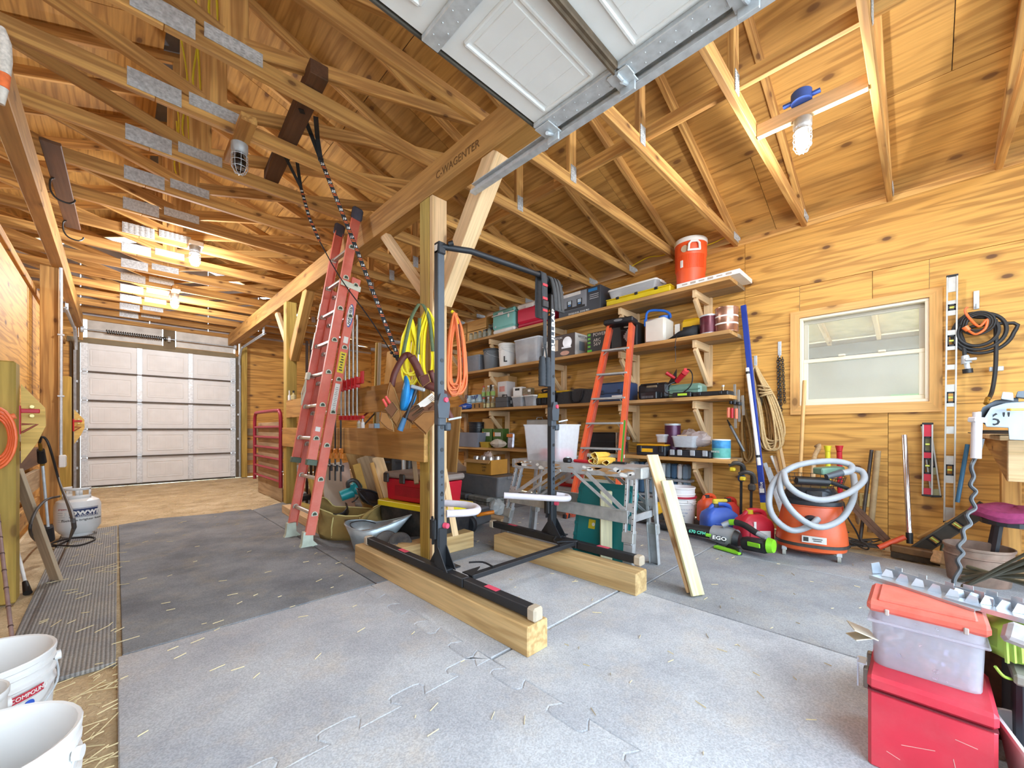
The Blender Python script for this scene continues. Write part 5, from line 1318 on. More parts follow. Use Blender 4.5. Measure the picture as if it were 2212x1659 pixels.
MB().box((-d * .47, .02, h * .62), (.012, wd * .6, h * .3), Euler((0, .35, 0)), .004).build('yellow_panel', pl('#e0b81e', .6, 0, .1, 20), t)
MB().tube(spline([(-d * .3, wd * .2, h * .9), (-d * .42, wd * .15, h * 1.0), (-d * .45, -wd * .15, h * 1.0), (-d * .3, -wd * .2, h * .9)], 5), .012, 6).build('handle', BLACK, t, True)
for k in range(3): MB().box((-d * .53, wd * (-.3 + .3 * k), h * .28), (.02, wd * .22, h * .4), None, .008).build('pocket', BAGB, t)
t, wd, h, d = soft_bag('duffel_bag', 'long dark duffel tool bag with yellow zipper line, third shelf', 1200, 1284, 838, pl('#3b3b3d', .85, 0, .2, 40), top=.75)
MB().box((-d * .42, wd * .25, h * .86), (.014, wd * .5, .02), Euler((0, .5, 0))).build('yellow_zip', pl('#d8ae1a', .6), t)
MB().tube(spline([(-d * .5, wd * .1, h * .8), (-d * .56, wd * .08, h * .35), (-d * .57, 0, h * .08), (-d * .57, -wd * .12, h * .08), (-d * .56, -wd * .2, h * .35), (-d * .5, -wd * .22, h * .8)], 5), .012, 6).build('handle', BLACK, t, True)
t, wd, h, d = ibox('tool_case', 'blue plastic case behind step ladder, third shelf', 'tool case', 1290, 1352, 826, 3, pl('#274a78', .45, 0, .1, 8), .3, 4.3, 'case', .02)
MB().box((-d / 2 - .006, 0, h * .45), (.012, wd * .98, .012)).build('seam', pl('#18304f', .5), t); panel_on(t, 'label', -wd * .2, h * .22, wd * .35, h * .2, WHITE, d)
for k in (-.3, .3): MB().box((-d / 2 - .008, wd * k, h * .5), (.016, .04, .05), None, .005).build('latch', pl('#1a2b45', .5), t)
t, wd, h, d = ibox('tool_case', 'black moulded tool case with grip slot, third shelf', 'tool case', 1377, 1441, 827, 3, pl('#1f2023', .5, 0, .15, 10), .16, 4.33, 'case', .03)
MB().box((-d / 2 - .004, 0, h * .78), (.014, wd * .36, h * .14), None, .006).build('grip_slot', pl('#7a6a52', .7), t); MB().box((-d / 2 - .004, 0, h * .92), (.02, wd * .45, h * .12), None, .008).build('handle', BLACK, t)
for k in range(6): MB().box((-d / 2 - .004, wd * (.3 - .12 * k), h * .25), (.01, wd * .06, h * .3), None, .003).build('rib', BLACK, t)
t, wd, h, d = ibox('battery_charger', 'black slotted charger box in front of the moulded case', 'charger', 1382, 1418, 846, 3, BLACK, .1, 4.25, 'case', .01)
for k in range(8): panel_on(t, 'slot', wd * (.35 - .09 * k), h * .3, wd * .04, h * .3, pl('#6b6d70', .5), d)
t, wd, h, d = ibox('tool_case', 'translucent green tool case leaning on third shelf', 'tool case', 1440, 1514, 829, 3, clear('green_plastic', '#9fc2b0', .75, .3, '#7fa593'), .2, 4.36, 'case', .03)
MB().box((-d / 2 - .003, 0, h * .6), (.01, wd * .96, .012)).build('seam', pl('#5f8575', .5), t)
t = thing('angle_grinder', 'red angle grinder with black cord lying on the green case', 'grinder', (4.4, at(1468, 900, X=4.36).y, SZ[3] + .165))
b = MB(); b.cyl((-.04, .03, .02), (-.08, -.06, .09), .026, .03, n=14); b.build('body', RED, t, True)
MB().cyl((-.085, -.07, .1), (-.1, -.1, .125), .034, .03, n=14).build('head', pl('#d8454a', .45), t, True); MB().cyl((-.02, .06, .06), (-.06, .14, .125), .017, .02, n=12).build('side_handle', RED, t, True)
MB().prism([(0, 0), (.1, .0), (.1, .16)], .006, frame((-.02, .14, .0), (0, -1, 0), (0, 0, 1))).build('guard', BLACK, t)
MB().tube(spline([(-.04, .03, .02), (-.1, .1, -.02), (-.12, .12, -.1), (-.12, -.02, -.13), (-.11, -.14, -.05), (-.1, -.16, .06), (-.09, -.12, .13), (-.08, -.06, .12)], 6), .006, 6).build('power_cord', BLACK, t, True)
t, wd, h, d = ibox('organizer', 'flat black organizer box with lime label, third shelf', 'organizer', 1452, 1492, 847, 3, BLACK, .2, 4.25, 'case', .008)
panel_on(t, 'lime_label', -.01, h * .55, wd * .5, h * .4, pl('#b3d63a', .5), d)
t, wd, h, d = ibox('organizer', 'flat black organizer box at right end of third shelf', 'organizer', 1496, 1572, 845, 3, BLACK, .22, 4.26, 'case', .008)
for k in (-.3, .3): MB().box((-d / 2 - .004, wd * k, h * .6), (.012, .03, .03), None, .003).build('latch', STEELD, t)
t = thing('grease_fitting', 'small brass and steel bottle at right end of third shelf', 'bottle', (4.42, 1.42, SZ[3])); MB().lathe([(.022, 0), (.022, .06), (.012, .075), (.012, .1), (.001, .1)], n=14).build('body', pl('#b89a70', .3, .7), t, True); MB().lathe([(.014, .1), (.014, .115), (.001, .116)], n=12).build('cap', GALV, t, True)
# ---- shelf 4
bucket('black bucket at left end of lowest shelf', (4.46, at(1028, 900, X=4.42).y, SZ[4]+.0), .42, .16, pl('#222326', .35, 0, .1, 10), handle=False)
t, wd, h, d = ibox('carton', 'small cardboard box beside black bucket, lowest shelf', 'carton', 1042, 1066, 904, 4, KRAFT, .2, 4.47)
t = tub('storage_tote', 'grey open tote handwritten TILE TOOLS on lowest shelf', 'storage tote', (4.36, at(1008, 900, X=4.24).y, SZ[4]), at(980, 900, X=4.24).y - at(1034, 900, X=4.24).y, .3, .24, pl('#7e8089', .5, 0, .1, 8), rz=PI / 2, taper=.88)
text('TILE TOOLS', .07, frame((.05, -.152, .17), (1, 0, .04), (0, -.05, 1)), INK, t, world=False)
for k in range(2):
    t, wd, h, d = ibox('product_carton', ('green printed carton of bulbs, left of a pair over yellow bin', 'green printed carton of bulbs, right of a pair over yellow bin')[k], 'carton', 1041 + k * 24, 1062 + k * 24, 926, 4, pl('#4a6a2a', .5, 0, .25, 10), .14, 4.38)
    panel_on(t, 'white_label', 0, h * .7, wd * .6, h * .2, WHITE, d); panel_on(t, 'orange_band', wd * .4, h * .7, wd * .15, h * .24, pl('#d87a2a', .6), d)
t = tub('parts_bin', 'yellow open parts bin on lowest shelf', 'parts bin', (4.29, at(1045, 900, X=4.24).y, SZ[4]), .2, .12, .09, pl('#b3902a', .5, 0, .1, 10), rz=PI / 2)
t = thing('rag_pile', 'crumpled off-white rag on edge of lowest shelf', 'rag', (4.29, at(1073, 900, X=4.26).y, SZ[4])); crumple((.07, .17, .14), 8, None).build('cloth', pl('#ddd3c0', .9, 0, .15, 15), t)
t = thing('foil_bag', 'shiny snack-sized foil bag leaning behind the off-white rag', 'bag', (4.36, at(1098, 900, X=4.3).y, SZ[4])); MB().box((0, 0, .12), (.05, .12, .24), Euler((0, .1, .2)), .02).build('bag', pl('#b9b6bf', .3, .3, .4, 20), t); MB().box((-.03, 0, .2), (.01, .11, .05), Euler((0, .1, .2))).build('orange_band', pl('#d8792a', .5), t)
t, wd, h, d = ibox('metal_case', 'flat silver case standing behind the clear tote, lowest shelf', 'tool case', 1137, 1186, 906, 4, pl('#aeb0ac', .45, .5, .15, 10), .1, 4.5, 'case', .01)
MB().tube([(0, -.06, h), (0, -.05, h + .03), (0, .05, h + .03), (0, .06, h)], .007, 6).build('handle', GALV, t, True)
t, wd, h, d = ibox('tool_case', 'black case behind step ladder rails, lowest shelf', 'tool case', 1272, 1330, 934, 4, BLACK, .26, 4.32, 'case', .02)
MB().box((-d / 2 - .004, 0, h * .55), (.01, wd, .008)).build('seam', STEELD, t)
t = thing('cooking_pot', 'tall shiny steel pot beside step ladder, lowest shelf', 'pot', (4.36, at(1343, 900, X=4.36).y, SZ[4]))
MB().lathe([(.075, 0), (.08, .01), (.08, .25), (.086, .253), (.086, .258), (.075, .256), (.072, .02), (.001, .018)], n=24).build('pot', pl('#cfd0d0', .15, .95, .05, 5), t, True)
for s_ in (-1, 1): MB().tube([(0, s_ * .08, .2), (0, s_ * .105, .2), (0, s_ * .105, .18), (0, s_ * .08, .18)], .005, 6).build('handle', GALV, t)
can('tall dark purple paint can behind clear bins, lowest shelf', 1453, 4, .085, .36, None, GALV, 4.48, ((.06, .94, pl('#4d2140', .3, .2, .25, 20), 'label'),))
t, wd, h, d = ibox('organizer', 'black and yellow flat organizer case, lowest shelf', 'organizer', 1374, 1437, 963, 4, pl('#22262e', .5, 0, .1, 10), .26, 4.26, 'case', .012)
MB().box((0, 0, h + .008), (d * .98, wd * .98, .018), None, .006).build('yellow_lid', pl('#e0a21e', .5), t); panel_on(t, 'yellow_plate', .04, h * .55, wd * .4, h * .35, pl('#eeb01c', .5), d)
for k in (-.36, .36): MB().box((-d / 2 - .006, wd * k, h * .7), (.014, .045, .07), None, .005).build('latch', STEELD, t)
t, wd, h, d = ibox('organizer', 'black flat organizer with clear latches beside teal can', 'organizer', 1442, 1535, 974, 4, pl('#202329', .5, 0, .1, 10), .26, 4.26, 'case', .012)
for k in (-.38, -.1, .2, .38): MB().box((-d / 2 - .006, wd * k, h * .7), (.014, .05, .06), None, .005).build('latch', pl('#a4a7ac', .4), t)
t = tub('food_tub', 'small round-cornered frosted tub above yellow organizer', 'tub', (4.37, at(1427, 900, X=4.33).y, SZ[4] + .15), .11, .1, .09, FROST, FROST, rz=PI / 2, handles=False)
t = tub('parts_bin', 'clear open bin of loose screws with a stick across, lowest shelf', 'parts bin', (4.38, at(1474, 900, X=4.28).y, SZ[4] + .105), .25, .18, .12, CLR, rz=PI / 2)
MB().box((0, 0, .05), (.2, .14, .08), None, .02).build('contents', pl('#8a857e', .7, .2, .5, 60), t); MB().box((-.02, -.02, .125), (.24, .02, .008), Euler((0, 0, .1))).build('stick', PALE, t); MB().box((.05, -.092, .06), (.07, .003, .07)).build('paper_label', WHITE, t)
t = thing('plastic_bag', 'clear plastic bag of hardware behind teal can', 'bag', (4.42, at(1508, 900, X=4.4).y, SZ[4] + .105)); crumple((.08, .14, .17), 21, None).build('bag', clear('thin_bag', '#f1ecec', .45, .2, '#d6c6c2'), t)
t = thing('plastic_bag', 'clear plastic bag with red edge beside purple can', 'bag', (4.5, at(1487, 900, X=4.5).y, SZ[4] + .0)); crumple((.07, .12, .3), 22, None).build('bag', clear('thin_bag_two', '#f1e6e2', .5, .2, '#cbb8ae'), t)
t = can('teal and white paint can at right end of lowest shelf', 1558, 4, .085, .195, None, WHITE, 4.37, ((.05, .55, pl('#5fb0a6', .5, 0, .2, 20), 'label'), (.55, .95, pl('#3f8fc4', .5, 0, .35, 20), 'label')))
text('WHITE', .03, frame((-.082, .03, .07), (-.3, -1, 0), (0, 0, 1)), INKW, t, world=False)
def aw(px, py, w): return V((0, 0, HC)) + ray(px, py) * w
PXF = 1.638
# ---------------------------------------------------------------- left wall side
Mg = lambda y: frame((-.405, y, 0), (1, 0, 0), (0, 0, 1))
PLYG = wood('plywood_gusset', '#d9b566', '#b08a3c', scale=(2, 9, 9), rings=12, knots=.2)
for y, zc, lab in ((3.80, .97, 'pentagonal plywood gusset with red strap hinge beside short left post'), (8.12, .97, 'smaller looking plywood gusset with red hinge near garage door track')):
    t = thing('hinge_gusset', lab, 'gate hinge', (-.405, y, zc))
    MB(W(t)).prism([(0, zc - .175), (0, zc + .3), (.095, zc + .16), (.098, zc + .05), (.06, zc - .06)], .02, Mg(y)).build('gusset', PLYG, t)
    MB(W(t)).box((.03 - .405, y - .027, zc + .14), (.09, .008, .025), None, .003).cyl((-.412, y - .03, zc + .0), (-.412, y - .03, zc + .17), .009, n=8).build('strap_hinge', RED, t)
    b = MB(W(t)); b.tube([(-.4, y - .025, zc + .06), (-.34, y - .025, zc + .06), (-.4, y - .025, zc + .01)], .006, 6); b.build('hinge_arm', pl('#9c4a34', .6), t)
    for x in (.045,): MB(W(t)).cyl((x - .405, y - .03, zc + .165), (x - .405, y - .042, zc + .165), .01, n=8).cyl((x - .405, y - .03, zc + .11), (x - .405, y - .042, zc + .11), .01, n=8).build('bolt', pl('#d8c98a', .4, .6), t)
t = thing('flashlight', 'shiny metal tube wedged behind the hinge gusset', 'tube', aw(70, 915, 2.75)); MB(W(t)).cyl(aw(57, 934, 2.75), aw(78, 900, 2.9), .022, n=12).build('tube', pl('#e4e2dd', .15, .9), t, True)
board_l = board('leaning_board', aw(34, 1012, 2.45), at(122, 1252, Z=.012), .085, .02, wood('grey_board', '#c2aa8c', '#9a8264', scale=(1, 14, 14), rings=10, knots=.3), None, (.6, -.8, 0)); tag(board_l, 'grey-tan board leaning from short post down to ribbed mat', 'board')
# conduit, outlet
t = thing('conduit_pipe', 'thin grey metal conduit running down left post to outlet', 'conduit', (-.41, 6.42, 1.7)); xq = -.415
MB(W(t)).cyl((xq, 6.4, .72), (xq, 6.4, 2.72), .013, n=10).build('pipe', GALV, t, True)
for z in (1.35, 2.0): MB(W(t)).box((xq, 6.4, z), (.05, .03, .018), None, .003).build('strap', GALV, t)
t = thing('outlet_box', 'white double outlet box on left post under conduit', 'outlet', (xq + .01, 6.4, .66)); MB().box((0, 0, 0), (.05, .08, .13), None, .006).build('box', WHITE, t); MB().box((.026, 0, 0), (.006, .07, .115), None, .003).build('cover_plate', pl('#d7d9d6', .4, .3), t)
for dz in (-.028, .028): MB().box((.03, 0, dz), (.004, .028, .03), None, .003).build('socket', pl('#c9c4b8', .5), t)
# propane torch and cylinder
t = thing('weed_torch', 'long pipe propane torch with black grip standing against left post', 'torch', at(105, 1166, Z=.01))
p0, p1, p2 = at(106, 1166, X=-.36), at(104, 1138, X=-.36), at(92, 1004, X=-.385); p3 = at(88, 972, X=-.385)
MB(W(t)).cyl(p0, p1, .032, .028, 14).build('burner_bell', BLACK, t, True); MB(W(t)).cyl(p1, p2, .0085, n=8).build('pipe', GALV, t, True)
MB(W(t)).cyl(p2 + (p3 - p2) * .2, p3, .024, .02, 12).build('grip', BLACK, t, True); MB(W(t)).cyl(p3, at(86, 955, X=-.385), .01, n=8).cyl(p2, p2 + (p3 - p2) * .2, .014, n=8).build('brass_fitting', pl('#b8923e', .35, .8), t, True)
hp = spline([at(86, 956, X=-.385), at(90, 944, X=-.37), at(100, 950, X=-.35), at(110, 975, X=-.33), at(128, 1040, X=-.30), at(142, 1075, X=-.2), at(155, 1110, X=-.13), at(160, 1140, X=-.12)], 6) + spline([at(150, 1166, Z=.012), at(118, 1180, Z=.012), at(112, 1174, Z=.012), at(150, 1163, Z=.012), at(196, 1160, Z=.012), at(204, 1166, Z=.012), at(170, 1178, Z=.012), at(125, 1178, Z=.02), at(85, 1172, Z=.02), at(66, 1150, X=-.36), at(75, 1108, X=-.35), at(100, 1080, X=-.33), at(128, 1072, X=-.29)], 8)
MB(W(t)).tube(hp, .0075, 7).build('hose', pl('#2a2422', .6, 0, .15, 20), t, True)
pc = V((-.255, 5.58, 0)); r = .155
t = thing('propane_cylinder', 'white propane cylinder with blue lettered label by left post', 'gas cylinder', pc)
GW = pl('#e3e4e1', .4, 0, .06, 8, dust=.15)
MB().lathe([(.1, .0), (.1, .03), (.12, .035), (r, .09), (r, .29), (.14, .33), (.09, .36), (.05, .365), (.001, .365)], n=36).build('tank', GW, t, True)
a0 = -2.4
b = MB()
P1 = [V((.1 * math.cos(a), .1 * math.sin(a), 0)) for a in [a0 - 1.9 + i * 3.8 / 16 for i in range(17)]]
for z0, z1, sel in ((.35, .385, None), (.43, .455, None)): b.grid([[p + V((0, 0, z0)) for p in P1], [p + V((0, 0, z1)) for p in P1]])
for k in (0, 1, 4, 5, 11, 12, 15): b.grid([[P1[k] + V((0, 0, .385)), P1[k + 1] + V((0, 0, .385))], [P1[k] + V((0, 0, .43)), P1[k + 1] + V((0, 0, .43))]])
b.build('collar', GW, t, True, solid=.004)
MB().cyl((0, 0, .36), (0, 0, .42), .018, n=10).cyl((-.0, -.04, .4), (0, .04, .4), .011, n=8).build('valve', pl('#b8923e', .35, .8), t, True)
MB().lathe([(.1005, 0), (.104, .0), (.104, .014)], n=30).build('foot_ring', GW, t)
def wrap_text(txt, size, ang, z, rr, m, sx=1.0, bold=0.0, nm='lettering'):
    cu = bpy.data.curves.new('t', 'FONT'); cu.body = txt; cu.size = size; cu.align_x = 'CENTER'; cu.align_y = 'CENTER'; cu.offset = bold; cu.extrude = .0006
    tmp = bpy.data.objects.new('t', cu); C.objects.link(tmp); me = bpy.data.meshes.new_from_object(tmp.evaluated_get(bpy.context.evaluated_depsgraph_get())); bpy.data.objects.remove(tmp); bpy.data.curves.remove(cu)
    for v in me.vertices:
        a = ang + v.co.x * sx / rr; q = rr + v.co.z; v.co = (q * math.cos(a), q * math.sin(a), z + v.co.y)
    me.materials.append(m); o = bpy.data.objects.new(nm, me); C.objects.link(o); return o
NAVY = pl('#24335e', .5)
def band(ang, wd, z0, z1, rr, m, t, nm='label_panel'):
    P = [V((rr * math.cos(a), rr * math.sin(a), 0)) for a in [ang - wd / 2 + i * wd / 10 for i in range(11)]]
    MB().grid([[p + V((0, 0, z0)) for p in P], [p + V((0, 0, z1)) for p in P]]).build(nm, m, t, True)
A_ = math.atan2(-5.5, .25) + .32
band(A_, 1.35, .19, .275, r + .001, NAVY, t); band(A_, 1.3, .194, .271, r + .0016, WHITE, t); band(A_, 1.25, .198, .267, r + .0022, NAVY, t)
for o in (wrap_text('nowwm', .07, A_, .237, r + .003, WHITE, 1.35, .002), wrap_text('VALLEY WOOD & WIND', .022, A_, .207, r + .003, WHITE, 1.3), wrap_text('Fueling a brighter future', .026, A_ - .05, .165, r + .002, BLACK, 1.2), wrap_text('propane', .02, A_ - .98, .27, r + .002, pl('#a8323c', .5), 1.0)): o.parent = t
for k in range(5): band(A_ - 1.05, .38, .235 - k * .02, .238 - k * .02, r + .001, pl('#9a9c9c', .6), t, 'printed_line')
# hooks board, cross timber, glove in the corner
hb0, hb1 = at(108, 305, Z=2.925), at(158, 492, Z=2.925)
t = thing('hook_board', 'dark board with two big black hooks under trusses at left', 'hook rack', (hb0 + hb1) / 2)
board('board', hb0, hb1, .02, .1, BROWNW, t)
for f_ in (.38, .92):
    c = hb0 + (hb1 - hb0) * f_
    MB(W(t)).tube(spline([c + V(q) for q in ((-.03, -.06, -.01), (-.05, -.05, -.03), (-.05, -.04, -.1), (-.02, -.03, -.15), (.04, -.02, -.16), (.07, 0, -.13), (.075, 0, -.11))], 5), .0065, 8).build('hook', BLACK, t, True)
ta, tb_ = at(585, 385, Z=3.09), at(690, 150, Z=3.09)
o = board('cross_timber', ta, tb_, .085, .1, BROWNW, None); tag(o, 'dark reddish timber lying across truss chords holding the numbered straps', 'timber')
t = thing('knit_glove', 'white knitted glove with orange cuff at upper left corner', 'glove', aw(4, 150, 1.5))
b = MB(W(t)); b.tube([aw(2, 60, 1.5), aw(6, 90, 1.5), aw(8, 130, 1.5), aw(8, 160, 1.5)], [.012, .022, .022, .018], 10); b.build('hand', pl('#cfc6ba', .95, 0, .25, 90, bump=.6), t, True)
MB(W(t)).tube([aw(8, 160, 1.5), aw(6, 190, 1.5)], [.018, .016], 10).build('cuff', pl('#e2703a', .9, 0, .2, 60), t, True); MB(W(t)).tube([aw(6, 190, 1.5), aw(2, 225, 1.5)], [.015, .01], 10).build('wrist_band', pl('#cfc6ba', .95, 0, .2, 60), t, True)
# orange cord hanging on short post
t = thing('extension_lead', 'orange cord looped on short post at left picture edge', 'cord', (-.44, 3.6, 1.0))
b = MB(W(t))
for k in range(4):
    rr = .07 + .012 * k
    b.tube([(-.475 + .7 * rr * math.cos(a), 3.60 - .01 * k, .95 + rr * 1.6 * math.sin(a)) for a in [i * PI / 12 for i in range(24)]], .008, 7, True)
b.build('coil', pl('#f07038', .5, 0, .1, 20), t, True)
MB(W(t)).cyl((-.45, 3.6, 1.06), (-.405, 3.6, 1.075), .016, n=10).build('plug', pl('#f08050', .5), t, True)
# canes
t = thing('walking_pole', 'segmented reddish silver pole leaning at left picture edge', 'pole', at(27, 1385, Z=.01)); q0, q1 = at(27, 1388, Z=.005), aw(-6, 1100, 2.25)
b = MB(W(t)); b.cyl(q0, q1, .008, n=10); b.build('shaft', pl('#b9a6a6', .35, .6, .2, 20), t, True); b = MB(W(t))
for k in range(7): c = q0 + (q1 - q0) * (.1 + k * .13); b.cyl(c, c + (q1 - q0) * .008, .0095, n=10)
b.build('ring', pl('#5a4440', .4), t)
t = thing('walking_cane', 'white cane with black rubber tip behind short left post', 'cane', at(60, 1283, Z=.01)); q0, q1 = at(60, 1281, Z=.006), aw(40, 1200, 2.6)
MB(W(t)).cyl(q0 + (q1 - q0) * .2, aw(34, 1175, 2.62), .009, n=10).build('shaft', WHITE, t, True); MB(W(t)).cyl(q0, q0 + (q1 - q0) * .28, .02, .013, 12).build('rubber_tip', BLACK, t, True)
# ---------------------------------------------------------------- buckets bottom left
WB = pl('#dcdad7', .45, 0, .06, 6, dust=.2, dustcol='#c8c0b4')
bucket('large clean white bucket at bottom left corner of picture', (-.195, 1.25, .0), .395, .145, WB, rz=-.3)
t = bucket('dirty white bucket with red and blue lettering, farthest of the three', (-.275, 1.80, .0), .37, .15, WB, rz=.2, inner=1, fill=(pl('#cfcac4', .8, 0, .2, 10), .1))
Ab = math.radians(-57) - .2
for o in (wrap_text('US 3', .052, Ab, .242, .1475, pl('#2a55b8', .5), 1.0, .002), wrap_text('DRYWALL COMPOUND', .015, Ab, .283, .1525, WHITE, 1.0)): o.parent = t
band(Ab, .95, .273, .293, .1515, pl('#b02a3a', .5), t, 'red_band')
bucket('narrow white pail with bluish inside at left picture edge', (-.262, 1.497, .0), .40, .085, WB, rz=.5, bands=1)
# ---------------------------------------------------------------- red gate and far post ledge
gt = V((1.60, 6.1, 0)); GR = pl('#9c2338', .45, .1, .12, 14)
t = thing('stall_gate', 'dark red tubular stall gate with six rungs by far post', 'gate', (1.6, 6.6, .25))
g0, g1 = at(609, 1078, X=1.60), at(562, 1045, X=1.60)
y0, y1 = 6.12, 7.55; zt_ = 1.26; zb_ = .20
MB(W(t)).tube(spline([(1.6, y0, zb_), (1.6, y0, .7), (1.6, y0, zt_ - .12), (1.6, y0 + .06, zt_ - .02), (1.6, y0 + .2, zt_), (1.6, y1 - .2, zt_), (1.6, y1 - .06, zt_ - .02), (1.6, y1, zt_ - .12), (1.6, y1, .7), (1.6, y1, zb_)], 4), .024, 10).build('frame_tube', GR, t, True)
for k in range(6): MB(W(t)).cyl((1.6, y0, .28 + k * .15), (1.6, y1, .28 + k * .15), .018, n=8).build('rung', GR, t, True)
o = board('ply_backing', (1.63, 6.15, .55), (1.63, 7.45, .55), 1.1, .012, GREYW, t)
for z in (.42, .98): MB(W(t)).cyl((1.6, y0, z), (1.66, y0 - .06, z), .01, n=8).build('hinge_pin', GALV, t)
# boards between the posts
BRD = wood('rail_board', '#c3944f', '#93672f', scale=(.8, 9, 9), rings=16, knots=.7, vary=.08, stain='#6f5a34', stain_amt=.35)
zu0, zu1 = at(770, 892, X=PXF).z, at(770, 842, X=PXF).z
zl0, zl1 = at(780, 975, X=PXF).z, at(780, 927, X=PXF).z
o = board('rail_board', (PXF + .0, 2.7, (zu0 + zu1) / 2), (PXF + .0, 6.05, (zu0 + zu1) / 2), zu1 - zu0 + .01, .035, BRD); tag(o, 'upper horizontal rail board between the posts, hung with red clamps', 'rail board')
o = board('rail_board', (PXF - .02, 2.54, (zl0 + zl1) / 2 - .015), (PXF - .02, 6.05, (zl0 + zl1) / 2 + .0), zl1 - zl0 + .04, .035, BRD); tag(o, 'wide lower rail board below tool belt between the posts', 'rail board')
for k, (px, h, r_, m, lab) in enumerate(((625, .1, .018, WHITE, 'slim white bottle on far post ledge'), (634, .09, .03, pl('#cdbf8c', .4), 'squat tan labelled bottle on far post ledge'))):
    t = thing('small_bottle', lab, 'bottle', (PXF - .0, at(px, 860, X=PXF).y, zu1 + .005)); MB().lathe([(r_, 0), (r_, h * .6), (r_ * .4, h * .75), (r_ * .4, h)], n=12).build('bottle', m, t, True); MB().lathe([(r_ * .45, h), (r_ * .4, h * 1.3), (.001, h * 1.32)], n=10).build('cap', BLACK if k else WHITE, t, True)
# red pipe clamps
CLP = pl('#b9bcb6', .4, .7, .2, 20); CR = pl('#d0202a', .4, 0, .08, 10)
for k in range(5):
    px = 737 + k * 8.6
    yk = at(px, 860, X=1.585).y
    zt_ = (1.72, 1.78, 1.83, 2.02, 2.05)[k]
    zb_ = at(px, 905, X=1.585).z
    t = thing('pipe_clamp', ('pipe clamp with red jaws, first of five from ladder', 'second of the five red pipe clamps from ladder', 'middle one of the five red pipe clamps', 'fourth red pipe clamp from ladder, with long pipe', 'red pipe clamp farthest from ladder, tallest pipe')[k], 'clamp', (1.585, yk, zb_), 0, 'red pipe clamps on the rail')
    MB().cyl((0, 0, 0), (.0, 0, zt_ - zb_), .0095, n=10).build('pipe', CLP, t, True)
    zh = at(px, 835, X=1.585).z - zb_ + .01 * k
    b = MB(); b.box((0, 0, zh), (.05, .028, .1), None, .006); b.box((-.0, -.05 if k == 4 else -.02, zh + .01), (.035, .1 if k == 4 else .03, .06), None, .006); b.build('upper_jaw', CR, t)
    b = MB(); b.box((0, -.0, .01), (.045, .028, .045), None, .005); b.box((0, -.06 if k == 4 else -.015, .015), (.03, .14 if k == 4 else .03, .03), None, .005); b.build('lower_jaw', CR, t)
    if k >= 3:
        for q in (0, 1): MB().cyl((-.0, -.09 - q * .03, zh - .02), (0, -.095 - q * .03, zh + .09), .011, n=10).build('screw_handle', CR, t, True) if k == 4 else None
# bar clamps with orange grips
for k in range(3):
    px = 712 + k * 12
    c = at(px, 985, X=1.58)
    t = thing('bar_clamp', ('orange and black bar clamp nearest the ladder', 'middle orange and black bar clamp', 'orange and black bar clamp nearest the post')[k], 'clamp', c, 0, 'orange bar clamps under the rail')
    MB().box((0, 0, .06), (.012, .02, .62), None, .002).build('bar', STEELD, t); MB().box((0, -.01, .05), (.035, .05, .05), None, .008).box((0, -.03, 0), (.03, .035, .06), None, .008).build('grip', pl('#d9822a', .5, 0, .1, 20), t)
    MB().box((0, -.02, -.1), (.03, .07, .025), None, .006).cyl((0, -.05, -.1), (0, -.05, -.15), .012, n=8).build('jaw', BLACK, t)
# items on the lower rail ledge
def bottle(label, p, h, r, m, cap, lab=None):
    t = thing('small_bottle', label, 'bottle', p); MB().lathe([(r, 0), (r, h * .6), (r * .45, h * .72), (r * .4, h * .8)], n=14).build('bottle', m, t, True); MB().lathe([(r * .5, h * .78), (r * .4, h), (.001, h)], n=10).build('cap', cap, t, True)
    if lab: MB().lathe([(r * 1.02, h * .1), (r * 1.02, h * .5)], n=14, caps=False).build('label', lab, t, True)
zl = zl1 + .006
bottle('white glue bottle on lower rail beside red clamp', (1.66, at(775, 915, X=1.66).y, zl), .1, .018, WHITE, pl('#c9b38a', .5), pl('#d8cfa8', .6)); bottle('clear and white glue bottle next to another on lower rail', (1.66, at(783, 915, X=1.66).y, zl), .095, .02, WHITE, GALV)
t = thing('tape_pack', 'small white pack with blue edge on lower rail', 'pack', (1.67, at(808, 920, X=1.67).y, zl)); MB().box((0, 0, .022), (.05, .12, .044), None, .004).build('pack', WHITE, t); MB().box((-.0, -.055, .022), (.052, .012, .046), None, .002).build('end_band', pl('#7d9ab0', .5), t)
t = thing('hacksaw', 'dark red handled hacksaw standing on lower rail behind belt', 'saw', (1.72, at(795, 910, X=1.72).y, zl)); b = MB(); b.tube([(0, .12, .02), (0, .1, .12), (0, -.14, .2), (0, -.2, .22)], .009, 8); b.build('frame', pl('#8e2630', .45), t, True); MB().cyl((0, -.14, .17), (0, -.24, .24), .014, n=10).build('handle', BLACK, t, True); MB().bar((0, .12, .02), (0, -.14, .14), .018, .002).build('blade', STEELD, t)
# dark angle irons
for k in range(3):
    px = 655 + k * 9
    o = MB(); a = at(px + 8, 960, X=1.8); c = V((1.8, a.y, at(px + 4, 738 - 2 * k, X=1.8).z)); a.z = .02
    o.bar(a, c, .035, .005, (1, 0, 0)).bar(a + V((.015, .017, 0)), c + V((.015, .017, 0)), .035, .005, (0, 1, 0))
    tag(o.build('angle_iron', pl('#4c3a2e', .6, .3, .2, 10), loc=(0, 0, 0)), ('brown angle iron standing behind the ladder, nearest the far post', 'middle brown angle iron standing behind the ladder', 'brown angle iron standing closest to the clamps')[k], 'angle iron', 'brown angle irons')
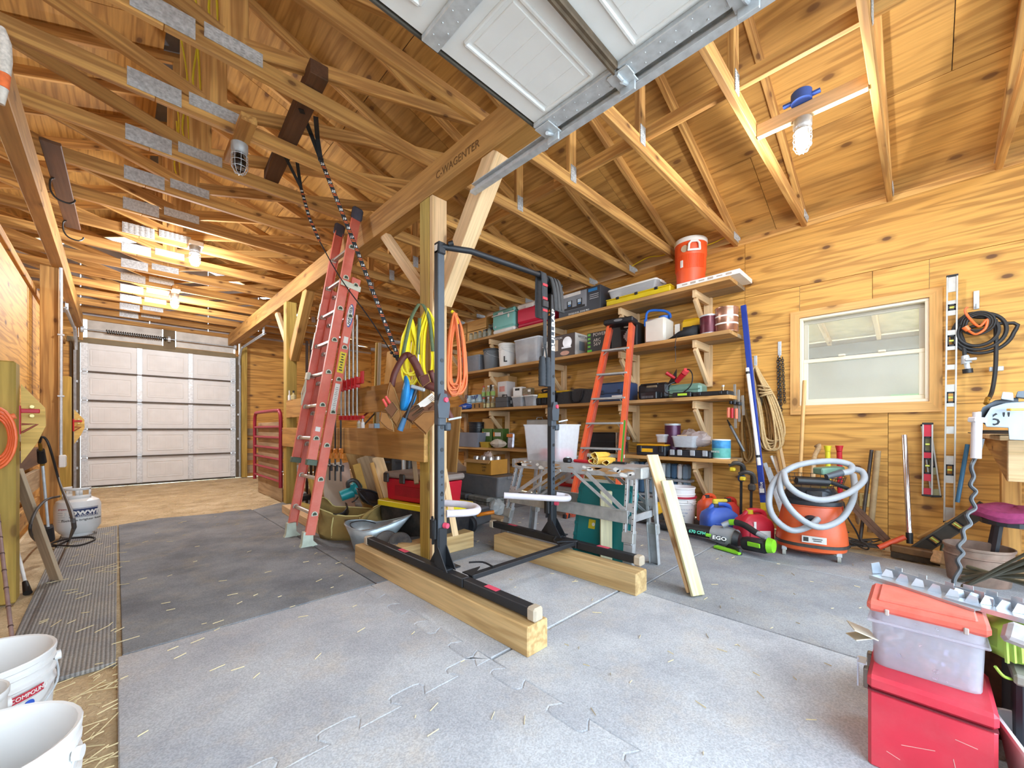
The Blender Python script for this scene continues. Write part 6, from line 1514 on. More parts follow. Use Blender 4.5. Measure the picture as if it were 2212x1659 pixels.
# ---------------------------------------------------------------- numbered straps
ORS = pl('#e06a2c', .6); STB = pl('#222426', .8, 0, .2, 40)
def numbered(label, pts, nums, wd, split):
    t = thing('numbered_strap', label, 'strap', pts[-1])
    w_ = W(t); L = []
    P = [V(p) for p in pts]
    view = V((-ray(760, 520).x, -ray(760, 520).y, 0)).normalized()
    side = V((view.y, -view.x, 0))
    if side.dot(V((CT, -ST, 0))) < 0: side = -side
    b = MB(w_); b.grid([[p - side * wd / 2, p + side * wd / 2] for p in P]); b.build('webbing', STB, t, solid=.003)
    for q in split:
        b = MB(w_); b.grid([[p - side * wd / 2, p + side * wd / 2] for p in q]); b.build('webbing', STB, t, solid=.003)
    tot = sum((P[i + 1] - P[i]).length for i in range(len(P) - 1))
    def pos(s_):
        s_ *= tot
        for i in range(len(P) - 1):
            l = (P[i + 1] - P[i]).length
            if s_ <= l or i == len(P) - 2: return P[i] + (P[i + 1] - P[i]) * (s_ / l), (P[i + 1] - P[i]).normalized()
            s_ -= l
    n = len(nums)
    for k, q in enumerate(nums):
        c, d = pos((k + .5) / n); y = -d
        M = frame(c + view * .003, side, y)
        text(str(q), wd * .8, M, WHITE, t, 'printed_number', bold=.0006)
        c2, d2 = pos((k + 1.0) / n - .006)
        for s_ in (-.006, .006): MB(w_).box(c2 + view * .0025 + d2 * s_, (wd * .8, .0015, .005), frame(c2, side, d2).to_3x3() @ Matrix.Rotation(PI / 2, 3, 'X')).build('orange_mark', ORS, t)
    return t
e_ = aw(866, 786, 2.82)
tA = at(650, 236, Z=3.04); mA = aw(693, 345, 2.86)
t = numbered('black strap with white numbers and orange marks, the wider flat one', [mA, aw(760, 512, 2.84), e_], list(range(25, 3, -1)), .030, [[tA, aw(672, 290, 2.86), mA], [at(682, 252, Z=3.04), aw(686, 300, 2.86), mA]])
MB(W(t)).box(mA, (.035, .02, .03), None, .005).build('buckle', BLACK, t)
tB = at(616, 338, Z=3.04); mB = aw(650, 405, 3.2)
t = numbered('thinner twisted numbered strap hanging left of the wide one', [mB, aw(668, 470, 3.1), aw(690, 520, 3.05)], list(range(25, 18, -1)), .024, [[tB, mB], [at(642, 350, Z=3.04), aw(646, 380, 3.2), mB]])
MB(W(t)).tube(spline([aw(690, 520, 3.05), aw(735, 600, 3.0), aw(800, 690, 2.93), aw(842, 755, 2.86), e_], 6), .0045, 6).build('twisted_webbing', STB, t, True)
b = MB(W(t))
for k in range(4): c = aw(846 + k * 6, 762 + k * 7, 2.84); b.box(c, (.02, .02, .02), Euler((.4 * k, .5, .3 * k)), .004)
b.build('cam_buckle', BLACK, t)
# ---------------------------------------------------------------- cords hanging on the near post
def hank(t, cx, cz0, cz1, half, depth, n, r, m, ctr, seed, spread=.8):
    q = random.Random(seed)
    for k in range(n):
        a = q.uniform(.35, 1.0) * half; zz = cz1 + q.uniform(0, .09); dx = q.uniform(-.02, .02); dd = q.uniform(-depth, depth); x0 = q.uniform(-.012, .012)
        pts = []
        for s_, v in ((x0, cz0), (-a * .35 + dx, cz0 - .08), (-a * .8 + dx, (cz0 * .6 + zz * .4)), (-a + dx, zz + .09), (-a * .55 + dx, zz + .01), (dx, zz), (a * .6 + dx, zz + .015), (a + dx, zz + .1), (a * .85 + dx, (cz0 * .55 + zz * .45)), (a * .4 + dx, cz0 - .08), (x0, cz0)):
            pts.append(ctr + SIDE * (s_ + cx) + VIEW * dd + V((0, 0, v)))
        MB(W(t)).tube(spline(pts, 5), r, 7).build('cord_loop', m, t, True)
VIEW = V((-ST, -CT, 0)).normalized(); VIEW = V((-ray(925, 800).x, -ray(925, 800).y, 0)).normalized()
SIDE = V((-VIEW.y, VIEW.x, 0)); SIDE = SIDE if SIDE.dot(V((CT, -ST, 0))) > 0 else -SIDE
YC = pl('#f2dd1e', .4, 0, .06, 20); OC = pl('#ea8048', .45, 0, .06, 20)
ctr = aw(908, 927, 2.85); ctr.z = 0
z_ = lambda py, w=2.85: aw(900, py, w).z
t = thing('extension_lead', 'long yellow cord coiled and hung on near post', 'cord', ctr + V((0, 0, 1.6)))
hank(t, .045, z_(668), z_(838), .098, .03, 15, .0078, YC, ctr, 3)
hank(t, -.07, z_(690), z_(832), .058, .025, 11, .0078, YC, ctr, 5)
MB(W(t)).tube(spline([ctr + SIDE * -.1 + V((0, 0, z_(765))), ctr + SIDE * -.06 + V((0, 0, z_(782))), ctr + SIDE * .02 + V((0, 0, z_(772)))], 6), .0062, 7).build('cord_loop', YC, t, True)
t = thing('lead_strap', 'green webbing strap with metal snap over yellow cord', 'strap', ctr + V((0, 0, 1.7)))
GS = pl('#5d6b4c', .85, 0, .15, 40); c2 = ctr + VIEW * .035
for pts in ([(-.005, 690), (-.012, 740), (-.014, 768)], [(-.01, 660), (-.06, 690), (-.095, 735), (-.12, 775)], [(-.01, 660), (.02, 662), (.06, 690), (.08, 740), (.085, 760)]):
    P = [c2 + SIDE * a + V((0, 0, z_(py))) for a, py in pts]; P = spline(P, 5)
    MB(W(t)).grid([[p - SIDE * .012, p + SIDE * .012] for p in P]).build('webbing', GS, t, True, solid=.003)
MB(W(t)).tube([c2 + SIDE * -.014 + V((0, 0, z_(768))), c2 + SIDE * -.014 + V((0, 0, z_(790)))], .006, 6).build('snap_hook', GALV, t, True)
ct2 = aw(975, 927, 3.05); ct2.z = 0
t = thing('extension_lead', 'orange cord hank hung behind left rack upright', 'cord', ct2 + V((0, 0, 1.5)))
z3 = lambda py: aw(975, py, 3.05).z
hank(t, .03, z3(676), z3(855), .078, .025, 16, .0078, OC, ct2, 8)
MB(W(t)).tube(spline([ct2 + SIDE * .0 + V((0, 0, z3(672))), ct2 + SIDE * .03 + V((0, 0, z3(680))), ct2 + SIDE * .045 + V((0, 0, z3(700)))], 5), .012, 8).build('yellow_sleeve', YC, t, True)
MB(W(t)).tube([ct2 + SIDE * .045 + V((0, 0, z3(700))), ct2 + SIDE * .06 + V((0, 0, z3(750)))], .013, 8).build('grey_sleeve', STEELD, t, True)
# ---------------------------------------------------------------- leather tool belt
LE = pl('#6f4527', .6, 0, .2, 14, bump=.1); LED = pl('#5f2e26', .55, 0, .2, 14); LEL = pl('#9c6a36', .65, 0, .2, 14); EDGE = pl('#b8905c', .7)
wt = 2.74
t = thing('tool_belt', 'brown leather tool belt with pouches hung on near post', 'tool belt', aw(880, 850, wt))
def strapw(pts, wpx, m, nm='belt', w=wt, th=.005):
    P = spline([aw(x, y, w + (d if len(q) > 2 else 0)) for q in pts for x, y, d in [(q + (0,))[:3]]], 5); 
    b = MB(W(t)); rows = []
    for i, p in enumerate(P):
        d = (P[min(i + 1, len(P) - 1)] - P[max(i - 1, 0)]).normalized(); n = VIEW.cross(d).normalized() * (wpx * w / 870 / 2); rows.append([p - n, p + n])
    b.grid(rows); b.build(nm, m, t, True, solid=th)
strapw([(846, 835), (852, 808), (866, 780), (876, 768), (884, 768), (892, 780), (905, 800), (912, 815)], 13, LED)
strapw([(888, 770), (900, 790), (908, 812), (920, 830), (935, 836), (955, 848), (968, 862)], 17, LED)
strapw([(930, 800, .03), (945, 845, .03), (963, 880, .03), (976, 905, .03)], 12, LED)
def pouch(poly, m, th, nm='pouch', w=wt):
    P = [aw(x, y, w) for x, y in poly]; c = sum(P, V()) / len(P)
    b = MB(W(t)); n = len(P)
    F0 = P; F1 = [c + (p - c) * .96 + VIEW * th for p in P]; F2 = [c + (p - c) * .82 + VIEW * th * 1.35 for p in P]
    b.ring([F0, F1, F2]); b.build(nm, m, t, True)
    MB(W(t)).tube(F1, .0028, 5, True).build('edge_binding', EDGE, t, True)
pouch([(843, 825), (852, 838), (866, 880), (868, 905), (858, 925), (850, 915), (836, 880), (838, 845)], LEL, .03)
pouch([(832, 885), (850, 868), (862, 885), (848, 905)], LE, .07)
pouch([(826, 888), (838, 890), (850, 915), (853, 933), (840, 928), (822, 910)], LEL, .06)
pouch([(868, 900), (885, 880), (925, 868), (945, 870), (925, 895), (892, 918)], LE, .05)
pouch([(890, 912), (915, 890), (940, 888), (945, 905), (920, 940)], LEL, .075)
pouch([(905, 815), (925, 808), (930, 825), (912, 838)], LED, .03, 'buckle_flap')
pouch([(922, 880), (940, 872), (942, 900), (930, 905)], LE, .05)
for x0, y0, x1, y1 in ((827, 862, 838, 882), (833, 856, 845, 875)): MB(W(t)).cyl(aw(x0, y0, wt - .07), aw(x1, y1, wt - .06), .008, .01, 8).build('red_handle', pl('#e0504a', .4), t, True)
MB(W(t)).bar(aw(905, 880, wt - .06), aw(937, 855, wt - .07), .045, .012, VIEW.cross(aw(937, 855, wt) - aw(905, 880, wt)), .002).build('white_rule', pl('#efeae0', .4), t)
b = MB(W(t))
for k in range(4): b.bar(aw(926 + k * 2.2, 861 + k * 2.6, wt - .077), aw(935 + k * 2.2, 854 + k * 2.6, wt - .077), .003, .004)
b.build('rule_mark', pl('#b08a5c', .6), t)
for dx in (0, 9): MB(W(t)).cyl(aw(882 + dx, 893 + dx * .6, wt - .055), aw(906 + dx, 876 + dx * .6, wt - .06), .012, .014, 10).build('tool_barrel', pl('#57402c', .5, .3), t, True)
t = thing('work_gloves', 'bright blue rubber gloves bundled in the tool belt', 'glove', aw(880, 850, wt - .02)); BLG = pl('#2385c6', .45, 0, .15, 14)
MB(W(t)).tube(spline([aw(876, 815, wt - .02), aw(878, 830, wt - .05), aw(876, 850, wt - .06), aw(872, 872, wt - .05), aw(868, 885, wt - .03)], 4), [.018, .022, .026, .03, .034, .038, .042, .044, .046, .046, .046, .044, .042, .036, .03, .022, .012], 12, flat=.6).build('glove', BLG, t, True)
MB(W(t)).tube(spline([aw(892, 838, wt - .03), aw(892, 856, wt - .05), aw(884, 875, wt - .05), aw(872, 886, wt - .03)], 4), [.016, .018, .022, .024, .026, .026, .026, .024, .022, .02, .017, .014, .01], 10, flat=.6).build('glove', BLG, t, True)
t = thing('framing_hammer', 'hammer with blue grip hanging head up in the tool belt', 'hammer', aw(880, 880, wt - .05))
MB(W(t)).cyl(aw(899, 842, wt - .06), aw(876, 905, wt - .06), .011, .013, 10).build('handle', STEELD, t, True); MB(W(t)).cyl(aw(874, 903, wt - .06), aw(864, 930, wt - .06), .017, .02, 12).build('grip', pl('#3f6d94', .6, 0, .2, 30), t, True); MB(W(t)).bar(aw(888, 834, wt - .06), aw(918, 843, wt - .06), .025, .028, None, .006).build('head', GALVD, t)
# yellow wires draped high between the trusses
t = thing('house_wire', 'yellow house wire draped down beside the king posts', 'wire', (.5, 3, 3.5))
for k, y in enumerate((2.2, 2.75, 3.4, 4.0, 4.6)):
    MB(W(t)).tube(spline([(.36, y, 4.0), (.40, y + .02, 3.7), (.37, y + .04, 3.35), (.41, y + .03, 3.2), (.40, y, 3.4), (.38, y - .02, 3.7)], 5), .006, 6).build('loop', pl('#d8c322', .5), t, True)
t = thing('house_wire', 'thin yellow wire tacked along right wall top behind drink cooler', 'wire', (4.55, 2, 3.0))
MB(W(t)).tube(spline([at(1365, 575, X=4.6), at(1400, 556, X=4.6), at(1430, 552, X=4.6), at(1460, 540, X=4.6), at(1525, 530, X=4.6), at(1568, 512, X=4.6)], 6), .005, 6).build('wire', YC, t, True)
# ================================================================ clutter behind the near post
BLKP = pl('#1f2024', .5, 0, .15, 10, dust=.2)
# black tote with yellow lid, red chest on top
ra = math.radians(10)
R2 = Matrix.Rotation(ra, 3, 'Z')
cT = V((1.85, 2.70, 0)) + R2 @ V((.20, .40, 0))
t = tub('storage_tote', 'black tote with bright yellow lid behind the near post', 'storage tote', cT, .78, .40, .36, BLKP, pl('#e6d021', .45, 0, .06, 8), rz=ra + PI / 2, taper=.92, lidh=.045, rim=.03)
t = thing('tool_chest', 'red tool chest with grey lid and black latches on yellow-lidded tote', 'tool chest', cT + V((.0, .02, .362)), ra + PI / 2)
MB().prism([(-.31, 0), (.31, 0), (.34, .19), (-.34, .19)], .30, Matrix(((1, 0, 0, 0), (0, 0, -1, .15), (0, 1, 0, 0), (0, 0, 0, 1)))).build('body', pl('#b7182c', .4, 0, .08, 8), t, bevel=.012)
MB().box((0, 0, .225), (.71, .34, .05), None, .015).build('lid', pl('#8d8078', .5, 0, .1, 8, dust=.2), t)
for k in (-.2, .08, .3): MB().box((k, .175, .2), (.07, .02, .085), None, .008).build('latch', BLKP, t); MB().box((k, -.175, .2), (.07, .02, .085), None, .008).build('latch', BLKP, t)
MB().box((.0, .156, .09), (.4, .008, .09), None, .006).build('recess_panel', pl('#a01426', .45), t)
MB().box((0, 0, .005), (.5, .26, .01)).build('base', BLKP, t)
# galvanised scuttle
t = thing('coal_scuttle', 'galvanized ash scuttle with raised pouring lip in front of black tote', 'scuttle', V((1.53, 3.26, 0)), -.75)
rows = []
for f_, z, sx, sy in ((0, 0, .13, .11), (.0, .01, .135, .115), (.5, .1, .16, .135), (1, .20, .205, .17)):
    r_ = []
    for k in range(28):
        a = 2 * PI * k / 28; c, s_ = math.cos(a), math.sin(a)
        lip = max(0, c) ** 3
        r_.append(V((c * sx + lip * .14 * f_, s_ * sy * (1 - .55 * lip * f_), z + f_ * (.075 * lip - .02 * (1 - abs(c)) + .02 * max(0, -c)))))
    rows.append(r_)
GLZ = pl('#b9c6cc', .4, .55, .2, 16, dust=.25, dustcol='#d8d8d4')
b = MB(); b.ring(rows, False, False); b.add(rows[0], [tuple(reversed(range(28)))]); b.build('body', GLZ, t, True, solid=.004)
MB().tube(rows[-1], .006, 6, True).build('rolled_rim', GLZ, t, True)
MB().add([V((p.x * .9, p.y * .9, .13)) for p in rows[-2]], [tuple(range(28))]).build('ash', pl('#b4aca4', .95, 0, .35, 50), t)
MB().cyl((.16, .06, .14), (.32, .1, .26), .007, n=8).build('shovel_handle', BLACK, t); MB().cyl((.32, .1, .26), (.34, .105, .275), .01, n=8).build('handle_tip', GALV, t)
MB().tube(spline([(-.0, .15, .17), (-.1, .13, .2), (-.16, 0, .21), (-.1, -.13, .2), (0, -.15, .17)], 6), .004, 6).build('bail_handle', STEELD, t)
# canvas tool bag
CANV = pl('#8f7540', .9, 0, .18, 10, bump=.15); CANE = pl('#c9b878', .85)
t = thing('canvas_bag', 'slouching open khaki canvas tool bag beside the scuttle', 'tool bag', V((1.57, 3.72, 0)), -.78)
b = MB(); rows = []
for z, q, sk in ((0, .92, 0), (.06, 1.04, .0), (.13, 1.0, .02), (.18, .92, .03), (.23, .95, .05), (.28, 1.0, .06)):
    r_ = []
    for k in range(32):
        a = 2 * PI * k / 32; c, s_ = math.cos(a), math.sin(a)
        x = .285 * (abs(c) ** .55) * (1 if c > 0 else -1); y = .15 * (abs(s_) ** .6) * (1 if s_ > 0 else -1)
        h = z + (.075 * max(0, -c) ** 2 * z / .28) + (.06 * max(0, c) ** 2 * z / .28) - .05 * abs(s_) * (z / .28) + .012 * math.sin(5 * a + z * 20)
        r_.append(V((x * q + .01 * math.sin(7 * a + 30 * z), y * (q + .06 * math.sin(3 * a + 12 * z)), h)))
    rows.append(r_)
b.ring(rows, False, False); b.add(rows[0], [tuple(reversed(range(32)))]); b.build('body', CANV, t, True, solid=.005)
MB().tube(rows[-1], .006, 6, True).build('edge_binding', CANE, t, True)
P = spline([rows[-1][2] + V((0, 0, .0)), V((.26, -.08, .30)), V((.2, -.19, .26)), V((.12, -.2, .14)), V((.11, -.18, .04))], 5)
MB().grid([[p + V((0, -.02, 0)), p + V((.06, .015, .02))] for p in P]).build('flap', CANV, t, True, solid=.005)
MB().box((.03, -.157, .17), (.07, .008, .05), Euler((.1, 0, 0)), .003).build('leather_patch', pl('#5a452e', .7), t)
for x in (-.12, .12): MB().tube([(x, -.158, .03), (x, -.162, .12), (x + .01, -.15, .21)], .006, 6).build('seam', CANE, t)
# black dished seat, circular saw
t = thing('dished_shell', 'glossy black dished plastic shell resting in the canvas bag', 'plastic shell', aw(785, 1082, 3.75))
b = MB(); rows = []
Rt = Euler((.75, .2, .6)).to_matrix()
for i in range(6):
    q = i / 5; rows.append([V((0, 0, 0)) + Rt @ V((.17 * q * math.cos(a), .11 * q * math.sin(a), .07 * q * q + .02 * q * q * math.cos(2 * a))) for a in [2 * PI * k / 24 for k in range(24)]])
rows[0] = [Rt @ V((.001 * math.cos(2 * PI * k / 24), .001 * math.sin(2 * PI * k / 24), 0)) for k in range(24)]
b.ring(rows, False, False); b.build('shell', pl('#232327', .2, 0, .1, 8), t, True, solid=.006); MB().tube(rows[-1], .006, 6, True).build('rim', BLKP, t, True)
t = thing('kneepad', 'dark curved plastic flap standing in left end of canvas bag', 'plastic shell', aw(732, 1112, 3.72), R=Euler((.5, -.5, .4)))
b = MB(); b.grid([[V((.08 * math.cos(a) + u * .05, -.03 * math.sin(a) * 2, .1 - u * .2)) for a in [PI * k / 8 for k in range(9)]] for u in (0, .2, .4, .55)]); b.build('shell', pl('#2a2624', .4, 0, .15, 8), t, True, solid=.006)
t = thing('circular_saw', 'teal circular saw with black handle behind canvas bag', 'circular saw', aw(760, 1068, 4.05))
SAWT = pl('#1c8f93', .35, 0, .08, 8); w_ = W(t)
MB(w_).cyl(aw(736, 1072, 4.02), aw(762, 1062, 4.08), .052, .06, 16).build('motor', SAWT, t, True); MB(w_).box(aw(768, 1055, 4.08), (.1, .12, .12), Euler((0, .3, .5)), .03).build('gear_housing', SAWT, t, True)
MB(w_).tube(spline([aw(752, 1052, 4.02), aw(752, 1042, 4.0), aw(762, 1037, 4.02), aw(772, 1042, 4.05), aw(778, 1055, 4.06)], 5), .02, 10).build('handle', BLKP, t, True)
MB(w_).lathe([(.001, -.006), (.085, -.004), (.085, .004), (.001, .006)], aw(785, 1062, 4.12), 22, Euler((1.2, .2, .6)).to_matrix()).build('blade_guard', pl('#b9b7ac', .4, .6, .2, 20), t, True)
MB(w_).tube(spline([aw(775, 1050, 4.03), aw(778, 1065, 4.0), aw(768, 1080, 3.98), aw(760, 1085, 3.98)], 5), .007, 6).build('power_cord', BLKP, t, True)
# weight plates
def wplate(label, c, R, r, th, group='weight plates'):
    t = thing('weight_plate', label, 'weight plate', c, 0, group, R)
    IR = pl('#4a4d52', .5, .3, .2, 25, dust=.25)
    MB().lathe([(.016, 0), (.03, -.004), (.034, .004), (r * .45, .005), (r * .5, .012), (r * .8, .012), (r * .84, .005), (r * .93, .0), (r, .008), (r, th - .008), (r * .93, th), (.016, th)], n=36).build('disc', IR, t, True)
    return t
Rw = Euler((1.25, 0, -.95))
wplate('large weight plate leaning behind the dumbbell beside scuttle', V((1.53, 2.96, .1)), Euler((1.25, 0, -.75)), .095, .03)
for k, (r_, d_) in enumerate(((.1, 0), (.085, .032), (.065, .06))):
    dirv = Rw.to_matrix() @ V((0, 0, -1))
    wplate(('largest plate of the dumbbell lying near post', 'middle plate on the dumbbell near post', 'smallest outer plate on the dumbbell near post')[k], V((1.56, 2.81, .105)) + dirv * d_, Rw, r_, .028)
t = thing('dumbbell_bar', 'short chrome dumbbell bar through three weight plates', 'dumbbell', V((1.56, 2.81, .105)), R=Rw); MB().cyl((0, 0, .2), (0, 0, -.12), .0145, n=12).build('bar', pl('#cfd0d2', .2, .9), t, True); MB().lathe([(.018, -.075), (.03, -.07), (.03, -.095), (.018, -.1)], n=10).build('collar', pl('#cfd3d6', .25, .9), t, True)
for k in range(4): wplate(('bottom plate of small flat stack beside post', 'second plate of small flat stack beside post', 'third plate of small flat stack beside post', 'top plate of small flat stack beside post')[k], V((1.71, 2.86, .0 + k * .03)), Euler((0, 0, 0)), .085 if k < 3 else .08, .028)
# leaning boards behind the lower rail
def lean(label, px0, py0, px1, py1, wpx, th, m, w0, w1, name='leaning_board', up=None):
    a, c = aw(px0, py0, w0), aw(px1, py1, w1)
    o = board(name, a, c, wpx * (w0 + w1) / 2 / 870, th, m, None, up or SIDE); tag(o, label, 'board'); return o
PLYB = wood('old_ply', '#b18c55', '#82602f', scale=(1.2, 8, 8), rings=14, knots=.3)
lean('wide brown plywood board leaning left of pale board under rail', 765, 975, 812, 1120, 36, .02, PLYB, 4.5, 4.3)
lean('brown plywood board leaning behind the teal saw', 790, 985, 838, 1120, 40, .02, GREYW, 4.3, 4.1)
lean('narrow yellowish board leaning between brown boards', 770, 1003, 792, 1085, 16, .03, pl('#c9a050', .7, 0, .1, 10), 4.2, 4.1)
lean('pale pine board leaning left of red tool chest', 815, 988, 846, 1085, 24, .035, PALE, 4.0, 3.85)
lean('thin edge-on strip leaning beside pale pine board', 803, 1000, 838, 1130, 9, .03, LUM, 3.95, 3.8)
lean('thin pale stick leaning behind left rack upright', 958, 1010, 984, 1158, 13, .02, PALE, 3.05, 2.98)
lean('narrow board leaning at left side of near post under rail', 893, 985, 900, 1045, 10, .03, GREYW, 3.3, 3.2)
PW = pl('#cbc7bb', .6, 0, .1, 8, dust=.2)
for k, (px0, px1, wp, lab) in enumerate(((705, 712, 18, 'narrow off-white panel leaning behind the ladder'), (722, 735, 34, 'wide off-white panel with yellow label leaning behind ladder'), (744, 758, 18, 'pinkish white panel leaning right of the labelled one'))):
    o = lean(lab, px0, 1000, px1, 1098, wp, .02, PW if k < 2 else pl('#cdbdb4', .6), 5.0, 4.9, 'white_board')
    if k == 1: MB().box((.02, .0112, -.0), (.05, .002, .04)).build('yellow_label', pl('#d8c23a', .6), o)
lean('greenish board leaning behind the ladder rails', 672, 1030, 688, 1105, 14, .03, TREAT, 5.0, 4.9)
# dark case, white cylinder and black pipe under the rail
t = thing('black_case', 'tall black case in shadow under the lower rail', 'case', aw(852, 1060, 4.4)); MB(W(t)).box(aw(852, 1030, 4.4), (.28, .3, .62), Euler((0, 0, ra)), .015).build('case', BLKP, t); MB(W(t)).box(aw(852, 998, 4.23), (.2, .01, .02), Euler((0, 0, -.75))).build('trim', STEELD, t); t.location.z = 0; MW[t.name] = Matrix.Translation(t.location)
for ch in t.children: ch.matrix_local = Matrix.Translation((0, 0, aw(852, 1060, 4.4).z)) @ ch.matrix_local
t = thing('white_upright', 'slim white cylinder standing beside black case under rail', 'pipe', aw(872, 1050, 4.0)); a = aw(872, 985, 4.0); MB(W(t)).cyl((a.x, a.y, .0), a, .02, n=12).build('pipe', WHITE, t, True)
t = thing('steel_pipe', 'black pipe standing right of the slim white cylinder', 'pipe', aw(883, 1050, 3.95)); a = aw(883, 985, 3.95); MB(W(t)).cyl((a.x, a.y, .0), a, .022, n=12).build('pipe', BLKP, t, True)
# OSB sheets and tall green boards
OSBM = wood('osb_sheet', '#b98d4c', '#8a6430', scale=(5, 14, 14), rings=9, knots=0, vary=.1)
def sheet(label, pxs, X, y_top, m, name='osb_sheet', th=.012, dx=.1):
    a, c = at(pxs[0], 900, X=X).y, at(pxs[1], 900, X=X).y; zt_ = at(sum(pxs) / 2, y_top, X=X).z
    o = board(name, V((X - dx, (a + c) / 2, .01)), V((X + dx, (a + c) / 2, zt_)), abs(a - c), th, m, None, (0, 1, 0)); tag(o, label, 'sheet'); return o
sheet('tall brown flakeboard sheet leaning behind tool belt', (822, 888), 2.55, 748, OSBM)
sheet('lower flakeboard sheet leaning behind the left rack upright', (925, 988), 2.75, 880, OSBM, dx=.06)
for k, px in enumerate((811, 817)):
    c = at(px, 900, X=2.1); o = board('tall_strip', (2.06, c.y, .0), (2.12, c.y, at(px, 740, X=2.1).z), .03, .03, TREAT if k == 0 else GREYW, None, (0, 1, 0)); tag(o, ('greenish tall strip standing left of the flakeboard', 'brownish tall strip standing right beside greenish strip')[k], 'board')
# floor timbers near the ladder
o = board('floor_timber', at(618, 1098, Z=.05), at(712, 1150, Z=.05), .09, .09, PALE, None); tag(o, 'pale timber lying on floor behind the ladder feet', 'timber')
o = board('floor_timber', at(640, 1090, Z=.05), at(735, 1128, Z=.05), .08, .1, TREAT, None); tag(o, 'greenish timber lying on floor under the power tools', 'timber')
t = thing('power_tool', 'small black power tool on floor timber behind ladder', 'power tool', at(690, 1097, Z=.1)); MB().box((0, 0, .05), (.1, .16, .09), None, .02).build('body', BLKP, t, True); MB().cyl((0, -.1, .06), (0, -.16, .06), .03, n=12).build('nose', STEELD, t, True); MB().tube([(0, .06, .09), (0, .03, .13), (0, -.05, .13), (0, -.07, .09)], .012, 8).build('handle', BLKP, t, True)
t = thing('battery_tool', 'black tool with grey top seen between ladder rails', 'power tool', at(655, 1080, Z=.1)); MB().box((0, 0, .04), (.12, .2, .07), None, .015).build('body', BLKP, t, True); MB().box((0, .02, .085), (.07, .1, .03), None, .01).build('top', GALVD, t)
for k in range(4):
    p = aw(638, 1012 + k * 17, 5.6); t = thing('plastic_tub', ('topmost of the white stacked tubs left of ladder', 'second white tub from top in stack left of ladder', 'third white tub from top in stack left of ladder', 'bluish white tub lowest in stack left of ladder')[k], 'tub', p, 0, 'stacked tubs behind ladder')
    MB().lathe([(.05, -.045), (.055, .03), (.058, .032), (.058, .05), (.001, .05)], n=16).build('tub', WHITE if k < 3 else pl('#9aaed0', .5), t, True)
b = MB(); b.box((0, 0, .02), (.3, .3, .04)); q = aw(638, 1063, 5.6); 
tag(MB().box((0, 0, (q.z - .045 + .02) / 2), (.16, .16, q.z - .065), None, .004).build('wood_block', GREYW, loc=(q.x, q.y, .0)), 'grey block beneath the stacked white tubs', 'block')
# ================================================================ under the lowest shelf
GT = pl('#6b6c70', .5, 0, .12, 8, dust=.2)
t = thing('tool_box', 'dark grey hinged toolbox on floor under long grey tote', 'toolbox', V((3.2, 4.15, 0)), .0)
MB().box((0, 0, .1), (.28, .46, .2), None, .012).build('body', pl('#5b5c5e', .55, 0, .12, 8, dust=.2), t); MB().box((-.002, 0, .145), (.288, .47, .006)).build('seam', BLACK, t); MB().box((-.145, 0, .13), (.01, .05, .05), None, .004).build('latch', STEELD, t)
t = thing('tool_box', 'mottled grey plastic box right of the dark toolbox', 'toolbox', V((3.2, 3.70, 0)), .0)
MB().box((0, 0, .1), (.28, .36, .2), None, .012).build('body', pl('#7b7d78', .7, 0, .4, 26, dust=.3), t); MB().box((-.002, 0, .15), (.288, .37, .006)).build('seam', BLACK, t)
t = thing('plastic_bag', 'clear bag of white pieces beside mottled grey box', 'bag', V((3.12, 3.42, 0))); crumple((.1, .1, .2), 33, None).build('bag', clear('bag_three', '#e9ecee', .5, .2, '#cfd3d2'), t)
t = tub('storage_tote', 'long dark grey tote stacked on the toolboxes under shelf', 'storage tote', V((3.35, 3.85, .202)), .86, .42, .24, GT, GT, rz=PI / 2, taper=.9)
t = thing('carton', 'open cardboard carton of cans on the long grey tote', 'carton', V((3.34, 3.85, .445)), .1)
b = MB()
for s_ in (-1, 1): b.box((s_ * .15, 0, .09), (.006, .42, .18)); b.box((0, s_ * .21, .09), (.3, .006, .18))
b.box((0, 0, .005), (.3, .42, .008)); b.build('box', pl('#b9812f', .8, 0, .1, 8), t); MB().box((-.175, 0, .16), (.05, .42, .006), Euler((0, -.8, 0))).build('flap', KRAFT, t)
for k in range(3): ftext(t, ('PAINT', 'CAN', 'KIT')[k], .035, -.1, .13 - k * .04, .306, INK)
for k in range(6): MB().lathe([(.04, .1), (.042, .2), (.036, .215), (.001, .215)], (-.07 + .13 * (k % 2), -.13 + .12 * (k // 2), 0), 14).build('can', pl('#c9c6c2', .3, .7, .1, 20), t, True)
t = thing('plastic_bag', 'small clear bag poking out of open carton', 'bag', V((3.36, 3.85, .62))); crumple((.05, .07, .1), 35, None).build('bag', clear('bag_four', '#f0e6e0', .5, .2, '#d9c4b8'), t)
t = thing('cardboard_flap', 'grey cardboard sheet slanting left of the long tote', 'cardboard', V((3.35, 4.5, .42))); MB().box((0, 0, 0), (.3, .42, .006), Euler((.5, -.5, .2))).build('sheet', pl('#a79480', .85, 0, .1, 8), t)
t = thing('storage_box', 'low brown box of scraps beneath slanting cardboard', 'box', V((3.4, 4.75, 0))); MB().box((0, 0, .14), (.4, .5, .28), None, .006).build('box', pl('#6a553c', .8, 0, .2, 8), t); MB().box((0, 0, .3), (.36, .2, .04), Euler((.2, .1, .5)), .006).build('scrap', PLYB, t)
t = tub('parts_tray', 'blue open tray left of the yellow scoop', 'tray', V((3.15, 4.82, .29)), .3, .2, .07, pl('#1f3f9a', .45, 0, .1, 8), rz=1.3)
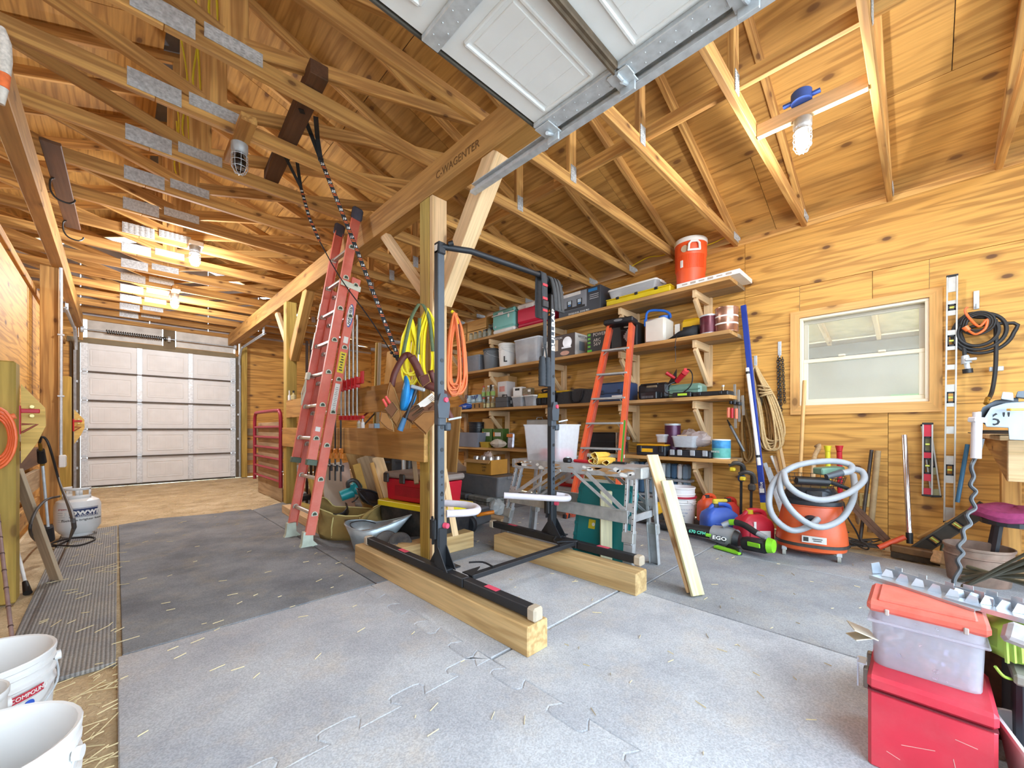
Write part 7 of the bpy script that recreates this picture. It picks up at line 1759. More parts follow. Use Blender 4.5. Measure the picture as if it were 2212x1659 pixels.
t = tub('parts_bin', 'yellow scoop bin tilted above the blue tray', 'parts bin', V((3.3, 4.68, .36)), .16, .13, .1, pl('#e2c41f', .45), rz=1.0, R=Euler((.5, 0, 1.0)))
t = thing('wheeled_box', 'grey wheeled plastic tool case behind left dip handle', 'tool case', V((2.55, 3.25, 0)), .25)
MB().box((0, 0, .12), (.3, .42, .14), None, .02).build('body', pl('#5c5f63', .5, 0, .1, 8), t); MB().box((0, 0, .2), (.26, .38, .03), None, .01).build('lid', pl('#707378', .5), t)
for y in (-.16, .02): MB().lathe([(.02, -.03), (.075, -.028), (.085, -.015), (.085, .015), (.075, .028), (.02, .03)], (-.17, y, .085), 20, Matrix.Rotation(PI / 2, 3, 'Y')).build('wheel', pl('#26272a', .6), t, True)
MB().tube(spline([(-.12, -.22, .17), (-.1, -.3, .19), (-.04, -.36, .2)], 5), .018, 10).build('orange_handle', pl('#ef8a1e', .45), t, True)
o = board('floor_board', V((2.85, 4.0, .03)), V((2.95, 3.1, .03)), .05, .14, GREYW, None); tag(o, 'weathered board on floor in front of the toolboxes', 'board')
# right part under shelf 4
t = thing('plastic_bin', 'white bin with red lid under the labelled bucket', 'storage bin', V((4.1, 3.05, 0))); MB().box((0, 0, .15), (.3, .32, .3), None, .02).build('body', pl('#cfcdcc', .5, 0, .06, 8), t); MB().box((0, 0, .31), (.33, .35, .035), None, .01).build('lid', RED, t)
t = bucket('white bucket with red label standing on the red-lidded bin', (4.1, 3.05, .33), .33, .135, WB, rz=.6)
Ac = math.atan2(-3.05, -4.1) + .25
P = [V((.1335 * math.cos(a), .1335 * math.sin(a), 0)) for a in [Ac - .6 + i * .12 for i in range(11)]]
MB(Matrix.Rotation(-.6, 4, 'Z')).grid([[p * .93 + V((0, 0, .06)) for p in P], [p * 1.0 + V((0, 0, .24)) for p in P]]).build('red_label', pl('#c01f34', .5, 0, .3, 30), t, True)
# striped folded fabric behind step ladder
t = thing('folding_cot', 'blue and white striped folded bundle behind step ladder', 'striped bundle', V((4.56, 2.2, 0)))
for k in range(3):
    for j in range(12):
        MB().box((0, .36 - j * .065, .12 + k * .2), (.1 + .03 * (j % 2), .063, .17), None, .02).build('stripe', (pl('#3f5f7a', .7), WHITE, pl('#7f97a8', .7))[j % 3], t)
    MB().box((.0, 0, .02 + k * .2), (.12, .84, .03), None, .006).build('slat', GALVD, t)
# yellow tool and dark hose by the platform leg
t = thing('shop_blower', 'yellow and black wheeled tool behind the right platform leg', 'power tool', V((4.05, 2.02, 0)))
MB().box((0, 0, .16), (.2, .2, .14), None, .03).build('body', pl('#e0a81e', .45, 0, .1, 10), t, True); MB().box((0, 0, .25), (.16, .16, .06), None, .02).build('top', BLKP, t); MB().box((0, 0, .06), (.24, .22, .08), None, .02).build('base', BLKP, t); MB().box((-.1, .05, .2), (.03, .1, .04), None, .008).build('label', WHITE, t)
# ================================================================ items on the floor at the right
BU = pl('#eeecea', .4, 0, .05, 6)
t = bucket('white bucket with blue printed lines and red rim by the wall', (4.30, 1.80, 0), .29, .15, BU, rz=.9, bands=2)
Ad = math.atan2(-1.8, -4.3) + .12
for o in (wrap_text('JOINT COMPOUND', .024, Ad, .17, .142, pl('#44689e', .5), 1.0), wrap_text('READY MIX', .02, Ad, .13, .14, pl('#44689e', .5), 1.0), wrap_text('5 GAL', .02, Ad, .1, .139, pl('#44689e', .5), 1.0)): o.parent = t; o.rotation_euler = (0, 0, -.9)
MB().lathe([(.151, .275), (.157, .277), (.157, .293), (.151, .295)], n=32).build('red_rim', pl('#b5253c', .5), t, True)
bucket('clean white bucket nested inside red-rimmed bucket', (4.30, 1.80, .10), .29, .143, BU, handle=False, bands=1)
def gas_can(name, label, loc, L, Wd, H, m, capm, rz, spout=None, dust=0):
    t = thing(name, label, 'fuel can', loc, rz)
    def sec(z, l, w_, r=.04):
        o = []
        for cx, cy, a0 in ((l / 2 - r, w_ / 2 - r, 0), (-l / 2 + r, w_ / 2 - r, PI / 2), (-l / 2 + r, -w_ / 2 + r, PI), (l / 2 - r, -w_ / 2 + r, 1.5 * PI)):
            for i in range(4): o.append(V((cx + r * math.cos(a0 + i * PI / 6), cy + r * math.sin(a0 + i * PI / 6), z)))
        return o
    MB().ring([sec(0, L * .96, Wd * .96), sec(.012, L, Wd), sec(H * .58, L, Wd), sec(H * .72, L * .93, Wd * .9), sec(H * .86, L * .62, Wd * .6), sec(H * .9, L * .5, Wd * .5)]).build('body', m, t, True)
    MB().tube(spline([(L * .36, 0, H * .70), (L * .3, 0, H * .93), (L * .05, 0, H * 1.0), (-L * .2, 0, H * .95), (-L * .3, 0, H * .78)], 5), .02, 10).build('handle', m, t, True)
    MB().cyl((-L * .12, 0, H * .86), (-L * .12, 0, H * 1.02), .03, n=14).build('cap', capm, t, True)
    for s_ in (-1, 1): MB().box((0, s_ * (Wd / 2 + .001), H * .3), (L * .6, .012, H * .34), None, .006).build('side_panel', m, t)
    if spout:
        MB().box((-L * .12, 0, H * 1.06), (.045, .045, .05), None, .01).bar((-L * .2, 0, H * 1.1), (L * .25, 0, H * 1.1), .03, .035, None, .008).build('spout', spout, t)
    return t
t = gas_can('fuel_can', 'blue plastic fuel can with yellow spout between red and orange cans', V((4.03, 1.33, 0)), .30, .20, .30, pl('#3f66c8', .4, 0, .08, 8), BLKP, -.75, pl('#e5cf4a', .45))
t = gas_can('fuel_can', 'red plastic fuel can with white strip beside vacuum', V((3.93, 1.02, 0)), .28, .19, .30, pl('#c4273a', .4, 0, .1, 8), pl('#d8c22a', .45), -.8)
MB().box((-.04, -.097, .12), (.02, .006, .2)).build('white_strip', WHITE, t); MB().box((.04, -.104, .1), (.09, .004, .09)).build('label', WHITE, t)
t = gas_can('fuel_can', 'small orange fuel jug with black base beside white bucket', V((4.3, 1.52, .07)), .2, .15, .26, pl('#e0552a', .4, 0, .08, 8), BLKP, -.6)
tag(MB().box((0, 0, .035), (.22, .18, .07), None, .01).build('fuel_jug_base', pl('#3a2a24', .6, 0, .3, 20), loc=(4.3, 1.52, 0), rz=-.6), 'dark box beneath the small orange fuel jug', 'box')
t = gas_can('fuel_can', 'red jug with black cap half hidden behind blue can', V((4.42, 1.36, 0)), .18, .14, .3, pl('#cf3428', .4), BLKP, -.6)
# leaf blower
t = thing('leaf_blower', 'grey and lime cordless leaf blower with long black tube on floor', 'leaf blower', V((3.6, 1.15, 0)))
w_ = W(t); BGY = pl('#a3a8ad', .4, .1, .08, 12); LIM = pl('#86d02a', .4, 0, .06, 12); BTB = pl('#2b2c2e', .5, 0, .12, 12)
A0 = at(1412, 1130, Z=.05); A1 = aw(1545, 1152, 3.52)
MB(w_).tube([A0, A0 + (A1 - A0) * .5, A1], [.042, .05, .054], 16).build('blower_tube', BTB, t, True)
c = aw(1568, 1158, 3.45); ex = (A1 - A0).normalized()
MB(w_).tube([A1 - ex * .02, c, aw(1590, 1165, 3.38)], [.07, .085, .082], 18).build('fan_housing', BGY, t, True)
MB(w_).tube([aw(1586, 1163, 3.36), aw(1598, 1166, 3.33)], [.07, .055], 16).build('intake_grille', BTB, t, True)
hp_ = spline([aw(1560, 1135, 3.43), aw(1580, 1128, 3.4), aw(1605, 1133, 3.32), aw(1632, 1150, 3.22), aw(1655, 1162, 3.15)], 6)
MB(w_).tube(hp_, .022, 10).build('handle', BGY, t, True); MB(w_).tube(hp_[8:20], .0255, 10).build('handle_grip', BTB, t, True); MB(w_).tube(hp_[5:9], .026, 10).build('trigger_lock', LIM, t, True)
MB(w_).bar(aw(1605, 1172, 3.28), aw(1662, 1182, 3.08), .10, .1, None, .02).build('battery_bay', BTB, t, True)
MB(w_).bar(aw(1614, 1174, 3.18), aw(1642, 1180, 3.08), .035, .01, None, .006).build('battery_latch', LIM, t)
MB(w_).tube([aw(1660, 1178, 3.08), aw(1672, 1180, 3.05)], [.06, .05], 14).build('battery_end', LIM, t, True)
MB(w_).bar(at(1545, 1180, Z=.02), at(1600, 1196, Z=.02), .02, .05, None, .004).build('stand_foot', LIM, t); MB(w_).bar(aw(1570, 1176, 3.42), at(1600, 1193, Z=.03), .05, .03, None, .006).build('stand', BTB, t)
MB(w_).bar(aw(1524, 1155, 3.46), aw(1536, 1157, 3.44), .028, .012, None, .004).build('latch_button', LIM, t)
def cam_face(p, ex_):
    v = (V((0, 0, HC)) - Vector(p)).normalized(); x = Vector(ex_).normalized(); x = (x - v * x.dot(v)).normalized(); return frame(p, x, v.cross(x))
text('670 CFM', .036, cam_face(aw(1506, 1150, 3.50), ex) , pl('#4fc2a0', .5), t, bold=.001)
text('EGO', .04, cam_face(aw(1554, 1163, 3.36), ex), WHITE, t, sx=1.3, bold=.001)
MB(w_).bar(aw(1542, 1161, 3.385), aw(1567, 1167, 3.355), .045, .004, None).build('badge', BTB, t)
# ================================================================ shop vacuum
t = thing('shop_vacuum', 'orange canister vacuum with grey hose looped over its black top', 'vacuum', V((3.96, .62, 0)), math.atan2(-.62, -3.96) )
ORV = pl('#dd5a26', .4, 0, .08, 8, dust=.15); HOSE = pl('#a2a5a9', .5, 0, .08, 20)
def oval(z, a, b_, n=28, e=.8): return [V((a * (abs(math.cos(q)) ** e) * (1 if math.cos(q) > 0 else -1), b_ * (abs(math.sin(q)) ** e) * (1 if math.sin(q) > 0 else -1), z)) for q in [2 * PI * k / n for k in range(n)]]
MB().ring([oval(.05, .16, .18), oval(.07, .195, .225), oval(.12, .205, .235), oval(.2, .20, .228), oval(.32, .18, .205), oval(.40, .165, .188), oval(.405, .172, .195), oval(.415, .172, .195)]).build('canister', ORV, t, True)
MB().ring([oval(.098, .2, .231), oval(.1, .209, .24), oval(.122, .209, .24), oval(.124, .2, .231)], False, False).build('bumper_strip', BLKP, t, True)
MB().ring([oval(.413, .174, .197), oval(.418, .18, .203), oval(.445, .18, .203), oval(.45, .165, .19)]).build('lid_ring', pl('#2f3136', .35), t, True)
MB().ring([oval(.448, .15, .175), oval(.50, .15, .175), oval(.545, .12, .145), oval(.56, .06, .08)]).build('motor_head', pl('#34373c', .25, .2, .1, 8), t, True)
MB().box((.148, .02, .5), (.02, .1, .05), None, .004).build('switch_plate', BLKP, t)
b = MB()
for z in (.57, .6, .63): b.tube([(p.x, p.y, z) for p in oval(0, .17 + (z - .57) * .3, .2 + (z - .57) * .3)], .0025, 5, True)
for p, q in zip(oval(.55, .165, .195), oval(.63, .188, .218)): b.tube([p, q], .002, 5)
b.build('wire_basket', BLACK, t)
MB().cyl((.19, 0, .30), (.222, 0, .29), .05, .046, 18).build('hose_port', pl('#3a3d42', .4), t, True); MB().cyl((.215, 0, .29), (.228, 0, .288), .034, n=16).build('port_ring', BLACK, t, True)
for k, (x, y) in enumerate(((.14, -.17), (.14, .17), (-.14, -.17), (-.14, .17))):
    MB().lathe([(.01, -.012), (.028, -.011), (.028, .011), (.01, .012)], (x, y, .028), 14, Matrix.Rotation(PI / 2, 3, 'X')).build('caster', pl('#a7a49a', .5), t, True); MB().box((x, y, .058), (.03, .034, .03), None, .004).build('caster_fork', GALV, t)
MB().box((.2165, .02, .165), (.004, .15, .05), Euler((0, -.05, 0))).build('name_plate', pl('#d9d6cf', .4), t)
MB().box((.2195, -.03, .165), (.002, .032, .032), Euler((0, -.05, 0)), 0).build('logo_mark', BLKP, t)
b = MB()
for k in range(2): b.box((.2195, .04, .172 - .014 * k), (.002, .06 - .01 * k, .006), Euler((0, -.05, 0)))
b.build('printed_line', BLKP, t)
w_ = W(t)
def ribbed(pts, r, nm, m):
    P = spline(pts, 14); MB(w_).tube(P, [r * (1 + .05 * (i % 2)) for i in range(len(P))], 12).build(nm, m, t, True)
wv = 2.93
ribbed([aw(1767, 1121, 3.02), aw(1746, 1138, 2.98), aw(1708, 1145, 2.98), aw(1672, 1118, 3.0), aw(1661, 1080, 3.02), aw(1676, 1036, 3.05), aw(1720, 1006, 3.05), aw(1790, 996, 3.05), aw(1834, 1003, 3.02), aw(1838, 1017, 2.98), aw(1815, 1022, 2.98)], .0215, 'hose', HOSE)
ribbed([aw(1843, 1025, 3.2), aw(1846, 1055, 3.12), aw(1838, 1090, 3.0), aw(1812, 1125, 2.92), aw(1765, 1138, 2.9), aw(1715, 1108, 2.92), aw(1686, 1060, 2.98), aw(1692, 1022, 3.02), aw(1700, 1045, 2.96), aw(1728, 1068, 2.92), aw(1775, 1080, 2.9), aw(1828, 1067, 2.93), aw(1864, 1040, 2.98), aw(1862, 1019, 3.02), aw(1838, 1012, 3.06)], .0215, 'hose', HOSE)
MB(w_).tube([aw(1818, 1021, 2.97), aw(1785, 1030, 2.97)], [.026, .02], 12).build('hose_cuff', pl('#4a4f55', .4), t, True)
MB(w_).tube([aw(1720, 1038, 3.0), aw(1790, 1042, 2.98)], .026, 12).build('nozzle', BLACK, t, True); MB(w_).tube([aw(1790, 1040, 3.0), aw(1832, 1056, 3.0)], .014, 8).build('nozzle', BLACK, t, True); MB(w_).bar(aw(1765, 1018, 3.1), aw(1815, 1014, 3.1), .05, .1, None, .008).build('green_pad', pl('#7fa48c', .7), t)
MB(w_).tube(spline([aw(1822, 1085, 3.25), aw(1830, 1115, 3.2), aw(1848, 1145, 3.2), aw(1858, 1168, 3.25)], 6), .006, 6).build('power_cord', BLACK, t, True)
# ================================================================ tools along the right wall
XT = 4.64
def pole(name, label, cat, px0, py0, px1, py1, r, m, X0=XT, X1=XT, part='shaft', n=12, r1=None, Z0=None):
    a = at(px0, py0, X=X0); c = at(px1, py1, X=X1) if Z0 is None else at(px1, py1, Z=Z0)
    t = thing(name, label, cat, c); MB(W(t)).cyl(a, c, r, r1 or r, n).build(part, m, t, True); return t, a, c
BLUE = pl('#27419c', .4, .1, .08, 10)
t = thing('blue_level', 'long blue rectangular aluminium straightedge leaning at shelf ends', 'straightedge', at(1648, 1098, X=4.45))
a, c = at(1606, 660, X=4.62), at(1650, 1092, X=4.40); MB(W(t)).bar(c, a, .05, .03, (0, 1, 0), .003).build('bar', BLUE, t)
d_ = (a - c).normalized()
MB(W(t)).bar(c - d_ * .05, c + d_ * .03, .055, .034, (0, 1, 0), .004).build('yellow_end', pl('#e2c62a', .45), t); MB(W(t)).bar(c + d_ * .1, c + d_ * .22, .052, .0325, (0, 1, 0)).build('printed_label', pl('#2b2f6a', .4), t)
MB(W(t)).bar(c + d_ * .12, c + d_ * .16, .04, .0335, (0, 1, 0)).build('white_label', WHITE, t)
text('Blue', .04, frame(c + d_ * .19 + V((-.0175, 0, 0)), d_, (0, 1, 0)), WHITE, t)
t, a, c = pole('white_pole', 'white plastic pole with black bands beside the blue straightedge', 'pole', 1614, 795, 1640, 1005, .017, WHITE, 4.48, 4.36)
for f_ in (.04, .9): MB(W(t)).cyl(a + (c - a) * f_, a + (c - a) * (f_ + .025), .019, n=12).build('band', BLACK, t, True)
t, a, c = pole('extension_pole', 'grey telescoping pole with dark tip leaning below shelf end', 'pole', 1578, 920, 1607, 975, .014, pl('#8a8f94', .35, .6), 4.6, 4.58)
MB(W(t)).cyl(a, a + (a - c) * .25, .012, .006, 10).build('tip', STEELD, t, True)
for k, (p, lab) in enumerate((((1652, 1000, 1700, 1140), 'aluminium strip leaning right of the blue straightedge'), ((1660, 1010, 1712, 1150), 'second aluminium strip leaning beside hanging ropes'), ((1672, 985, 1725, 1130), 'wooden lath leaning behind hose at the wall'))):
    t = thing(('metal_strip', 'metal_strip', 'wooden_lath')[k], lab, 'strip', at(p[2], p[3], X=4.5)); MB(W(t)).bar(at(p[0], p[1], X=4.66), at(p[2], p[3], X=4.5), .035, .012, (0, 1, 0), .002).build('strip', GALV if k < 2 else PALE, t)
t, a, c = pole('plastic_conduit', 'white conduit leaning behind the vacuum hose', 'pipe', 1666, 985, 1706, 1075, .014, WHITE, 4.66, 4.6)
for k, (p, m, lab) in enumerate((((1655, 850, 1712, 1140), LUM, 'long thin lath leaning along wall beside rope'), ((1664, 860, 1722, 1145), PALE, 'paler long lath leaning along wall beside rope'))):
    o = board('wooden_lath', at(p[0], p[1], X=4.68), at(p[2], p[3], X=4.55), .025, .012, m, None, (0, 1, 0)); tag(o, lab, 'lath')
# ropes
ROPE = pl('#c9aa78', .9, 0, .2, 60, bump=.5); ROPB = pl('#96703f', .9, 0, .25, 60, bump=.5); ROPD = pl('#6b5a44', .9, 0, .3, 60)
def hang_rope(label, X, top, bot, halfpx, n, r, m, seed, loc=None):
    q = random.Random(seed); c = at(*top, X=X); e = at(*bot, X=X); t = thing('rope_coil', label, 'rope', c)
    hy = halfpx * (c.x * .7012 + c.y * .7129) / 870 * 1.1
    for k in range(n):
        a = hy * q.uniform(.4, 1); zb_ = e.z + q.uniform(0, .12); dd = q.uniform(-.02, .03); f_ = q.uniform(-.02, .02)
        P = [c + V((dd, 0, 0)), c + V((dd, a * .5, -.1)), V((X + dd - .01, c.y + (e.y - c.y) * .6 + a, (c.z + zb_) / 2)), V((X + dd - .02, e.y + a + f_, zb_ + .08)), V((X + dd - .02, e.y + f_, zb_)), V((X + dd - .02, e.y - a + f_, zb_ + .08)), V((X + dd - .01, c.y + (e.y - c.y) * .6 - a, (c.z + zb_) / 2)), c + V((dd, -a * .5, -.1)), c + V((dd, 0, 0))]
        MB(W(t)).tube(spline(P, 5), r, 7).build('rope_loop', m, t, True)
    return t
t = hang_rope('tan rope coil with wrapped neck hung on wall right of blue straightedge', 4.62, (1632, 790), (1668, 975), 20, 9, .0085, ROPE, 4)
for k in range(4):
    cc = at(1650 + k * 2, 835 + k * 6, X=4.62); MB(W(t)).tube([cc + V((.04 * math.cos(a) - .01, .05 * math.sin(a), .012 * math.sin(a + k))) for a in [i * PI / 8 for i in range(16)]], .0085, 7, True).build('rope_wrap', ROPE, t, True)
hang_rope('brown twisted rope coil hung behind the tan rope', 4.67, (1630, 800), (1656, 985), 18, 6, .0085, ROPB, 6)
hang_rope('dark brown rope hanging left of blue straightedge', 4.67, (1608, 880), (1616, 1010), 10, 4, .009, ROPB, 9)
hang_rope('thin dark rope bundle behind the tan rope neck', 4.69, (1628, 820), (1636, 905), 10, 4, .006, ROPD, 11)
t = thing('chain', 'dark steel chain looped on wall hook left of the window', 'chain', at(1686, 770, X=4.68)); CH = pl('#4a4744', .4, .7, .2, 30)
for j, (p0, p1) in enumerate((((1680, 772), (1683, 905)), ((1690, 772), (1695, 870)), ((1684, 768), (1688, 900)))):
    a, c = at(*p0, X=4.68), at(*p1, X=4.68); n = 22
    b = MB(W(t))
    for k in range(n):
        p = a + (c - a) * ((k + .5) / n); L = (c - a).length / n * .75; ex_ = V((0, 1, 0)) if k % 2 else V((1, 0, 0))
        b.tube([p + ex_ * (.010 * math.cos(q)) + V((0, 0, L * math.sin(q))) for q in [i * PI / 4 for i in range(8)]], .0035, 5, True)
    o = b.build('chain_links', CH, t, True); o['kind'] = 'stuff'
for px, py, lab in ((1632, 775, 'wall hook above the tan rope'), (1684, 745, 'wall hook above the dark chain'), (2109, 640, 'wall hook above the coiled black hose')):
    t = thing('wall_hook', lab, 'hook', at(px, py, X=4.70)); MB(W(t)).box(at(px, py + 8, X=4.703), (.008, .03, .14), None, .002).build('plate', GALV, t); MB(W(t)).tube([at(px, py + 22, X=4.70), at(px, py + 26, X=4.66), at(px, py + 16, X=4.64)], .006, 6).build('prong', GALV, t)
# clamps at shelf ends
for k, px in enumerate((1583, 1591, 1600)):
    a, c = at(px + 4, 830 + 12 * k, X=4.45), at(px + 6, 925 - 14 * k, X=4.45); t = thing('bar_clamp', ('steel bar clamp hung at third shelf end, leftmost of three', 'middle steel bar clamp hung at third shelf end', 'steel bar clamp nearest the rope at third shelf end')[k], 'clamp', a, 0, 'bar clamps at third shelf end')
    MB(W(t)).bar(c, a, .024, .008, (0, 1, 0), .001).build('bar', pl('#a8a59c', .4, .6), t)
    hd = a + (c - a) * .42; MB(W(t)).box(hd + V((-.03, .02, 0)), (.1, .025, .035), None, .006).build('jaw', STEELD, t); MB(W(t)).cyl(hd + V((-.07, .04, -.05)), hd + V((-.07, .04, -.15)), .015, n=10).build('handle', RED if k == 1 else pl('#e07a5a', .5), t, True)
for k, (px, py) in enumerate(((1590, 1010), (1612, 1030))):
    p = at(px, py, X=4.3); t = thing('trigger_clamp', ('yellow and black trigger clamp gripping lowest shelf end', 'dark trigger clamp hanging below the yellow one')[k], 'clamp', p)
    MB(W(t)).bar(p + V((.06, -.03, .03)), p + V((.04, -.03, -.55 if k == 0 else -.3)), .022, .008, (0, 1, 0)).build('bar', STEELD, t)
    MB(W(t)).tube(spline([p + V((0, .06, .02)), p + V((0, .0, .045)), p + V((.03, -.05, .02)), p + V((.05, -.06, -.06))], 5), .02, 8).build('head', BLKP, t, True); MB(W(t)).box(p + V((-.0, .03, -.02)), (.05, .05, .04), None, .01).build('jaw_pad', pl('#dec22e', .5), t); MB(W(t)).box(p + V((.03, -.04, -.1)), (.06, .06, .07), None, .015).build('trigger', pl('#34507a', .5) if k == 0 else BLKP, t)
# long handles against the wall
wd_m = pl('#c99a5c', .55, 0, .12, 14)
pole('broom_handle', 'long pale wooden handle leaning in front of window corner', 'handle', 1738, 822, 1728, 1035, .016, pl('#d8a868', .5, 0, .12, 14), 4.62, 4.5)
t, a, c = pole('axe_handle', 'pale curved axe handle standing behind the vacuum', 'axe handle', 1757, 1010, 1750, 1160, .02, PALE, 4.55, Z0=.01); MB(W(t)).tube(spline([at(1757, 1010, X=4.55), at(1760, 985, X=4.55), at(1768, 968, X=4.55), at(1764, 960, X=4.55)], 5), [.02] * 8 + [.022] * 4 + [.026, .028, .026, .016][:4], 10).build('grip', PALE, t, True)
for px, m, lab in ((1788, pl('#dccf2a', .4), 'yellow flared tool grip behind the vacuum'), (1813, RED, 'red flared tool grip behind the vacuum')):
    t, a, c = pole('tool_grip', lab, 'tool handle', px, 975, px + 3, 1165, .02, m, 4.5, Z0=.01); MB(W(t)).cyl(a, a + V((0, 0, .05)), .02, .03, 10).build('flared_end', m, t, True)
pole('steel_bar', 'dark steel bar standing against wall right of vacuum', 'bar', 1883, 972, 1858, 1168, .013, pl('#4e4640', .5, .5, .25, 30), 4.62, 4.5)
pole('shovel_handle', 'greyish wooden handle standing right of the dark bar', 'handle', 1896, 974, 1880, 1150, .022, pl('#a08660', .7, 0, .2, 20), 4.6, 4.5)
pole('pick_handle', 'short worn handle slanting behind vacuum', 'handle', 1842, 1025, 1858, 1165, .018, GREYW, 4.6, Z0=.01)
t = thing('wall_outlet', 'beige outlet plate low on plywood wall right of vacuum', 'outlet', at(1868, 1080, X=4.705)); MB().box((0, 0, 0), (.008, .075, .12), None, .003).build('cover_plate', pl('#d3b878', .5), t)
for dz in (-.028, .028): MB().box((-.005, 0, dz), (.004, .03, .034), None, .002).build('socket', pl('#a88d52', .5), t)
t, a, c = pole('saw_blade', 'long rusty saw blade slanting at wall right of vacuum', 'saw', 1838, 1088, 1916, 1168, .004, pl('#6b4a34', .7, .4, .3, 20), 4.4, 4.45); MB(W(t)).bar(a, c, .06, .004, (0, 0, 1)).build('blade', pl('#6b4a34', .7, .4, .3, 20), t)
t = thing('cable_tangle', 'tangle of dark wire on floor along wall right of vacuum', 'wire', V((4.5, .4, 0))); q = random.Random(12)
for k in range(4): MB(W(t)).tube(spline([V((4.42 + q.uniform(-.1, .12), .45 + q.uniform(-.25, .25), .01 + q.uniform(0, .1))) for i in range(9)], 5), .006, 6).build('wire', pl('#3a3430', .6), t, True)
# push broom with chrome handle
t, a, c = pole('push_broom', 'push broom with shiny chrome handle and dark bristle head', 'broom', 1953, 940, 1965, 1165, .018, pl('#d9d4d8', .12, .95, .05, 6), 4.62, 4.45)
MB(W(t)).cyl(c + (a - c) * .06, c - (a - c) * .04, .022, .02, 12).build('socket', BLACK, t, True)
hb = [at(1925, 1190, X=4.35), at(2030, 1212, X=4.30)]; hb[0].z = hb[1].z = .07
MB(W(t)).bar(hb[0], hb[1], .06, .07, (0, 0, 1), .01).build('head', pl('#6a4a26', .5, 0, .3, 20), t)
b = MB(W(t)); n = 30
for k in range(n):
    p = hb[0] + (hb[1] - hb[0]) * ((k + .5) / n); b.bar(p + V((0, 0, -.02)), p + V((.0, .0, -.068)), .012, .06)
o = b.build('bristles', pl('#3a2c1c', .9, 0, .4, 40), t); o['kind'] = 'stuff'
# levels
def level(label, top, bot, X, wd, m, frm, windows, name='spirit_level', face=None, cat='level', X1=None):
    a, c = at(*top, X=X), at(*bot, X=X1 or X); t = thing(name, label, cat, c); w_ = W(t); d = (a - c).normalized(); L = (a - c).length; s_ = V((0, 1, 0)); s_ = (s_ - d * s_.dot(d)).normalized(); n = V((-1, 0, 0))
    b = MB(w_)
    for k in (-1, 1): b.bar(c + s_ * k * (wd / 2 - .005), a + s_ * k * (wd / 2 - .005), .024, .010, n, .001)
    b.build('flange', frm, t)
    z = 0.0
    for (f0, f1, kind) in windows:
        p0, p1 = c + d * L * f0, c + d * L * f1
        if f0 > z + .001: MB(w_).bar(c + d * L * z, p0, .012, wd - .018, n).build('web', m, t)
        if kind == 'v':
            b = MB(w_); b.bar(p0, p0 + d * .012, .02, wd - .015, n).bar(p1, p1 - d * .012, .02, wd - .015, n)
            for k in (-1, 1): b.bar(p0 + s_ * k * (wd / 2 - .014), p1 + s_ * k * (wd / 2 - .014), .02, .008, n)
            b.build('vial_frame', BLACK, t); MB(w_).cyl((p0 + p1) / 2 - s_ * (wd * .3), (p0 + p1) / 2 + s_ * (wd * .3), .008, n=10).build('vial', pl('#d8e06a', .15), t, True)
        z = f1
    MB(w_).bar(c + d * L * z, a, .012, wd - .018, n).build('web', m, t)
    for p in (a, c): MB(w_).bar(p - d * .008, p + d * .008, .026, wd + .002, n, .002).build('end_cap', BLACK, t)
    return t
ALV = pl('#c4c2bb', .4, .5, .12, 20, dust=.2)
W8 = [(.06, .16, 'o'), (.19, .235, 'v'), (.27, .36, 'o'), (.39, .47, 'o'), (.485, .53, 'v'), (.56, .62, 'o'), (.64, .70, 'o'), (.715, .76, 'v'), (.78, .84, 'o'), (.86, .885, 'v'), (.90, .935, 'o')]
level('very long aluminium spirit level standing right of the window', (2057, 596), (2050, 1128), 4.62, .062, ALV, ALV, W8)
level('short red spirit level hanging below window corner', (2004, 915), (2003, 1070), 4.66, .062, pl('#c8263c', .4, 0, .06, 8), ALV, [(.1, .2, 'o'), (.3, .52, 'v'), (.6, .82, 'v')])
level('silver and black level hanging tilted behind the red level', (2000, 918), (2022, 1072), 4.69, .06, pl('#a39c70', .4, .2), ALV, [(.1, .3, 'o'), (.4, .6, 'v')])
level('dark grimy long level lying against wall base', (2130, 1095), (1965, 1200), 4.3, .09, pl('#4f4a42', .6, .2, .2, 14), pl('#5c564c', .6, .3), [(.3, .4, 'v'), (.6, .7, 'v')], X1=4.42)
o = board('baseboard_strip', at(1985, 1165, X=4.55), at(2130, 1092, X=4.55), .05, .02, LUM, None); tag(o, 'pale strip of wood lying behind the dark level', 'board')
t, a, c = pole('snow_brush', 'orange-red handle lying by wall base', 'handle', 1898, 1183, 1955, 1160, .02, pl('#d8502a', .45), 4.35, 4.4)
pole('paddle', 'grey green handle standing behind long level', 'handle', 2047, 1130, 2035, 1195, .016, pl('#5f6a5c', .6), 4.5, 4.4)
t = thing('wood_scrap', 'tan wooden scrap block on floor beside broom head', 'wood block', at(2032, 1205, X=4.25)); MB().box((0, 0, .0), (.1, .06, .09), Euler((.3, .2, .5)), .006).build('block', PALE, t)
pole('pry_bar', 'blue handled bar standing right of the long level', 'bar', 2090, 960, 2068, 1085, .013, pl('#2f6a90', .4), 4.62, 4.55)
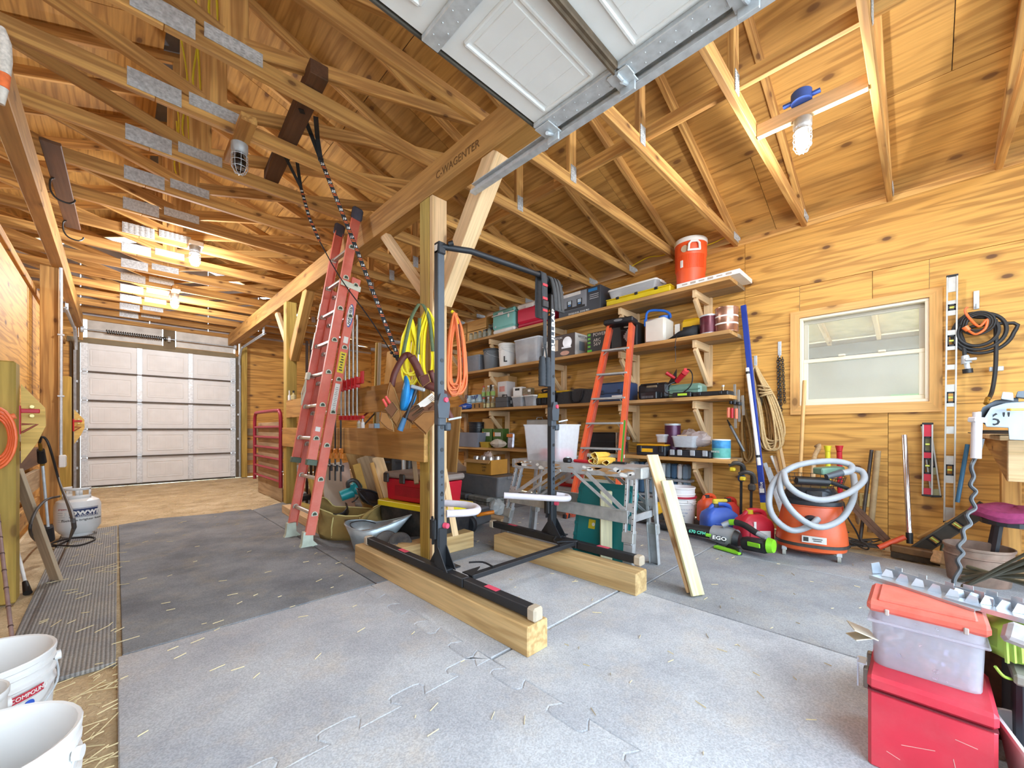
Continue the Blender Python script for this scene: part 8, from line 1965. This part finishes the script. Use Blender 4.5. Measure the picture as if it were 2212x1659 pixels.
# hose and cord coils
RUB = pl('#232120', .5, 0, .15, 20); BRS = pl('#b8923e', .35, .8)
t = thing('air_hose', 'black hose coiled on wall hook with steel valve end', 'hose', at(2109, 670, X=4.64)); w_ = W(t); hc = at(2122, 716, X=4.64)
hp_ = []
for k in range(3):
    for i in range(14): a = PI / 2 + i * 2 * PI / 14; rr = .165 - .028 * k; hp_.append(hc + V((-.012 * k, rr * .92 * math.cos(a) + .012 * k, rr * math.sin(a) * .98)))
MB(w_).tube(spline([at(2084, 770, X=4.63), at(2082, 740, X=4.63), at(2082, 710, X=4.63)] + hp_[3:], 3), .0125, 9).build('coil', RUB, t, True)
MB(w_).tube(spline([at(2150, 690, X=4.63), at(2152, 740, X=4.63), at(2150, 800, X=4.63), at(2143, 845, X=4.6), at(2133, 865, X=4.5)], 6), .0125, 9).build('drop_hose', RUB, t, True)
MB(w_).cyl(at(2084, 768, X=4.63), at(2088, 785, X=4.63), .02, .03, 12).cyl(at(2088, 785, X=4.63), at(2091, 800, X=4.63), .016, n=10).box(at(2097, 776, X=4.6), (.03, .06, .02), None, .004).build('valve', GALV, t, True); MB(w_).cyl(at(2090, 797, X=4.63), at(2091, 806, X=4.63), .028, n=12).build('black_cap', BLACK, t, True)
MB(w_).box(at(2152, 797, X=4.66), (.03, .07, .035), None, .004).build('hose_clip', GALV, t); MB(w_).cyl(at(2134, 860, X=4.52), at(2130, 872, X=4.48), .014, n=10).build('brass_fitting', BRS, t, True)
t = thing('extension_lead', 'black cord with orange plug end coiled inside black hose', 'cord', at(2112, 690, X=4.6)); w_ = W(t); hp_ = []
for k in range(3):
    for i in range(12): a = i * 2 * PI / 12; rr = .085 - .014 * k; hp_.append(at(2112, 698, X=4.6) + V((-.01 * k, rr * math.cos(a), rr * math.sin(a))))
MB(w_).tube(spline(hp_, 3), .007, 7).build('black_coil', RUB, t, True)
MB(w_).tube(spline([at(2090, 663, X=4.58), at(2085, 672, X=4.58), at(2095, 688, X=4.57), at(2115, 705, X=4.57), at(2132, 690, X=4.57), at(2128, 710, X=4.57), at(2108, 722, X=4.57), at(2092, 714, X=4.57)], 6), .008, 7).build('orange_lead', pl('#ef6a2a', .45), t, True); MB(w_).cyl(at(2092, 714, X=4.57), at(2084, 706, X=4.57), .016, .02, 10).build('plug', pl('#ef7a3a', .45), t, True)
# ================================================================ workbench corner, vise
BX, BY = 3.62, -.345
t = thing('workbench', 'pale timber workbench corner with slanted end bracket under the vise', 'workbench', V((4.15, -.9, 0))); w_ = W(t)
board('front_rail', V((BX + .02, BY, .82)), V((BX + .02, -1.3, .82)), .235, .04, PALE, t)
MB(w_).prism([(BX + .04, .935), (XW - .02, .935), (XW - .02, .87), (BX + .6, .80), (BX + .04, .70)], .04, Matrix(((1, 0, 0, 0), (0, 0, -1, BY - .0), (0, 1, 0, 0), (0, 0, 0, 1)))).build('end_bracket', LUM, t)
board('bench_top', V(((BX + XW) / 2, BY + .03, .95)), V(((BX + XW) / 2, -1.3, .95)), .03, XW - BX - .02, PALE, t)
board('leg', V((4.55, BY - .1, 0)), V((4.55, BY - .1, .87)), .1, .09, LUM, t, (1, 0, 0)); board('leg', V((BX + .2, -1.2, 0)), V((BX + .2, -1.2, .7)), .1, .09, LUM, t, (1, 0, 0))
b = MB(w_)
for z in (.78, .88): b.cyl((BX - .001, BY - .07, z), (BX - .006, BY - .07, z), .009, n=8)
b.build('screw_head', pl('#4a78a8', .4, .4), t)
t = thing('leather_mat', 'dark curled rubber sheet lying on the bench under vise', 'sheet', V((3.75, -.4, .966)));
MB().grid([[V((x, y, .006 + .03 * max(0, -x - .12) ** 1 * 3 * (1 if y > 0 else .3) + .004 * math.sin(9 * y))) for x in [-.3 + k * .06 for k in range(12)]] for y in [-.3 + j * .06 for j in range(9)]]).build('sheet', pl('#38332e', .6, 0, .2, 14), t, True, solid=.006)
t = thing('bench_vise', 'grey bench vise marked 6 inch with white crank handle', 'vise', V((3.55, -.42, .99))); w_ = W(t)
VG = pl('#878d94', .45, .25, .08, 14); VD = pl('#484d53', .5, .3, .1, 14)
def vpoly(P, w0, th, nm, m):
    b = MB(w_); F0 = [aw(x, y, w0) for x, y in P]; F1 = [aw(x, y, w0) - VIEW2 * th for x, y in P]; b.ring([F0, F1]); b.build(nm, m, t, bevel=.004)
VIEW2 = V((-ray(2160, 900).x, -ray(2160, 900).y, 0)).normalized()
vpoly([(2125, 905), (2140, 880), (2172, 870), (2230, 866), (2230, 952), (2180, 950), (2178, 924), (2130, 922)], 2.02, .13, 'body', VG)
vpoly([(2112, 905), (2122, 880), (2150, 864), (2200, 858), (2200, 872), (2150, 878), (2132, 900), (2128, 918)], 2.04, .1, 'slide', VD)
vpoly([(2162, 862), (2166, 846), (2188, 848), (2190, 866)], 2.0, .09, 'jaw', VG); vpoly([(2194, 858), (2198, 845), (2230, 843), (2230, 862)], 2.0, .09, 'jaw', VD)
MB(w_).bar(aw(2178, 885, 1.98), aw(2225, 884, 1.98), .012, .02, None, .003).build('yellow_edge', pl('#d9a032', .5), t)
text('6"', .09, frame(aw(2158, 907, 2.005), -VIEW2.cross(V((0, 0, 1))) if False else V((VIEW2.y, -VIEW2.x, 0)) * (1 if V((VIEW2.y, -VIEW2.x, 0)).dot(V((CT, -ST, 0))) > 0 else -1), (0, 0, 1)), pl('#2f3236', .6), t)
t = thing('bench_clamp', 'white screw clamp hanging in front of the vise', 'clamp', aw(2110, 920, 1.98)); w_ = W(t); WC = pl('#e6e2e6', .35, .2, .06, 10)
MB(w_).cyl(aw(2110, 908, 1.98), aw(2108, 990, 1.98), .019, n=14).build('screw', WC, t, True); MB(w_).bar(aw(2098, 906, 1.98), aw(2124, 908, 1.98), .025, .04, None, .005).build('collar', WC, t); MB(w_).cyl(aw(2110, 904, 1.98), aw(2110, 890, 1.98), .015, n=12).build('knob', WC, t, True)
t = thing('coiled_cord', 'dark stretchy coiled cord hanging down from the white clamp', 'cord', aw(2090, 1100, 2.0)); CC = pl('#3a3c3f', .35, .1, .1, 14)
kp = [(2105, 992), (2098, 1010), (2103, 1030), (2096, 1048), (2108, 1062), (2098, 1078), (2106, 1098), (2088, 1112), (2096, 1132), (2080, 1145), (2082, 1165), (2070, 1180), (2080, 1195), (2068, 1210), (2074, 1228), (2062, 1250), (2060, 1268)]
MB(W(t)).tube(spline([aw(2122, 948, 2.0), aw(2116, 970, 2.0)] + [aw(x, y, 2.0 - .012 * k) for k, (x, y) in enumerate(kp)], 6), .0085, 8).build('cord', CC, t, True)
# stool with magenta cushion
t = thing('shop_stool', 'stool with magenta fleece seat under the workbench', 'stool', V((4.08, -.42, 0)))
b = MB(); rows = []
for z, q in ((.42, .8), (.43, 1.0), (.46, 1.06), (.49, .98), (.505, .7), (.51, .05)): rows.append([V((.19 * q * math.cos(a) * (1 + .06 * math.sin(3 * a)), .19 * q * math.sin(a) * (1 + .05 * math.sin(2 * a)), z + .008 * math.sin(4 * a))) for a in [2 * PI * k / 24 for k in range(24)]])
b.ring(rows); b.build('cushion', pl('#9c3d6c', .95, 0, .2, 40, bump=.4), t, True)
MB().lathe([(.15, .39), (.15, .42), (.001, .42)], n=20).build('seat_pan', STEELD, t)
for k in range(4): a = PI / 4 + k * PI / 2; MB().bar((.1 * math.cos(a), .1 * math.sin(a), .4), (.17 * math.cos(a), .17 * math.sin(a), 0), .025, .025).build('leg', STEELD, t)
# rusty bucket and pipes
t = bucket('rusty brown metal bucket beneath the black pipes', (4.02, -.26, 0), .24, .16, pl('#8a6f60', .7, .2, .3, 14, dust=.3), handle=False, bands=1)
q = random.Random(14)
for k in range(9):
    a = aw(2072 + (k % 3) * 9, 1272 - k * 6, 1.95 + .02 * (k % 4)); c = aw(2262, 1172 + k * 13 + (k % 2) * 8, 1.52 + .02 * k)
    t = thing('steel_rod', 'olive grey steel rod in the bundle at right edge, %s from top' % ORD[k], 'rod', a, 0, 'bundle of steel rods'); MB(W(t)).cyl(a, c, .010 if k else .006, n=9).build('rod', pl('#5c5846', .5, .4, .15, 14), t, True)
# ================================================================ foreground right
RX0, RX1, RY0, RY1, RH = 1.597, 1.86, -.138, .112, .272
RDM = pl('#cf2f42', .45, .05, .1, 10, dust=.18, dustcol='#d98a86')
t = thing('metal_box', 'scratched red metal box at lower right holding plastic bin', 'metal box', V(((RX0 + RX1) / 2, (RY0 + RY1) / 2, 0)))
dx, dy = RX1 - RX0, RY1 - RY0
MB().box((0, 0, RH * .42), (dx, dy, RH * .84), None, .008).build('body', RDM, t); MB().box((0, 0, RH * .92), (dx + .004, dy + .004, RH * .155), None, .01).build('lid', RDM, t)
MB().box((-.002, 0, RH * .838), (dx + .001, dy + .001, .0025)).build('seam', pl('#6b1c26', .7), t)
for x in (-.06, .06): MB().box((x, dy / 2 + .008, RH * .84), (.03, .014, .06), None, .003).build('latch', pl('#8f857c', .4, .7, .2, 20), t)
MB().box((-.04, dy / 2 + .02, RH * .98), (.05, .02, .004)).box((-.04, dy / 2 + .03, RH * .84), (.01, .004, .09)).build('hasp', pl('#c9c6d0', .3, .8), t)
b = MB()
for (y, z, L, a) in ((.02, .11, .07, -.3), (-.05, .1, .035, 1.4), (-.07, .17, .04, .1), (.07, .06, .03, .3)): b.box((-dx / 2 - .0006, y, z), (.001, L, .0016), Euler((a, 0, 0)))
b.build('scratch', pl('#dba09a', .7), t)
OL = pl('#e0604e', .5, 0, .1, 12, dust=.25, dustcol='#eab0a0')
FRB = clear('frosted_bin', '#f8f6fa', .30, .35, '#e3e0e8')
by0, by1 = -.125, .112
t = tub('storage_bin', 'frosted bin of hardware with orange lid on the red metal box', 'storage bin', V((1.775, (by0 + by1) / 2, RH)), by1 - by0, .2, .185, FRB, None, rz=PI / 2, taper=.95, rim=.006)
MB().box((0, 0, .135), (by1 - by0 + .014, .212, .008), None, .003).build('rim_band', FRB, t)
MB().box((0, 0, .18), (by1 - by0 + .016, .214, .032), None, .01).box((0, 0, .197), (by1 - by0 - .03, .17, .012), None, .005).build('lid', OL, t)
for s_ in (-.08, .08): MB().box((s_, .108, .172), (.01, .008, .018), None, .002).build('latch_slot', pl('#b9a8a0', .5), t)
q = random.Random(19); b = MB()
cols = (pl('#a56a62', .5, .2), pl('#8f8aa6', .4, .4), pl('#b58a7c', .5))
for m_ in cols:
    b = MB()
    for k in range(60): b.box((q.uniform(-.1, .1), q.uniform(-.08, .08), q.uniform(.01, .085)), (.018, .01, .008), Euler((q.uniform(0, 3), q.uniform(0, 3), q.uniform(0, 3))))
    o = b.build('loose_hardware', m_, t); o['kind'] = 'stuff'
# galvanised deck brackets on the lid
t = thing('metal_brackets', 'two nested galvanized metal straps with bent tabs on orange lid', 'metal strap', V((1.75, 0, RH + .205)))
GB = pl('#c3cad2', .32, .75, .1, 24)
zb_ = RH + .208
for j, (p0, p1) in enumerate((((1882, 1243), (2110, 1318)), ((2040, 1290), (2260, 1350)))):
    a, c = at(*p0, Z=zb_ + .004 * j), at(*p1, Z=zb_ + .004 * j); d = (c - a).normalized(); s_ = V((-d.y, d.x, 0)); s_ = s_ if s_.x > 0 else -s_
    b = MB(W(t)); b.bar(a + s_ * .03, c + s_ * .03, .004, .075, None); b.bar(a + s_ * .067 + V((0, 0, .012)), c + s_ * .067 + V((0, 0, .012)), .026, .004, None); b.bar(a - s_ * .008 - V((0, 0, .004)), c - s_ * .008 - V((0, 0, .004)), .014, .003, None); b.build('strap', GB, t)
    L = (c - a).length
    for k in range(6):
        p = a + d * (L * (k + .6) / 6.3) + s_ * .035
        MB(W(t)).prism([(-.016, 0), (.016, 0), (.012, .022), (-.004, .026)], .002, frame(p + V((0, 0, .002)), (d + s_ * .7), (0, 0, 1) if k % 2 else (-d * .4 + V((0, 0, 1))))).build('bent_tab', GB, t)
    for k in range(4): p = a + d * (L * (k + .4) / 4) + s_ * .067 + V((0, 0, .03)); MB(W(t)).bar(p, p + d * .022, .014, .002, None).build('edge_tab', GB, t)
MB(W(t)).prism([(0, 0), (.035, .0), (.02, .045), (-.008, .04)], .003, frame(at(1884, 1240, Z=zb_), (CT, -ST, 0), (-.2, .1, 1))).build('bent_end', GB, t)
t = thing('paper_scrap', 'pale folded scrap sticking out behind the bin', 'paper', V((1.70, .15, .30))); MB(W(t)).box((1.72, .135, .35), (.1, .06, .003), Euler((.3, .1, .3))).box((1.72, .14, .33), (.09, .05, .003), Euler((-.3, .2, .4))).build('sheet', pl('#d5cdb8', .7), t)
# stuff at the right edge
t = thing('plastic_case', 'lime green plastic tool half hidden at right edge', 'power tool', aw(2205, 1390, 1.12)); LG = pl('#9cbf4a', .45, 0, .08, 10)
MB(W(t)).box(aw(2212, 1385, 1.14), (.16, .16, .11), Euler((.1, .15, .4)), .03).build('body', LG, t, True)
for k in range(3): MB(W(t)).bar(aw(2172 + k * 16, 1370, 1.08), aw(2176 + k * 16, 1432, 1.08), .006, .006).build('rib', LG, t)
MB(W(t)).tube(spline([aw(2150, 1440, 1.1), aw(2170, 1462, 1.1), aw(2200, 1470, 1.1)], 5), .004, 6).build('strap', LG, t)
MB(W(t)).box(aw(2200, 1372, 1.06), (.05, .05, .05), Euler((.3, .5, .2)), .008).build('rag', pl('#b3aeb0', .8, 0, .3, 30), t)
t = thing('black_tool_case', 'worn black case with scuffed top at right edge', 'tool case', V((1.88, -.3, 0))); MB().box((0, 0, .16), (.3, .24, .32), None, .01).build('body', pl('#2a2b33', .6, 0, .15, 12), t); MB().box((0, 0, .325), (.31, .25, .03), None, .006).build('lid', pl('#8f8a80', .6, 0, .35, 18), t)
t = tub('mixing_tub', 'white plastic tub in front of the black case, right edge', 'tub', V((1.68, -.29, 0)), .3, .24, .2, pl('#e6e3e3', .45, 0, .06, 8), rz=.2, taper=.8)
t = thing('plank_stack', 'dark wooden crate beneath the green tool at right edge', 'crate', V((2.02, -.02, 0)));
MB().box((.1, -.08, .15), (.2, .26, .3), None, .006).build('crate', BROWNW, t)
